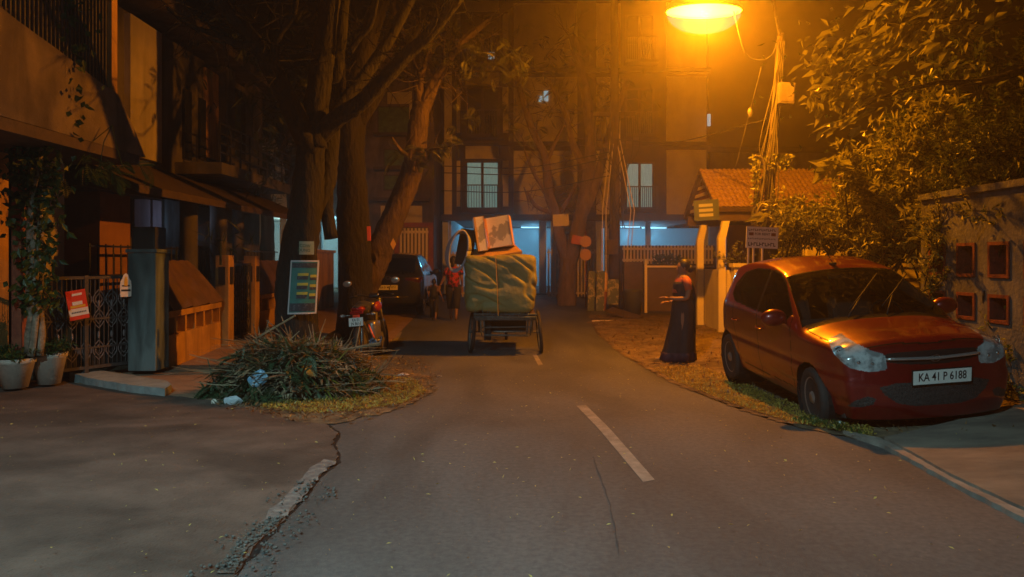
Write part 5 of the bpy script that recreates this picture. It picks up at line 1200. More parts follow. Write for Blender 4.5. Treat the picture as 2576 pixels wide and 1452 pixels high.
tree('big_tree', 'large bare-branched tree with posters taped on its trunk, by the waste heap', tb, [
    ([tb, (742, 760, Y), (748, 690, Y), (762, 590, Y), (772, 480, Y), (780, 390, Y), (788, 340, Y)], .33, .185),
    ([(786, 380, Y), (745, 300, Y - .25), (705, 215, Y - .6), (665, 140, Y - .9), (610, 70, Y - 1.2), (555, 10, Y - 1.5), (500, -60, Y - 1.8)], .18, .06),
    ([(790, 370, Y), (795, 270, Y), (806, 180, Y), (820, 90, Y), (832, 0, Y), (845, -110, Y)], .20, .13),
    ([(792, 350, Y), (850, 295, Y - .1), (905, 262, Y - .2), (975, 190, Y - .3), (1030, 130, Y - .4), (1085, 80, Y - .5), (1160, -10, Y - .6)], .15, .07),
    ([(825, 300, Y + .5), (880, 235, Y + .6), (940, 160, Y + .8), (985, 90, Y + .9), (1040, -20, Y + 1)], .10, .09),
    ([(770, 560, Y + .15), (815, 470, Y + .35), (828, 380, Y + .5), (835, 300, Y + .6), (850, 150, Y + .7), (868, -40, Y + .8)], .17, .10),
    ([(832, 600, Y + .3), (822, 520, Y + .35), (826, 440, Y + .45)], .10, .10),
    ([(880, 130, Y), (905, 95, Y), (935, 60, Y), (955, -30, Y)], .05, .025),
    ([(703, 212, Y - .6), (690, 150, Y - .9), (700, 90, Y - 1.2), (735, 40, Y - 1.4), (750, -30, Y - 1.6)], .07, .03),
    ([(640, 108, Y - 1.05), (600, 112, Y - 1.2), (540, 85, Y - 1.4), (480, 65, Y - 1.6), (420, 20, Y - 1.8)], .06, .02),
    ([tb + Vector((-.05, -.05, .25)), tb + Vector((-.45, -.35, .08)), tb + Vector((-.75, -.55, 0))], .16, .05),
    ([tb + Vector((.1, .0, .25)), tb + Vector((.5, -.2, .05)), tb + Vector((.8, -.3, .0))], .16, .05)], BARK,
    tw=[(1, 26, .9, .012), (3, 16, .9, .010), (4, 10, .8, .010), (8, 12, .6, .008), (9, 14, .6, .008), (2, 8, .9, .010)], seed=2,
    crown=[((600, 130), (.6, .5, .4), 12, .22, 11.3), ((560, 60), (.5, .5, .3), 10, .22, 11.4)], crownmat=LD)
Y = 13.8; tb = Vector(((893 - 1288) / F * Y, Y, gz(-2.9, Y) - .05))
tree('dark_tree', 'thick dark upright trunk standing directly behind the motorcycle', tb, [
    ([tb, (893, 720, Y), (890, 600, Y), (888, 480, Y), (882, 370, Y), (888, 270, Y)], .34, .24),
    ([(888, 280, Y), (905, 180, Y), (930, 80, Y), (980, -60, Y)], .24, .15), ([(884, 300, Y), (860, 190, Y), (840, 90, Y), (800, -60, Y)], .22, .12),
    ([(892, 330, Y), (950, 240, Y), (1000, 160, Y + .3), (1060, 60, Y + .3)], .12, .05),
    ([tb + Vector((0, 0, .3)), tb + Vector((-.6, -.4, .05))], .2, .08), ([tb + Vector((0, 0, .3)), tb + Vector((.5, -.5, .05))], .2, .08)], BARK2,
    tw=[(1, 10, 1.0, .014), (2, 10, 1.0, .014), (3, 8, .9, .012)], seed=3,
    crown=[((700, 200), (1.6, 1.2, 1.2), 90, .32, 15.0), ((900, 100), (1.5, 1.2, .9), 70, .32, 15.0), ((680, 420), (.8, .8, 1.0), 50, .3, 16.5)], crownmat=LD)
Y = 14.6; tb = Vector(((898 - 1288) / F * Y, Y, gz(-2.9, Y) - .05))
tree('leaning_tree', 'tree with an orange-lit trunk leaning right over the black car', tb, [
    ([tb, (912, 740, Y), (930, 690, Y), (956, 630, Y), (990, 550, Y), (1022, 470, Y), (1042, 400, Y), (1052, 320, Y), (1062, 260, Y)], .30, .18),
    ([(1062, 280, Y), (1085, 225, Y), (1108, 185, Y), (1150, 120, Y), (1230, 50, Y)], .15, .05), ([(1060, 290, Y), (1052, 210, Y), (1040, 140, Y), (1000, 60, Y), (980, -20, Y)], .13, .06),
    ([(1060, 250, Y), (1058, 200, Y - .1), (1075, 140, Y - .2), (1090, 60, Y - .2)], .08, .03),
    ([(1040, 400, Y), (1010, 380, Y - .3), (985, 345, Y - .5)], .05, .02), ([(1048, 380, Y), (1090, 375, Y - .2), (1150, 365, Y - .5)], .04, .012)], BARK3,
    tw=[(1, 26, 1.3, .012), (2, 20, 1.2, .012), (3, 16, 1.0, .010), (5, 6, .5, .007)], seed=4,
    crown=[((1215, 165), (1.1, .8, .30), 60, .34, 14.4), ((1120, 120), (1.0, .8, .6), 60, .34, 14.6), ((1290, 150), (.45, .5, .16), 18, .34, 14.2), ((1060, 60), (1.6, 1.0, .6), 60, .34, 15),
           ((1030, 395), (.60, .5, .24), 30, .30, 14.0), ((1120, 365), (.42, .5, .14), 20, .30, 13.9), ((1290, 330), (.7, .5, .35), 22, .28, 17), ((1180, 300), (.5, .5, .2), 14, .28, 17)], crownmat=leafmat('feather_leaf', (.045, .06, .015), (.13, .14, .035), 5))
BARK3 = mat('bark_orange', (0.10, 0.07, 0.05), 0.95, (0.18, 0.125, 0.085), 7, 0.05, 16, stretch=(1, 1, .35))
Y = 22.6; tb = Vector(((1426 - 1288) / F * Y, Y, gz(1.6, Y) - .05))
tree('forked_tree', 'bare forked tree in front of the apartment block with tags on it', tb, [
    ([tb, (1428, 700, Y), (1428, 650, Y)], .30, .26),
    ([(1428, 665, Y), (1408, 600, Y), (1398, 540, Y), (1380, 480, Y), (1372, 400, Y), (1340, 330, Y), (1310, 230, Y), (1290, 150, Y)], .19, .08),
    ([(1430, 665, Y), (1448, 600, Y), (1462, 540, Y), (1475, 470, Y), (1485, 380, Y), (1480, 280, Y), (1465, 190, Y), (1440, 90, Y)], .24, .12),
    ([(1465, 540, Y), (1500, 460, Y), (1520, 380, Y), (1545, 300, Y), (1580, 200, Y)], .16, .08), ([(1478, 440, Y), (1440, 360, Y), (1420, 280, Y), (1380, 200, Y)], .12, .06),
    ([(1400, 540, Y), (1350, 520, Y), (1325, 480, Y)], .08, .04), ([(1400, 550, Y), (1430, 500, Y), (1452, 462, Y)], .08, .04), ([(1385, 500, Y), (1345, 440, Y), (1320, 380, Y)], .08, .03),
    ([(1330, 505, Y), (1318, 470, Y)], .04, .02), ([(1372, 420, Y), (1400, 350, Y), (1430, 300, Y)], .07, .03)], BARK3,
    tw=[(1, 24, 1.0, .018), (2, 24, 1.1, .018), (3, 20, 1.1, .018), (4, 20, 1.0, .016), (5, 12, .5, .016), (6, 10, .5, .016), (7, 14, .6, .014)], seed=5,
    crown=[((1330, 250), (1.5, 1, 1.3), 70, .36, 22.6), ((1500, 250), (1.9, 1, 1.4), 80, .36, 22.8), ((1400, 120), (2.5, 1, 1.0), 80, .38, 22.8)], crownmat=leafmat('thin_leaf', (.03, .04, .012), (.07, .07, .02), 5))
for i, (px, py0, Yd, h_, s_) in enumerate(((665, 640, 23.5, 7.0, 1), (730, 650, 25.5, 8.5, 2))):
    x_ = (px - 1288) / F * Yd; tb = Vector((x_, Yd, .1))
    tree('shadow_tree', ['unlit tree left of the posters, rising beyond the brown house', 'unlit tree just behind the big trunk fork'][i], tb, [
        ([tb, tb + Vector((.1, 0, h_ * .35)), tb + Vector((-.1, 0, h_ * .6))], .25, .16), ([tb + Vector((-.1, 0, h_ * .55)), tb + Vector((-.9, .2, h_ * .8)), tb + Vector((-1.5, .2, h_))], .13, .05),
        ([tb + Vector((-.1, 0, h_ * .55)), tb + Vector((.8, .2, h_ * .8)), tb + Vector((1.4, .2, h_ * 1.05))], .13, .05)], BARK2, tw=[(1, 12, 1.2, .02), (2, 12, 1.2, .02)], seed=20 + i,
        crown=[((px, 330), (2.0, 1.2, 1.7), 190, .48, Yd), ((px - 60, 230), (1.6, 1.2, 1.2), 90, .48, Yd), ((px + 90, 240), (1.6, 1.2, 1.2), 90, .48, Yd), ((px, 480), (1.2, .8, .7), 40, .4, Yd)], crownmat=LD, group='unlit trees beyond the houses')
# tree hanging over from the right
tb = Vector((8.2, 10.5, .2)); t = thing('overhanging_tree', 'broad-leaved tree hanging sparse lit leaves over the right side', 'tree', tb)
m = MB(); pths = []
pths.append(limb(m, [tb, Vector((8.1, 10.4, 3)), Vector((7.6, 10, 5.2))], .22, .14)); 
for pts in ([Vector((7.6, 10, 5.0)), at(2480, 60, 9.6), at(2330, 40, 9.2), at(2160, 90, 9), at(2030, 160, 9)], [Vector((7.8, 10.2, 4.4)), at(2500, 200, 9.4), at(2350, 210, 9.2), at(2210, 250, 9), at(2110, 300, 9)],
            [Vector((7.6, 10, 5.0)), at(2470, -20, 9.6), at(2400, -20, 9.4), at(2300, 60, 9)], [at(2330, 40, 9.2), at(2250, 130, 9), at(2130, 200, 9), at(2060, 250, 9)]):
    pths.append(limb(m, pts, .06, .012, seg=7))
obj('trunk', m, BARK2, t, True)
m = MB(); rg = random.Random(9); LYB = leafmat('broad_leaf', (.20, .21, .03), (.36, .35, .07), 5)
def leaves_along(P, n, L, spread, start=0.3, droop=-.5):
    for _ in range(n):
        i = rg.randrange(int(len(P) * start), len(P)); p = P[i] + Vector((rg.gauss(0, spread), rg.gauss(0, spread), rg.gauss(0, spread))); m.leaf(p, L * rg.uniform(.6, 1.2), L * rg.uniform(.35, .5), rdir(rg, droop) + Vector((-.5, 0, -.1)), rdir(rg, 1.5), .15)
leaves_along(pths[1], 120, .16, .16, .4); leaves_along(pths[2], 90, .16, .18, .4); leaves_along(pths[4], 100, .16, .13, .3); leaves_along(pths[3], 40, .15, .14, .5)
for (px_, py_, sp_, n_) in ((2180, 110, .26, 30), (2120, 220, .18, 26), (2090, 150, .16, 14), (2150, 300, .15, 14), (2390, 50, .3, 26), (2350, 130, .3, 14), (2230, 50, .22, 12)):
    c_ = at(px_, py_, 8.6)
    for _ in range(n_): m.leaf(c_ + Vector((rg.gauss(0, sp_), rg.gauss(0, sp_), rg.gauss(0, sp_ * .6))), rg.uniform(.16, .30), rg.uniform(.08, .13), Vector((-.7, rg.gauss(0, .3), -.5)) + rdir(rg) * .4, rdir(rg, 1.2), .15)
for c_ in (at(2105, 405, 10.3), at(2140, 425, 10.3), at(2090, 425, 10.2), at(1935, 545, 11.6)):
    for _ in range(9): m.leaf(c_ + rdir(rg) * .06, rg.uniform(.22, .34), rg.uniform(.10, .15), Vector((-.6, rg.gauss(0, .3), -.3)) + rdir(rg) * .5, rdir(rg, 1.4), .15)
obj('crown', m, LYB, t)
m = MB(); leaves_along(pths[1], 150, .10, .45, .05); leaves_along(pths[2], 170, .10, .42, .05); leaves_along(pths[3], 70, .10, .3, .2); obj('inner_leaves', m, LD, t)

# ---------------------------------------------------------------- shrubs and creepers on the right
def shrub(name, label, blobs, mm, seed, L=.10, stems=True, group=None, cat='shrub', foot=None):
    rg = random.Random(seed); cs = [at(b[0], b[1], b[2]) for b in blobs]; c0 = foot or Vector((cs[0].x, cs[0].y, gz(cs[0].x, cs[0].y)))
    t = thing(name, label, cat, c0, group); m = MB(); s = MB()
    for c, b in zip(cs, blobs):
        rx, ry, rz, n = b[3], b[4], b[5], b[6]; nb = max(3, n // 26)
        for _ in range(nb):
            v = rdir(rg) * (rg.random() ** .4); p = c + Vector((v.x * rx, v.y * ry, v.z * rz)); dd = (v + Vector((0, 0, .5)) + rdir(rg) * .5).normalized()
            q = p - dd * .3; s.tube([q, p, p + dd * .2], [.008, .006, .003], 4, False)
            for k in range(26):
                u = rg.uniform(-.25, .28); m.leaf(p + dd * u + rdir(rg) * .03, L * rg.uniform(.5, 1.25), L * rg.uniform(.28, .42), dd * .5 + rdir(rg, -.2), rdir(rg, 1.2), .15)
    for c in cs: s.tube([c0, c0.lerp(c, .5) + Vector((rg.uniform(-.2, .2), 0, .1)), c], [.03, .02, .01], 6, False)
    obj('stems', s, BARK2, t); obj('foliage', m, mm, t); return t
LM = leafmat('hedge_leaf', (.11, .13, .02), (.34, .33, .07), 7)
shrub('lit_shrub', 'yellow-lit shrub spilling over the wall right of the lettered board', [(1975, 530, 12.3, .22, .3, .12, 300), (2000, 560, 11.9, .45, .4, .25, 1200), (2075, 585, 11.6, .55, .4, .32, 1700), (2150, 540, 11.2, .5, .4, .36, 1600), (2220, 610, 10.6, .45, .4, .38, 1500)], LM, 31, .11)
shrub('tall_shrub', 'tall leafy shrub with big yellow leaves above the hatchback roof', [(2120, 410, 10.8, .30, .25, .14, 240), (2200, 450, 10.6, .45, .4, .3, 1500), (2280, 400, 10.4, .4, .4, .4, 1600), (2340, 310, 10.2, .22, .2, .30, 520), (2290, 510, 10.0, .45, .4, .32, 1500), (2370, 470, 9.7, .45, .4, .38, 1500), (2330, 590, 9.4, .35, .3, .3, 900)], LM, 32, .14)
shrub('wall_creeper', 'dark green creeper heaped on top of the pierced grey wall', [(2440, 400, 9.2, .5, .4, .35, 1800), (2530, 370, 9.0, .5, .4, .30, 1800), (2530, 460, 8.4, .45, .3, .25, 1500), (2450, 490, 8.8, .4, .3, .22, 1300)], leafmat('creeper_leaf', (.03, .055, .015), (.09, .11, .03), 7), 33, .09)
shrub('hanging_creeper', 'orange-tipped creeper strands hanging down the pierced wall', [(2490, 530, 8.0, .35, .12, .12, 300), (2360, 600, 8.6, .15, .2, .35, 600), (2545, 550, 7.6, .2, .1, .10, 200), (2340, 700, 8.7, .1, .15, .3, 260)], LM, 34, .08)
shrub('weeds', 'low weeds between the pierced wall and the red hatchback', [(2530, 960, 7.5, .22, .3, .22, 520), (2560, 860, 7.5, .15, .2, .35, 360)], LM, 35, .08, foot=Vector((4.8, 7.6, .12)))
shrub('gate_plants', 'small plants growing along the top of the yellow compound wall', [(1850, 650, 15.2, .35, .1, .10, 300), (1990, 640, 15.0, .4, .1, .12, 400)], LM, 36, .09, foot=Vector((5.3, 15.3, 0.0)))
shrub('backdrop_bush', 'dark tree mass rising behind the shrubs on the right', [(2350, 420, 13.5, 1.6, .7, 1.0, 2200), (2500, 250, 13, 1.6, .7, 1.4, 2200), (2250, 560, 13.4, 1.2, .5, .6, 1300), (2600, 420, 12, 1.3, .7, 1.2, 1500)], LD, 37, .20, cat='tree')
# ---------------------------------------------------------------- left: pots, creeper column
POT = mat('pot', (.55, .52, .46), .85, (.40, .38, .34), 5, .004, 40)
def pot(px, pyb, Yd, w_, h_, label, seed):
    g0 = ground_at(px, pyb); k = w_ / 2; t = thing('plant_pot', label, 'plant pot', g0, 'pale pots by the gate')
    m = MB(); m.lathe([(.001, .045), (k * .62, .045), (k * .93, h_ * .84), (k, h_ * .86), (k * 1.04, h_), (k * .92, h_), (k * .88, h_ * .9), (.001, h_ * .88)], Matrix.Translation((g0.x, g0.y, g0.z)), 28, cap=False); obj('pot', m, POT, t, True)
    t2 = thing('potted_plant', label.replace('pot', 'plant in the pot', 1), 'plant', Vector(g0) + Vector((0, 0, h_)), 'plants in the pale pots'); rg = random.Random(seed); m = MB(); s = MB()
    for _ in range(70):
        a = rg.uniform(0, 6.28); rr = k * rg.random() ** .5; p = Vector((g0.x + rr * math.cos(a), g0.y + rr * math.sin(a), g0.z + h_)); d = Vector((math.cos(a) * rr / k, math.sin(a) * rr / k, .9)) + rdir(rg) * .3
        q = p + d.normalized() * rg.uniform(.06, .18); s.tube([p - Vector((0, 0, .05)), q], .004, 4)
        for _k in range(16): m.leaf(p.lerp(q, rg.random()) + rdir(rg) * .02, rg.uniform(.04, .08), .022, rdir(rg, .2) + d * .3, rdir(rg, 1), .15)
    obj('stems', s, BARK2, t2); obj('foliage', m, LG, t2); return t
pot(38, 984, 8.5, .44, .40, 'wide pale pot with low greenery at the lower left edge', 41)
pot(124, 974, 8.8, .40, .44, 'second pale pot against the iron gate with trailing greenery', 42)
cb = Vector((-5.76, 8.97, 0)); t = thing('creeper_stem', 'pale knotted creeper trunk climbing in front of the ochre wall', 'creeper', cb)
m = MB(); rg = random.Random(17)
for k in range(4):
    ph = k * 1.57; m.tube([(cb.x + (.055 + .02 * math.sin(z * 3 + k)) * math.cos(ph + z * 2.6), cb.y + .06 * math.sin(ph + z * 2.6), .35 + z) for z in [q * .12 for q in range(14 if k % 2 else 38)]], [.042 - .0006 * q for q in range(14 if k % 2 else 38)], 7, True, .35, k)
obj('stem', m, mat('creeper_bark', (.34, .30, .23), .9, (.12, .10, .07), 14, .01, 40), t, True)
m = MB()
for _ in range(2400):
    z = .9 + rg.random() ** .85 * 4.4; sp_ = .09 + (.07 if z > 1.8 else 0) + (.10 if z > 3 else 0); p = Vector((cb.x + rg.gauss(0, sp_), cb.y + rg.gauss(0, .08), z)); m.leaf(p, rg.uniform(.07, .15), rg.uniform(.05, .09), rdir(rg, -.9), rdir(rg) + Vector((.5, -1, 0)), .1)
obj('foliage', m, LG, t)
m = MB(); m.box((-6.06, 9.0, 0), (-5.94, 9.1, 5.5)); single('gate_jamb', m, M['terracotta'], 'rust-dark jamb post behind the creeper trunk', 'post')
m = MB(); cc = at(250, 425, 9.3)
for _ in range(36): spray(m, cc + Vector((rg.gauss(0, .25), rg.gauss(0, .2), rg.gauss(0, .06))), Vector((.6, -.2, -.2)) + rdir(rg) * .6, .28, rg)
for a_ in (-.3, 0, .3): m.tube([cc + Vector((a_, 0, 0)), cc + Vector((a_ * .5, .1, .35)), cc + Vector((0, .3, .6))], .006, 4)
single('fern_frond', m, LG, 'green ferny fronds hanging below the tapering balcony', 'plant')
m = MB(); cc = at(555, 610, 13.2)
for _ in range(26): 
    p = cc + Vector((rg.gauss(0, .25), rg.gauss(0, .2), rg.gauss(0, .1))); d = rdir(rg, .3); m.leaf(p, .35, .03, d, rdir(rg, 1), .1)
m.tube([cc + Vector((0, 0, -.4)), cc], .02, 6)
single('spiky_plant', m, LD, 'spiky dark plant above the wall by the narrow gate', 'plant')
# ---------------------------------------------------------------- people
SKIN = mat('skin', (.28, .15, .09), .6, (.24, .125, .075), 6); HAIR = mat('hair', (.012, .01, .009), .5)
def body_mesh(J, E, root_i, name, m, parent, sub=2):
    me = bpy.data.meshes.new(name + '_sk'); me.from_pydata([j[0] for j in J], E, []); o = bpy.data.objects.new(name + '_sk', me); col.objects.link(o)
    md = o.modifiers.new('s', 'SKIN'); md.use_smooth_shade = True; sb = o.modifiers.new('u', 'SUBSURF'); sb.levels = sub; sb.render_levels = sub
    lay = me.skin_vertices[0].data if me.skin_vertices else None
    if lay is None:
        bm = bmesh.new(); bm.from_mesh(me); bm.verts.layers.skin.verify(); bm.to_mesh(me); bm.free(); lay = me.skin_vertices[0].data
    for i, j in enumerate(J):
        r = j[1]; lay[i].radius = (r, r) if not isinstance(r, tuple) else r; lay[i].use_root = (i == root_i)
    dg = bpy.context.evaluated_depsgraph_get(); ev = bpy.data.meshes.new_from_object(o.evaluated_get(dg)); bpy.data.objects.remove(o)
    mb = MB(); mb.v = [tuple(v.co) for v in ev.vertices]; mb.f = [tuple(p.vertices) for p in ev.polygons]; bpy.data.meshes.remove(ev)
    return mb
def hand(mb, w, d, up, s=1.0, curl_=.35):
    """palm and five bent fingers from wrist w along d"""
    d = Vector(d).normalized(); up = Vector(up); side = d.cross(up).normalized(); up = side.cross(d).normalized()
    c = Vector(w) + d * .045 * s; mb.ball(c, (.045 * s, .036 * s, .016 * s), 10, 8, Matrix((d, side, up)).transposed())
    for k, ln in enumerate((.062, .072, .068, .054)):
        o_ = Vector(w) + d * .08 * s + side * (k - 1.5) * .019 * s; a = o_ + d * ln * .45 * s - up * .004; b = a + (d - up * curl_) * ln * .35 * s; e = b + (d - up * curl_ * 2) * ln * .28 * s
        mb.tube([o_, a, b, e], [.0095 * s, .009 * s, .008 * s, .006 * s], 7)
    o_ = Vector(w) + d * .03 * s - side * .03 * s; mb.tube([o_, o_ - side * .02 * s + d * .025 * s, o_ - side * .022 * s + d * .055 * s], [.012 * s, .010 * s, .007 * s], 7)
def head_parts(mb, c, fwd, s=1.0):
    f = Vector(fwd).normalized(); sd = f.cross(Vector((0, 0, 1))).normalized(); c = Vector(c)
    mb.ball(c, (.092 * s, .075 * s, .112 * s), 16, 12, Matrix((f, sd, Vector((0, 0, 1)))).transposed())
    mb.ball(c + f * .045 * s - Vector((0, 0, .055 * s)), (.045 * s, .042 * s, .05 * s), 10, 8)
    mb.tube([c + f * .088 * s + Vector((0, 0, .01 * s)), c + f * .108 * s - Vector((0, 0, .022 * s)), c + f * .088 * s - Vector((0, 0, .032 * s))], [.007 * s, .013 * s, .009 * s], 7)
    for q in (-1, 1): mb.ball(c + sd * q * .076 * s - Vector((0, 0, .01 * s)), (.016 * s, .010 * s, .028 * s), 8, 6)
    mb.tube([c + f * .083 * s + sd * .022 * s - Vector((0, 0, .058 * s)), c + f * .090 * s - Vector((0, 0, .058 * s)), c + f * .083 * s - sd * .022 * s - Vector((0, 0, .058 * s))], .006 * s, 6)
def eyes(root, c, fwd, s=1.0):
    f = Vector(fwd).normalized(); sd = f.cross(Vector((0, 0, 1))).normalized(); c = Vector(c); m = MB()
    for q in (-1, 1): m.ball(c + f * .083 * s + sd * q * .030 * s + Vector((0, 0, .006 * s)), .010 * s, 8, 6)
    obj('eyes', m, HAIR, root, True)
def loft(rings):
    """rings: (centre, rx, ry, rot) -> closed cloth surface"""
    mb = MB(); seg = 36
    for (c, rx, ry, rt, fold) in rings:
        for j in range(seg):
            a = 2 * math.pi * j / seg; q = 1 + fold * math.sin(a * 9 + c[2] * 3) + fold * .6 * math.sin(a * 5 + 1.3)
            x_ = rx * q * math.cos(a); y_ = ry * q * math.sin(a); mb.v.append((c[0] + x_ * math.cos(rt) - y_ * math.sin(rt), c[1] + x_ * math.sin(rt) + y_ * math.cos(rt), c[2]))
    for i in range(len(rings) - 1):
        for j in range(seg): q = i * seg; mb.f.append((q + j, q + (j + 1) % seg, q + seg + (j + 1) % seg, q + seg + j))
    mb.f.append(tuple(range(seg))[::-1]); k = (len(rings) - 1) * seg; mb.f.append(tuple(k + j for j in range(seg))); return mb
# woman in a dark sari, side-on, facing left
wx, wy = 2.60, 11.55; wz = gz(wx, wy); V = lambda a, b, c: Vector((wx + a, wy + b, wz + c))
t = thing('person', 'woman in a dark blue sari facing left with both forearms held out', 'person', (wx, wy, wz))
hc = V(.055, 0, 1.475); fw = Vector((-1, -.15, -.12))
J = [(V(.03, 0, .92), (.14, .11)), (V(.03, 0, 1.08), (.115, .10)), (V(.055, 0, 1.22), (.13, .11)), (V(.06, 0, 1.32), (.08, .07)), (V(.055, 0, 1.38), (.05, .05)), (V(.052, 0, 1.47), (.06, .06)),
     (V(.06, -.16, 1.29), (.05, .05)), (V(.10, -.20, 1.14), (.045, .045)), (V(.07, -.21, 1.00), (.040, .040)), (V(-.08, -.19, .995), (.034, .034)), (V(-.19, -.15, 1.005), (.024, .024)),
     (V(.06, .16, 1.29), (.05, .05)), (V(.10, .20, 1.14), (.045, .045)), (V(.08, .20, 1.00), (.040, .040)), (V(-.03, .17, .93), (.034, .034)), (V(-.13, .12, .93), (.024, .024)),
     (V(.03, -.08, .80), (.10, .10)), (V(.02, -.09, .46), (.065, .065)), (V(.03, -.09, .09), (.042, .042)), (V(-.10, -.09, .035), (.032, .028)),
     (V(.03, .08, .80), (.10, .10)), (V(.05, .09, .46), (.065, .065)), (V(.07, .09, .09), (.042, .042)), (V(-.06, .09, .035), (.032, .028))]
E = [(0, 1), (1, 2), (2, 3), (3, 4), (4, 5), (3, 6), (6, 7), (7, 8), (8, 9), (9, 10), (3, 11), (11, 12), (12, 13), (13, 14), (14, 15), (0, 16), (16, 17), (17, 18), (18, 19), (0, 20), (20, 21), (21, 22), (22, 23)]
mb = body_mesh(J, E, 0, 'body', SKIN, t); head_parts(mb, hc, fw, 1.0); hand(mb, V(-.19, -.15, 1.005), (-1, .05, .12), (0, 0, 1), 1.0, .25); hand(mb, V(-.13, .12, .93), (-1, -.3, .0), (0, 0, 1), 1.0, .6)
obj('body', mb, SKIN, t, True); eyes(t, hc, fw)
m = MB(); m.ball(hc + Vector((.022, 0, .028)), (.097, .088, .105), 16, 12); m.ball(hc + Vector((.115, .0, -.025)), (.055, .055, .06), 12, 8); obj('hair', m, HAIR, t, True)
SARI = mat('sari', (.009, .010, .020), .75, (.020, .016, .024), 8, .006, 60); SARI2 = mat('sari_hem', (.045, .018, .05), .7, (.025, .01, .03), 12); BL = mat('blouse', (.42, .10, .05), .7)
m = loft([((wx - .02, wy, wz + .035), .262, .20, 0, .12), ((wx - .01, wy, wz + .15), .242, .19, 0, .12), ((wx + .02, wy, wz + .40), .205, .175, 0, .10), ((wx + .05, wy, wz + .65), .178, .17, 0, .07), ((wx + .062, wy, wz + .86), .172, .18, 0, .04), ((wx + .05, wy, wz + 1.00), .145, .155, 0, .02), ((wx + .05, wy, wz + 1.10), .148, .163, 0, .01), ((wx + .055, wy, wz + 1.20), .152, .172, 0, .005), ((wx + .058, wy, wz + 1.25), .14, .178, 0, .005)])
sr = obj('sari', m, SARI, t, True)
m = loft([((wx - .02, wy, wz + .030), .268, .206, 0, .12), ((wx - .011, wy, wz + .13), .250, .197, 0, .12), ((wx - .008, wy, wz + .16), .244, .193, 0, .12)]); obj('hem', m, SARI2, sr, True)
m = loft([((wx + .045, wy, wz + 1.08), .15, .155, 0, 0), ((wx + .055, wy, wz + 1.20), .145, .165, 0, 0), ((wx + .06, wy, wz + 1.29), .115, .18, 0, 0), ((wx + .06, wy, wz + 1.335), .07, .12, 0, 0)]); obj('blouse', m, BL, t, True)
m = MB()
for s_ in (-1, 1): m.tube([V(.06, s_ * .14, 1.305), V(.085, s_ * .185, 1.22), V(.10, s_ * .20, 1.13)], [.062, .060, .054], 12)
obj('sleeves', m, BL, t, True)
m = MB(); n = 14                                           # pallu: cloth over the far shoulder falling down the back
for i in range(n + 1):
    u = i / n
    for j in range(7):
        v = j / 6 - .5
        if u < .45: k = u / .45; c = V(-.09 + .17 * k, .02 + .05 * k, 1.06 + .30 * math.sin(k * 1.57)); wd = Vector((.05, .22, .05))
        else: k = (u - .45) / .55; c = V(.08 + .13 * math.sin(min(1, k * 3) * 1.57) + .02 * k, .07 - .05 * k, 1.36 - .92 * k); wd = Vector((.0, .30, .0))
        p = c + wd * v + Vector((.015 * math.sin(j * 2.1 + i * .3), 0, 0)); m.v.append(tuple(p))
for i in range(n):
    for j in range(6): q = i * 7 + j; m.f.append((q, q + 1, q + 8, q + 7))
k0 = len(m.v); m.v += [(a + .008, b, c + .004) for a, b, c in m.v]; m.f += [tuple(q + k0 for q in f)[::-1] for f in m.f]
obj('pallu', m, SARI, sr, True)
m = MB(); m.cbox(V(-.10, -.09, .012), (.22, .08, .022), bev=.008); m.cbox(V(-.04, .09, .012), (.22, .08, .022), bev=.008); obj('sandals', m, M['rubber'], t)
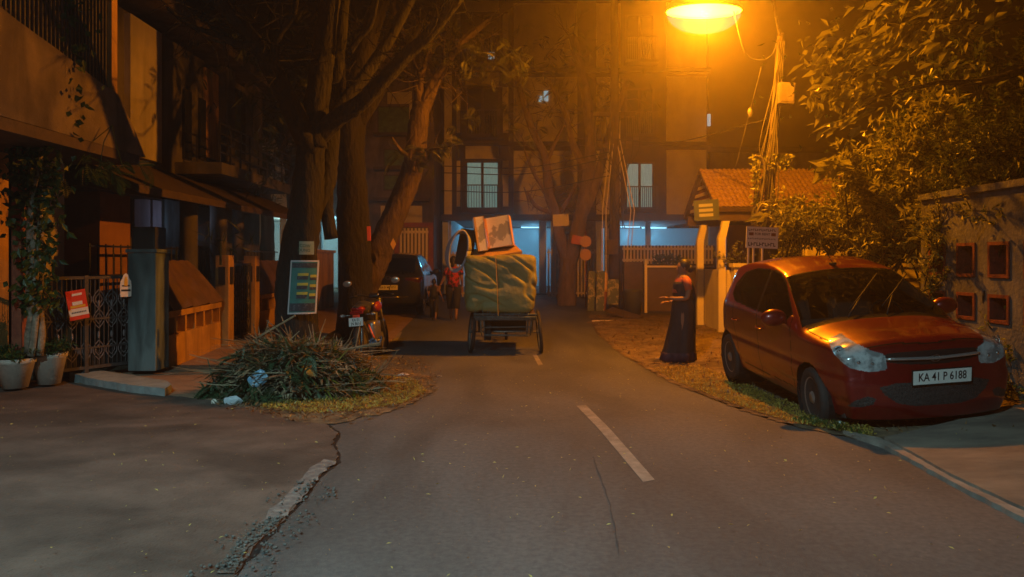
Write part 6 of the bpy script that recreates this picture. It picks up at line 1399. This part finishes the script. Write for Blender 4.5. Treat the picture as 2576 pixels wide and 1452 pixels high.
# woman and child walking away hand in hand beyond the cart
def walker(name, label, X, Yd, H, top, shorts, armout, legs_bare, lean, patt=None):
    z0 = gz(X, Yd); k = H / 1.6; t = thing(name, label, 'person', (X, Yd, z0)); V = lambda a, b, c: Vector((X + a * k, Yd + b * k, z0 + c * k)); s_ = armout
    J = [(V(0, 0, .88), (.13, .10)), (V(0, 0, 1.05), (.11, .09)), (V(0, 0, 1.2), (.125, .10)), (V(0, .0, 1.31), (.08, .07)), (V(0, .0, 1.37), (.048, .048)), (V(0, 0, 1.46), (.06, .06)),
         (V(s_ * .17, 0, 1.28), (.045, .045)), (V(s_ * .24, .02, 1.05), (.036, .036)), (V(s_ * .33, .05, .86), (.028, .028)), (V(-s_ * .17, 0, 1.28), (.045, .045)), (V(-s_ * .21, -.02, 1.02), (.036, .036)), (V(-s_ * .20, .14, .84), (.026, .026)),
         (V(.085, .02, .78), (.095, .095)), (V(.09, -.06, .46), (.06, .06)), (V(.08, -.20, .12), (.036, .036)), (V(.08, -.12, .04), (.032, .026)), (V(-.085, .02, .78), (.095, .095)), (V(-.08, .12, .47), (.06, .06)), (V(-.07, .14, .09), (.036, .036)), (V(-.07, .26, .035), (.032, .026))]
    J = [(a, (r[0] * k, r[1] * k)) for a, r in J]
    E = [(0, 1), (1, 2), (2, 3), (3, 4), (4, 5), (3, 6), (6, 7), (7, 8), (3, 9), (9, 10), (10, 11), (0, 12), (12, 13), (13, 14), (14, 15), (0, 16), (16, 17), (17, 18), (18, 19)]
    mb = body_mesh(J, E, 0, 'body', SKIN, t); hc = V(0, 0, 1.47); head_parts(mb, hc, (0, 1, 0), k); hand(mb, V(s_ * .33, .05, .86), (s_ * .4, .1, -1), (0, 1, 0), k, .5); hand(mb, V(-s_ * .20, .14, .84), (0, .3, -1), (0, 1, 0), k, .5)
    obj('body', mb, SKIN, t, True); eyes(t, hc, (0, 1, 0), k)
    m = MB(); m.ball(hc + Vector((0, -.02 * k, .02 * k)), (.088 * k, .10 * k, .112 * k), 16, 12); m.ball(hc + Vector((0, -.09 * k, -.07 * k)), (.04 * k, .04 * k, .08 * k), 10, 8); obj('hair', m, HAIR, t, True)
    q = lambda a, r1, r2, f=0: ((X, Yd, z0 + a * k), r1 * k, r2 * k, 0, f)
    m = loft([q(.84, .165, .13, .01), q(1.0, .145, .115), q(1.18, .165, .125), q(1.29, .15, .10), q(1.345, .07, .06)])
    for w_ in (-1, 1): m.tube([V(w_ * .14, 0, 1.29), V(w_ * .21, .0, 1.13)], [.06 * k, .055 * k], 10)
    tp = obj('shirt', m, top, t, True)
    m = MB()
    for w_, kk, ft in ((1, -.06, -.17), (-1, .12, .13)):
        m.tube([V(w_ * .075, .02, .88), V(w_ * .088, .02, .76), V(w_ * .088, kk, .46), V(w_ * .08, (ft + kk) / 2, .30 if legs_bare else .12)], [.12 * k, .115 * k, .085 * k, .075 * k], 12)
    obj('trousers', m, shorts, t, True); return t
DK = mat('dark_cloth', (.02, .02, .022), .85)
PL = mat('red_print', (.45, .03, .03), .8, (.03, .02, .02), 16, mixlo=.48, mixhi=.52)
walker('person', 'woman in a red patterned shirt walking between the cart and black car', -1.42, 18.0, 1.58, PL, DK, -1, True, 0)
walker('person', 'child in dark clothes held by the hand beside the black car', -1.90, 18.1, 1.02, DK, DK, 1, False, 0)
# ---------------------------------------------------------------- waste heap
rg = random.Random(77)
hx, hy, hrx, hry, hh = -2.56, 8.78, .90, .80, .54
def heap_z(x, y, off=0):
    u = ((x - hx) / hrx) ** 2 + ((y - hy) / hry) ** 2
    b = max(0.0, 1 - u) ** 1.0 * hh * (1 + .16 * math.sin(x * 5 + 1) * math.cos(y * 6)) ; return gz(x, y) + b
m = MB(); n = 40
for j in range(n + 1):
    for i in range(n + 1):
        x_ = hx + hrx * 1.05 * (2 * i / n - 1); y_ = hy + hry * 1.05 * (2 * j / n - 1); z_ = heap_z(x_, y_); m.v.append((x_ + rg.uniform(-.01, .01), y_, z_ - .02 + (rg.uniform(-.02, .03) if z_ > gz(x_, y_) + .02 else -.02)))
for j in range(n):
    for i in range(n): q = j * (n + 1) + i; m.f.append((q, q + 1, q + n + 2, q + n + 1))
heap = single('waste_heap', m, mat('heap_soil', (.03, .035, .02), .95, (.07, .065, .04), 8), 'heap of cut palm fronds, branches and leaves at the big tree foot', 'waste heap')
heap_parts = {}
def strip(mb, p, d, L, W_, rg, bend=.6):
    d = d.normalized(); sd = d.cross(Vector((0, 0, 1)) + rdir(rg) * .4).normalized(); cur = Vector(p); k = len(mb.v); n = 4
    for i in range(n + 1):
        wv = W_ * (1 - .85 * abs(i / n - .35)); mb.v += [tuple(cur - sd * wv / 2), tuple(cur + sd * wv / 2)]
        cur = cur + d * (L / n); d = (d + Vector((0, 0, -bend / n)) + rdir(rg) * .06).normalized()
        cur.z = max(cur.z, heap_z(cur.x, cur.y) + .005); d.z += rg.uniform(0, .12)
    for i in range(n): q = k + 2 * i; mb.f.append((q, q + 1, q + 3, q + 2))
FG = leafmat('frond_green', (.035, .08, .035), (.085, .15, .075), 4); FY = leafmat('frond_yellow', (.09, .16, .02), (.20, .22, .05), 5); FB = leafmat('frond_dry', (.20, .15, .09), (.42, .33, .21), 5); FK = leafmat('frond_grey', (.09, .085, .065), (.22, .195, .155), 5)
parts = {'green_fronds': (FG, 1600), 'yellow_fronds': (FY, 560), 'dry_fronds': (FB, 2300), 'grey_stalks': (FK, 2600)}
for nm, (mm, cnt) in parts.items():
    m = MB()
    groups = []
    for _ in range(cnt // 14):
        a = rg.uniform(0, 6.28); r_ = rg.random() ** .55
        if nm == 'yellow_fronds': cx_, cy_ = rg.choice(((.35, -.1), (.75, -.45), (.1, .25))); x_ = hx + cx_ * hrx + rg.gauss(0, .12); y_ = hy + cy_ * hry + rg.gauss(0, .12)
        elif nm == 'green_fronds': x_ = hx + hrx * (r_ * math.cos(a) * .95); y_ = hy - .18 + hry * (r_ * math.sin(a) * .8)
        else: x_ = hx + .12 + hrx * r_ * math.cos(a); y_ = hy + .1 + hry * r_ * math.sin(a)
        d0 = Vector((math.cos(a + rg.gauss(0, 1.2)), math.sin(a + rg.gauss(0, 1.2)), .02)); z_ = heap_z(x_, y_)
        if nm == 'green_fronds' and rg.random() < .5: spray(m, (x_, y_, z_ + .03), d0 + Vector((.2, -.4, .1)), rg.uniform(.3, .5), rg, 16, .26); continue
        for _k in range(14 if nm != 'grey_stalks' else 8):
            strip(m, Vector((x_ + rg.gauss(0, .05), y_ + rg.gauss(0, .05), z_ + rg.uniform(.0, .07))), d0 + rdir(rg) * .45, rg.uniform(.10, .40), rg.choice((.008, .012, .02, .034)), rg, rg.choice((0.0, .2, .6, 1.2)))
    o = obj(nm, m, mm, heap)
m = MB()
for _ in range(900):
    a = rg.uniform(0, 6.28); r_ = rg.random() ** .5; p = Vector((hx + hrx * r_ * math.cos(a), hy + hry * r_ * math.sin(a), 0)); p.z = heap_z(p.x, p.y) + .03; m.leaf(p, rg.uniform(.06, .16), rg.uniform(.03, .07), rdir(rg, .3), rdir(rg, .8), .2)
obj('fallen_leaves', m, FB, heap)
m = MB()
for _ in range(170):
    a = rg.uniform(0, 6.28); r_ = rg.random() ** .5; x_ = hx + .1 + hrx * r_ * math.cos(a); y_ = hy + hry * .9 * r_ * math.sin(a); th_ = rg.gauss(0, .7) + (0 if rg.random() < .5 else 3.14)
    strip(m, Vector((x_, y_, heap_z(x_, y_) + rg.uniform(.03, .1))), Vector((math.cos(th_), math.sin(th_) * .6, .1)), rg.uniform(.4, .85), rg.uniform(.015, .035), rg, .3)
obj('long_pale_fronds', m, leafmat('frond_pale', (.22, .20, .13), (.40, .36, .24), 5), heap)
m = MB()
for _ in range(500):
    a = rg.uniform(0, 6.28); r_ = rg.random() ** .5; p = Vector((hx - .1 + hrx * .9 * r_ * math.cos(a), hy - .25 + hry * .7 * r_ * math.sin(a), 0)); p.z = heap_z(p.x, p.y) + .04; m.leaf(p, rg.uniform(.08, .2), rg.uniform(.03, .08), rdir(rg, .2), rdir(rg, .8), .2)
obj('green_leaves', m, FG, heap)
m = MB()
for _ in range(46):
    a = rg.uniform(0, 6.28); r_ = rg.random() ** .6; p = Vector((hx + .15 + hrx * r_ * math.cos(a) * .9, hy + .2 + hry * r_ * math.sin(a) * .8, 0)); p.z = heap_z(p.x, p.y) + .05
    d = rdir(rg, .5); e = p + d * rg.uniform(.2, .6); m.tube([p - d * .1, p.lerp(e, .5) + rdir(rg) * .03, e], [.010, .008, .004], 5)
m.tube([(-3.35, 8.9, .35), (-2.95, 8.8, .62), (-2.55, 8.75, .85)], [.02, .016, .012], 6); m.tube([(-2.0, 8.7, .45), (-1.55, 8.75, .52)], [.012, .022], 5)
obj('sticks', m, FB, heap)
def crumple(name, c, s, mm, label, cat='plastic bag', seed=1, flat=.6):
    bm = bmesh.new(); bmesh.ops.create_icosphere(bm, subdivisions=3, radius=1.0); rr = random.Random(seed); dirs = [(rdir(rr), rr.uniform(.55, .95)) for _ in range(26)]; mb = MB()
    for v in bm.verts:
        n_ = v.co.normalized(); r_ = min([1.0] + [h / max(1e-3, n_.dot(d)) for d, h in dirs if n_.dot(d) > .1]); p = n_ * r_; mb.v.append((c[0] + p.x * s[0], c[1] + p.y * s[1], c[2] + p.z * s[2]))
    bm.verts.index_update(); mb.f = [tuple(v.index for v in f.verts) for f in bm.faces]; bm.free()
    return single(name, mb, mm, label, cat)
PB = mat('bag_blue', (.25, .42, .58), .45, (.12, .28, .45), 14, mixlo=.45, mixhi=.55); PW = mat('bag_pale', (.40, .50, .58), .45, (.55, .6, .65), 9); PD = mat('bag_deep_blue', (.08, .10, .55), .45, (.2, .25, .7), 20); PG = mat('bag_grey', (.34, .36, .40), .5, (.2, .22, .24), 12)
def onheap(px, py):
    for Yd in [7.4 + .02 * k for k in range(160)]:
        v = at(px, py, Yd)
        if v.z <= heap_z(v.x, v.y) + .01 and v.z > gz(v.x, v.y) - .2: return v
    return ground_at(px, py)
crumple('plastic_bag', onheap(658, 955) + Vector((0, -.14, .02)), (.14, .05, .12), PB, 'light blue plastic bag spread on the front of the waste heap', seed=2)
crumple('plastic_bag', ground_at(592, 1016) + Vector((0, -.05, .05)), (.12, .08, .065), PW, 'pale blue crumpled bag on the ground below the heap left end', seed=5)
crumple('paper_scrap', ground_at(540, 1018) + Vector((0, 0, .03)), (.05, .04, .045), mat('paper', (.6, .55, .5), .8), 'small whitish paper scrap left of the pale blue bag', 'scrap', seed=7)
crumple('plastic_bag', ground_at(916, 975) + Vector((0, 0, .04)), (.075, .05, .055), PD, 'small deep blue bag on the yellow litter right of the heap', seed=9)
crumple('plastic_bag', ground_at(850, 988) + Vector((0, 0, .03)), (.09, .05, .04), PG, 'grey-white crumpled bag left of the deep blue bag', seed=11)
crumple('paper_scrap', ground_at(1015, 946) + Vector((0, 0, .02)), (.10, .05, .022), mat('paper2', (.55, .5, .48), .8), 'flat whitish scrap on the road edge right of the heap', 'scrap', seed=13)
crumple('paper_scrap', ground_at(1106, 948) + Vector((0, 0, .012)), (.05, .03, .014), mat('paper3', (.5, .42, .36), .8), 'tiny pale scrap lying farthest right on the road', 'scrap', seed=14)
crumple('plastic_bag', ground_at(2118, 1068) + Vector((0, 0, .02)), (.10, .05, .018), PW, 'flattened pale bag by the front wheel of the red hatchback', seed=15)
# litter on the ground
for i, (px_, py_, r_, lb) in enumerate(((690, 1012, .035, 'small pale scrap in front of the heap, below its blue bag'), (760, 1002, .03, 'tiny tan scrap on the litter in front of the heap middle'), (985, 962, .04, 'small tan scrap on the road edge, right of the deep blue bag'), (1655, 905, .04, 'small pale scrap on the verge left of the sari-clad woman'))):
    crumple('paper_scrap', ground_at(px_, py_) + Vector((0, 0, .02)), (r_ * 1.6, r_, r_ * .5), mat('scrap_%d' % i, (.45, .38, .30), .8), lb, 'scrap', seed=40 + i)
def flecks(name, polys, n, L, mm, seed, lift=.012, kind='stuff', up=.12, avoid=None):
    rg = random.Random(seed); m = MB()
    xs = [p[0] for pl_ in polys for p in pl_]; ys_ = [p[1] for pl_ in polys for p in pl_]; c = 0
    while c < n:
        x_ = rg.uniform(min(xs), max(xs)); y_ = rg.uniform(min(ys_), max(ys_))
        if not any(inpoly(x_, y_, pl_) for pl_ in polys): continue
        c += 1; d = Vector((rg.gauss(0, 1), rg.gauss(0, 1), rg.uniform(0, up * 3))); l = L * rg.uniform(.4, 1.3)
        m.leaf(Vector((x_, y_, gz(x_, y_) + lift + rg.random() * .01)), l, l * rg.uniform(.25, .55), d, Vector((rg.gauss(0, .3), rg.gauss(0, .3), 1)), .15)
    o = obj(name, m, mm); o['kind'] = kind; return o
LT = leafmat('litter_yellow', (.30, .22, .04), (.52, .40, .08), 6); LB = leafmat('litter_brown', (.16, .09, .04), (.28, .17, .08), 6); PT = mat('petal', (.45, .38, .10), .8)
island = [G(652, 1030), G(700, 1000), G(800, 985), G(900, 968), G(980, 950), G(1050, 960), G(1075, 990), G(1010, 1022), G(880, 1042), G(760, 1046)]
structure('litter_bed', sheet([G(640, 1030), G(700, 990), G(900, 950), G(1000, 925), G(1085, 950), G(1090, 990), G(1020, 1026), G(880, 1062), G(800, 1072), G(740, 1062)], .009, .3, jag=.06, seed=8), M['verge'])
flecks('yellow_litter', [island], 9000, .035, LT, 1, .02, up=.5)
flecks('brown_leaf_litter', [[G(560, 1035), G(520, 985), G(640, 960), G(960, 905), G(1060, 905), G(1110, 940), G(1090, 1000), G(900, 1070), G(720, 1062)]], 1500, .06, LB, 2, .02, up=.4)
vfr = [G(2200, 1108), G(2100, 1090), G(2000, 1070), G(1900, 1041), G(1800, 1004), G(1700, 964), G(1640, 930), G(1760, 925), G(1850, 960), G(1960, 1010), G(2080, 1050), G(2200, 1085)]
flecks('verge_litter', [vfr], 9000, .035, LT, 3, .02, up=.5)
flecks('verge_leaves', [verge], 6500, .06, LB, 4, .022, up=.4)
flecks('green_tuft', [[G(1990, 1066), G(2030, 1052), G(2090, 1066), G(2190, 1100), G(2180, 1106), G(2080, 1086)]], 420, .04, LG, 5, .02, up=1.5)
flecks('fallen_petals', [[(-4.5, 1.9), (4, 1.9), (4.5, 5.5), (2.3, 9), (1.5, 13), (-2.2, 13), (-2.4, 8.2), (-5.2, 8.2)]], 900, .026, PT, 6, .05, up=.2)
flecks('road_grit', [[(-4.5, 1.8), (4, 1.8), (4.5, 6), (2.3, 9), (-2.2, 9), (-5.2, 8)]], 900, .018, LB, 16, .048, up=.1)
rg = random.Random(21); m = MB(); ep = edge
while len(m.f) < 420 * 30:
    x_ = rg.uniform(-1.4, -.2) * 1.2 - .3; y_ = rg.uniform(2.9, 5.0)
    e_ = min(((x_ - q[0]) ** 2 + (y_ - q[1]) ** 2) ** .5 for q in drive[:7])
    if not inpoly(x_, y_, ep) and not (e_ < .22 and rg.random() < .35): continue
    s_ = rg.choice((.003, .004, .005, .006, .008, .011)); m.ball((x_, y_, gz(x_, y_) + .028), (s_, s_ * rg.uniform(.7, 1.2), s_ * .7), 6, 5)
o = obj('loose_gravel', m, mat('gravel', (.05, .048, .045), .95, (.15, .14, .13), 30), None, True); o['kind'] = 'stuff'
# darker patches of broken road, fallen board, mound
def mound(name, px, py, rx, ry, h, mm, label, cat, seed):
    c = ground_at(px, py); rr = random.Random(seed); m = MB(); n = 16
    for j in range(n + 1):
        for i in range(n + 1):
            u = 2 * i / n - 1; v = 2 * j / n - 1; x_ = c.x + u * rx; y_ = c.y + v * ry; b = max(0, 1 - u * u - v * v) ** .7; m.v.append((x_, y_, gz(x_, y_) - .02 + b * h * rr.uniform(.7, 1.2)))
    for j in range(n):
        for i in range(n): q = j * (n + 1) + i; m.f.append((q, q + 1, q + n + 2, q + n + 1))
    return single(name, m, mm, label, cat)
mound('soil_mound', 1775, 868, .55, .5, .12, M['soil'], 'low dark soil mound at the feet of the sari-clad woman, right side', 'mound', 3)
mound('soil_mound', 1530, 812, .6, .5, .06, M['soil'], 'flat patch of rubble on the road near the painted slabs', 'mound', 4)
c = ground_at(1570, 800); m = MB(); m.cbox(c + Vector((0, 0, .10)), (.85, .45, .05), (R(8), R(14), R(-30)), .01); single('fallen_board', m, M['darkwood'], 'dark board lying tilted on the ground below the painted slabs', 'board')
c = ground_at(1548, 808); m = MB(); m.cbox(c + Vector((-.35, -.3, .03)), (.5, .08, .03), (0, 0, R(8)), .005); single('broken_plank', m, M['picket'], 'pale broken plank in front of the tilted dark board', 'plank')
# ---------------------------------------------------------------- posters on the big tree
TR = .37
def poster(name, label, px0, px1, py0, py1, mm, cols_n=8, lean=0.0, border=None, extras=None):
    """sheet wrapped round the trunk front"""
    def pt(u, v, o=0):
        py = py0 + (py1 - py0) * v; cx = 757 + (700 - py) * .09; cc = at(cx, py, TY); r = .43 - (760 - py) / 420 * .16 + .035 + o
        px = px0 + (px1 - px0) * u + lean * (1 - v); a = math.asin(max(-.97, min(.97, (at(px, py, TY - .38).x - cc.x) / r))); return Vector((cc.x + r * math.sin(a), TY - r * math.cos(a), cc.z))
    t = thing(name, label, 'poster', pt(.5, .5))
    def patch(nm, u0, u1, v0, v1, o, mat_, par):
        m = MB(); nx_, nz_ = 8, 5
        for j in range(nz_ + 1):
            for i in range(nx_ + 1): m.v.append(tuple(pt(u0 + (u1 - u0) * i / nx_, v0 + (v1 - v0) * j / nz_, o)))
        for j in range(nz_):
            for i in range(nx_): q = j * (nx_ + 1) + i; m.f.append((q, q + nx_ + 1, q + nx_ + 2, q + 1))
        return obj(nm, m, mat_, par, True)
    patch('sheet', 0, 1, 0, 1, 0, mm, t)
    if border:
        for nm, a in (('border', (0, 1, 0, .03)), ('border', (0, 1, .97, 1)), ('border', (0, .05, .03, .97)), ('border', (.95, 1, .03, .97))): patch(nm, *a, .004, border, t)
    for nm, u0, u1, v0, v1, mat_ in (extras or []): patch(nm, u0, u1, v0, v1, .004, mat_, t)
    return t
TEAL = mat('poster_teal', (.03, .22, .22), .6, (.02, .15, .14), 5); NAVY = mat('poster_navy', (.02, .03, .05), .6, (.10, .11, .14), 40, mixlo=.55, mixhi=.6); YG = mat('poster_yellow', (.42, .42, .06), .6)
ex = [('heading_block', .06, .94, .05, .14, NAVY), ('footer_block', .06, .94, .80, .95, NAVY)]
for k, vv in enumerate((.24, .42, .59)): ex += [('yellow_text', .30, .68, vv, vv + .05, YG), ('dark_text', .28, .66, vv + .055, vv + .12, NAVY), ('yellow_text', .74, .94, vv + .03, vv + .08, YG), ('dark_text', .74, .94, vv + .085, vv + .13, NAVY)]
poster('teal_poster', 'tall teal poster with white border wrapped round the big trunk', 728, 793, 655, 785, TEAL, lean=6, border=mat('poster_white', (.50, .52, .56), .6), extras=ex)
PG_ = mat('poster_green', (.24, .34, .24), .7, (.34, .38, .33), 6); DG = mat('print_green', (.03, .09, .04), .7)
t = poster('small_poster', 'small torn pale green notice above the teal poster', 754, 788, 609, 641, PG_, lean=0)
ex2 = []
Mx = basis(at(771, 619, TY - .38) + Vector((0, -.075, 0)), (1, .18, -.05), (.05, 0, 1))
text('lettering', 'COW', .058, Mx, DG, t, .002); text('lettering', 'DUNG', .058, Mx @ Matrix.Translation((-.01, -.065, 0)), DG, t, .002)
c = at(989, 614, 14.15); m = MB(); m.cbox(c, (.10, .01, .20), (0, R(45), 0), .002); m = MB(); m.poly([c + Vector((0, -.0, .11)), c + Vector((-.055, 0, 0)), c + Vector((0, 0, -.11)), c + Vector((.055, 0, 0))], (0, .01, 0))
single('yellow_tag', m, YEL, 'yellow diamond tag on the orange-lit leaning trunk', 'tag')
c = at(928, 588, 13.3); m = MB(); m.cbox(c, (.07, .02, .26), (0, R(-2), 0), .01); single('orange_ribbon', m, mat('ribbon', (.85, .12, .04), .6), 'short bright orange strip on the dark upright trunk', 'ribbon')
# ---------------------------------------------------------------- haze of the night air
m = MB(); m.box((-40, -30, -1.0), (40, 60, 17.0)); hz = obj('haze', m, bpy.data.materials.new('haze')); hz['kind'] = 'stuff'
hm = hz.data.materials[0]; hm.use_nodes = True; n = hm.node_tree; n.nodes.clear(); out = n.nodes.new('ShaderNodeOutputMaterial'); pv = n.nodes.new('ShaderNodeVolumePrincipled')
pv.inputs['Color'].default_value = (.92, .86, .80, 1); pv.inputs['Density'].default_value = HAZE; pv.inputs['Anisotropy'].default_value = .85
n.links.new(pv.outputs[0], out.inputs['Volume'])
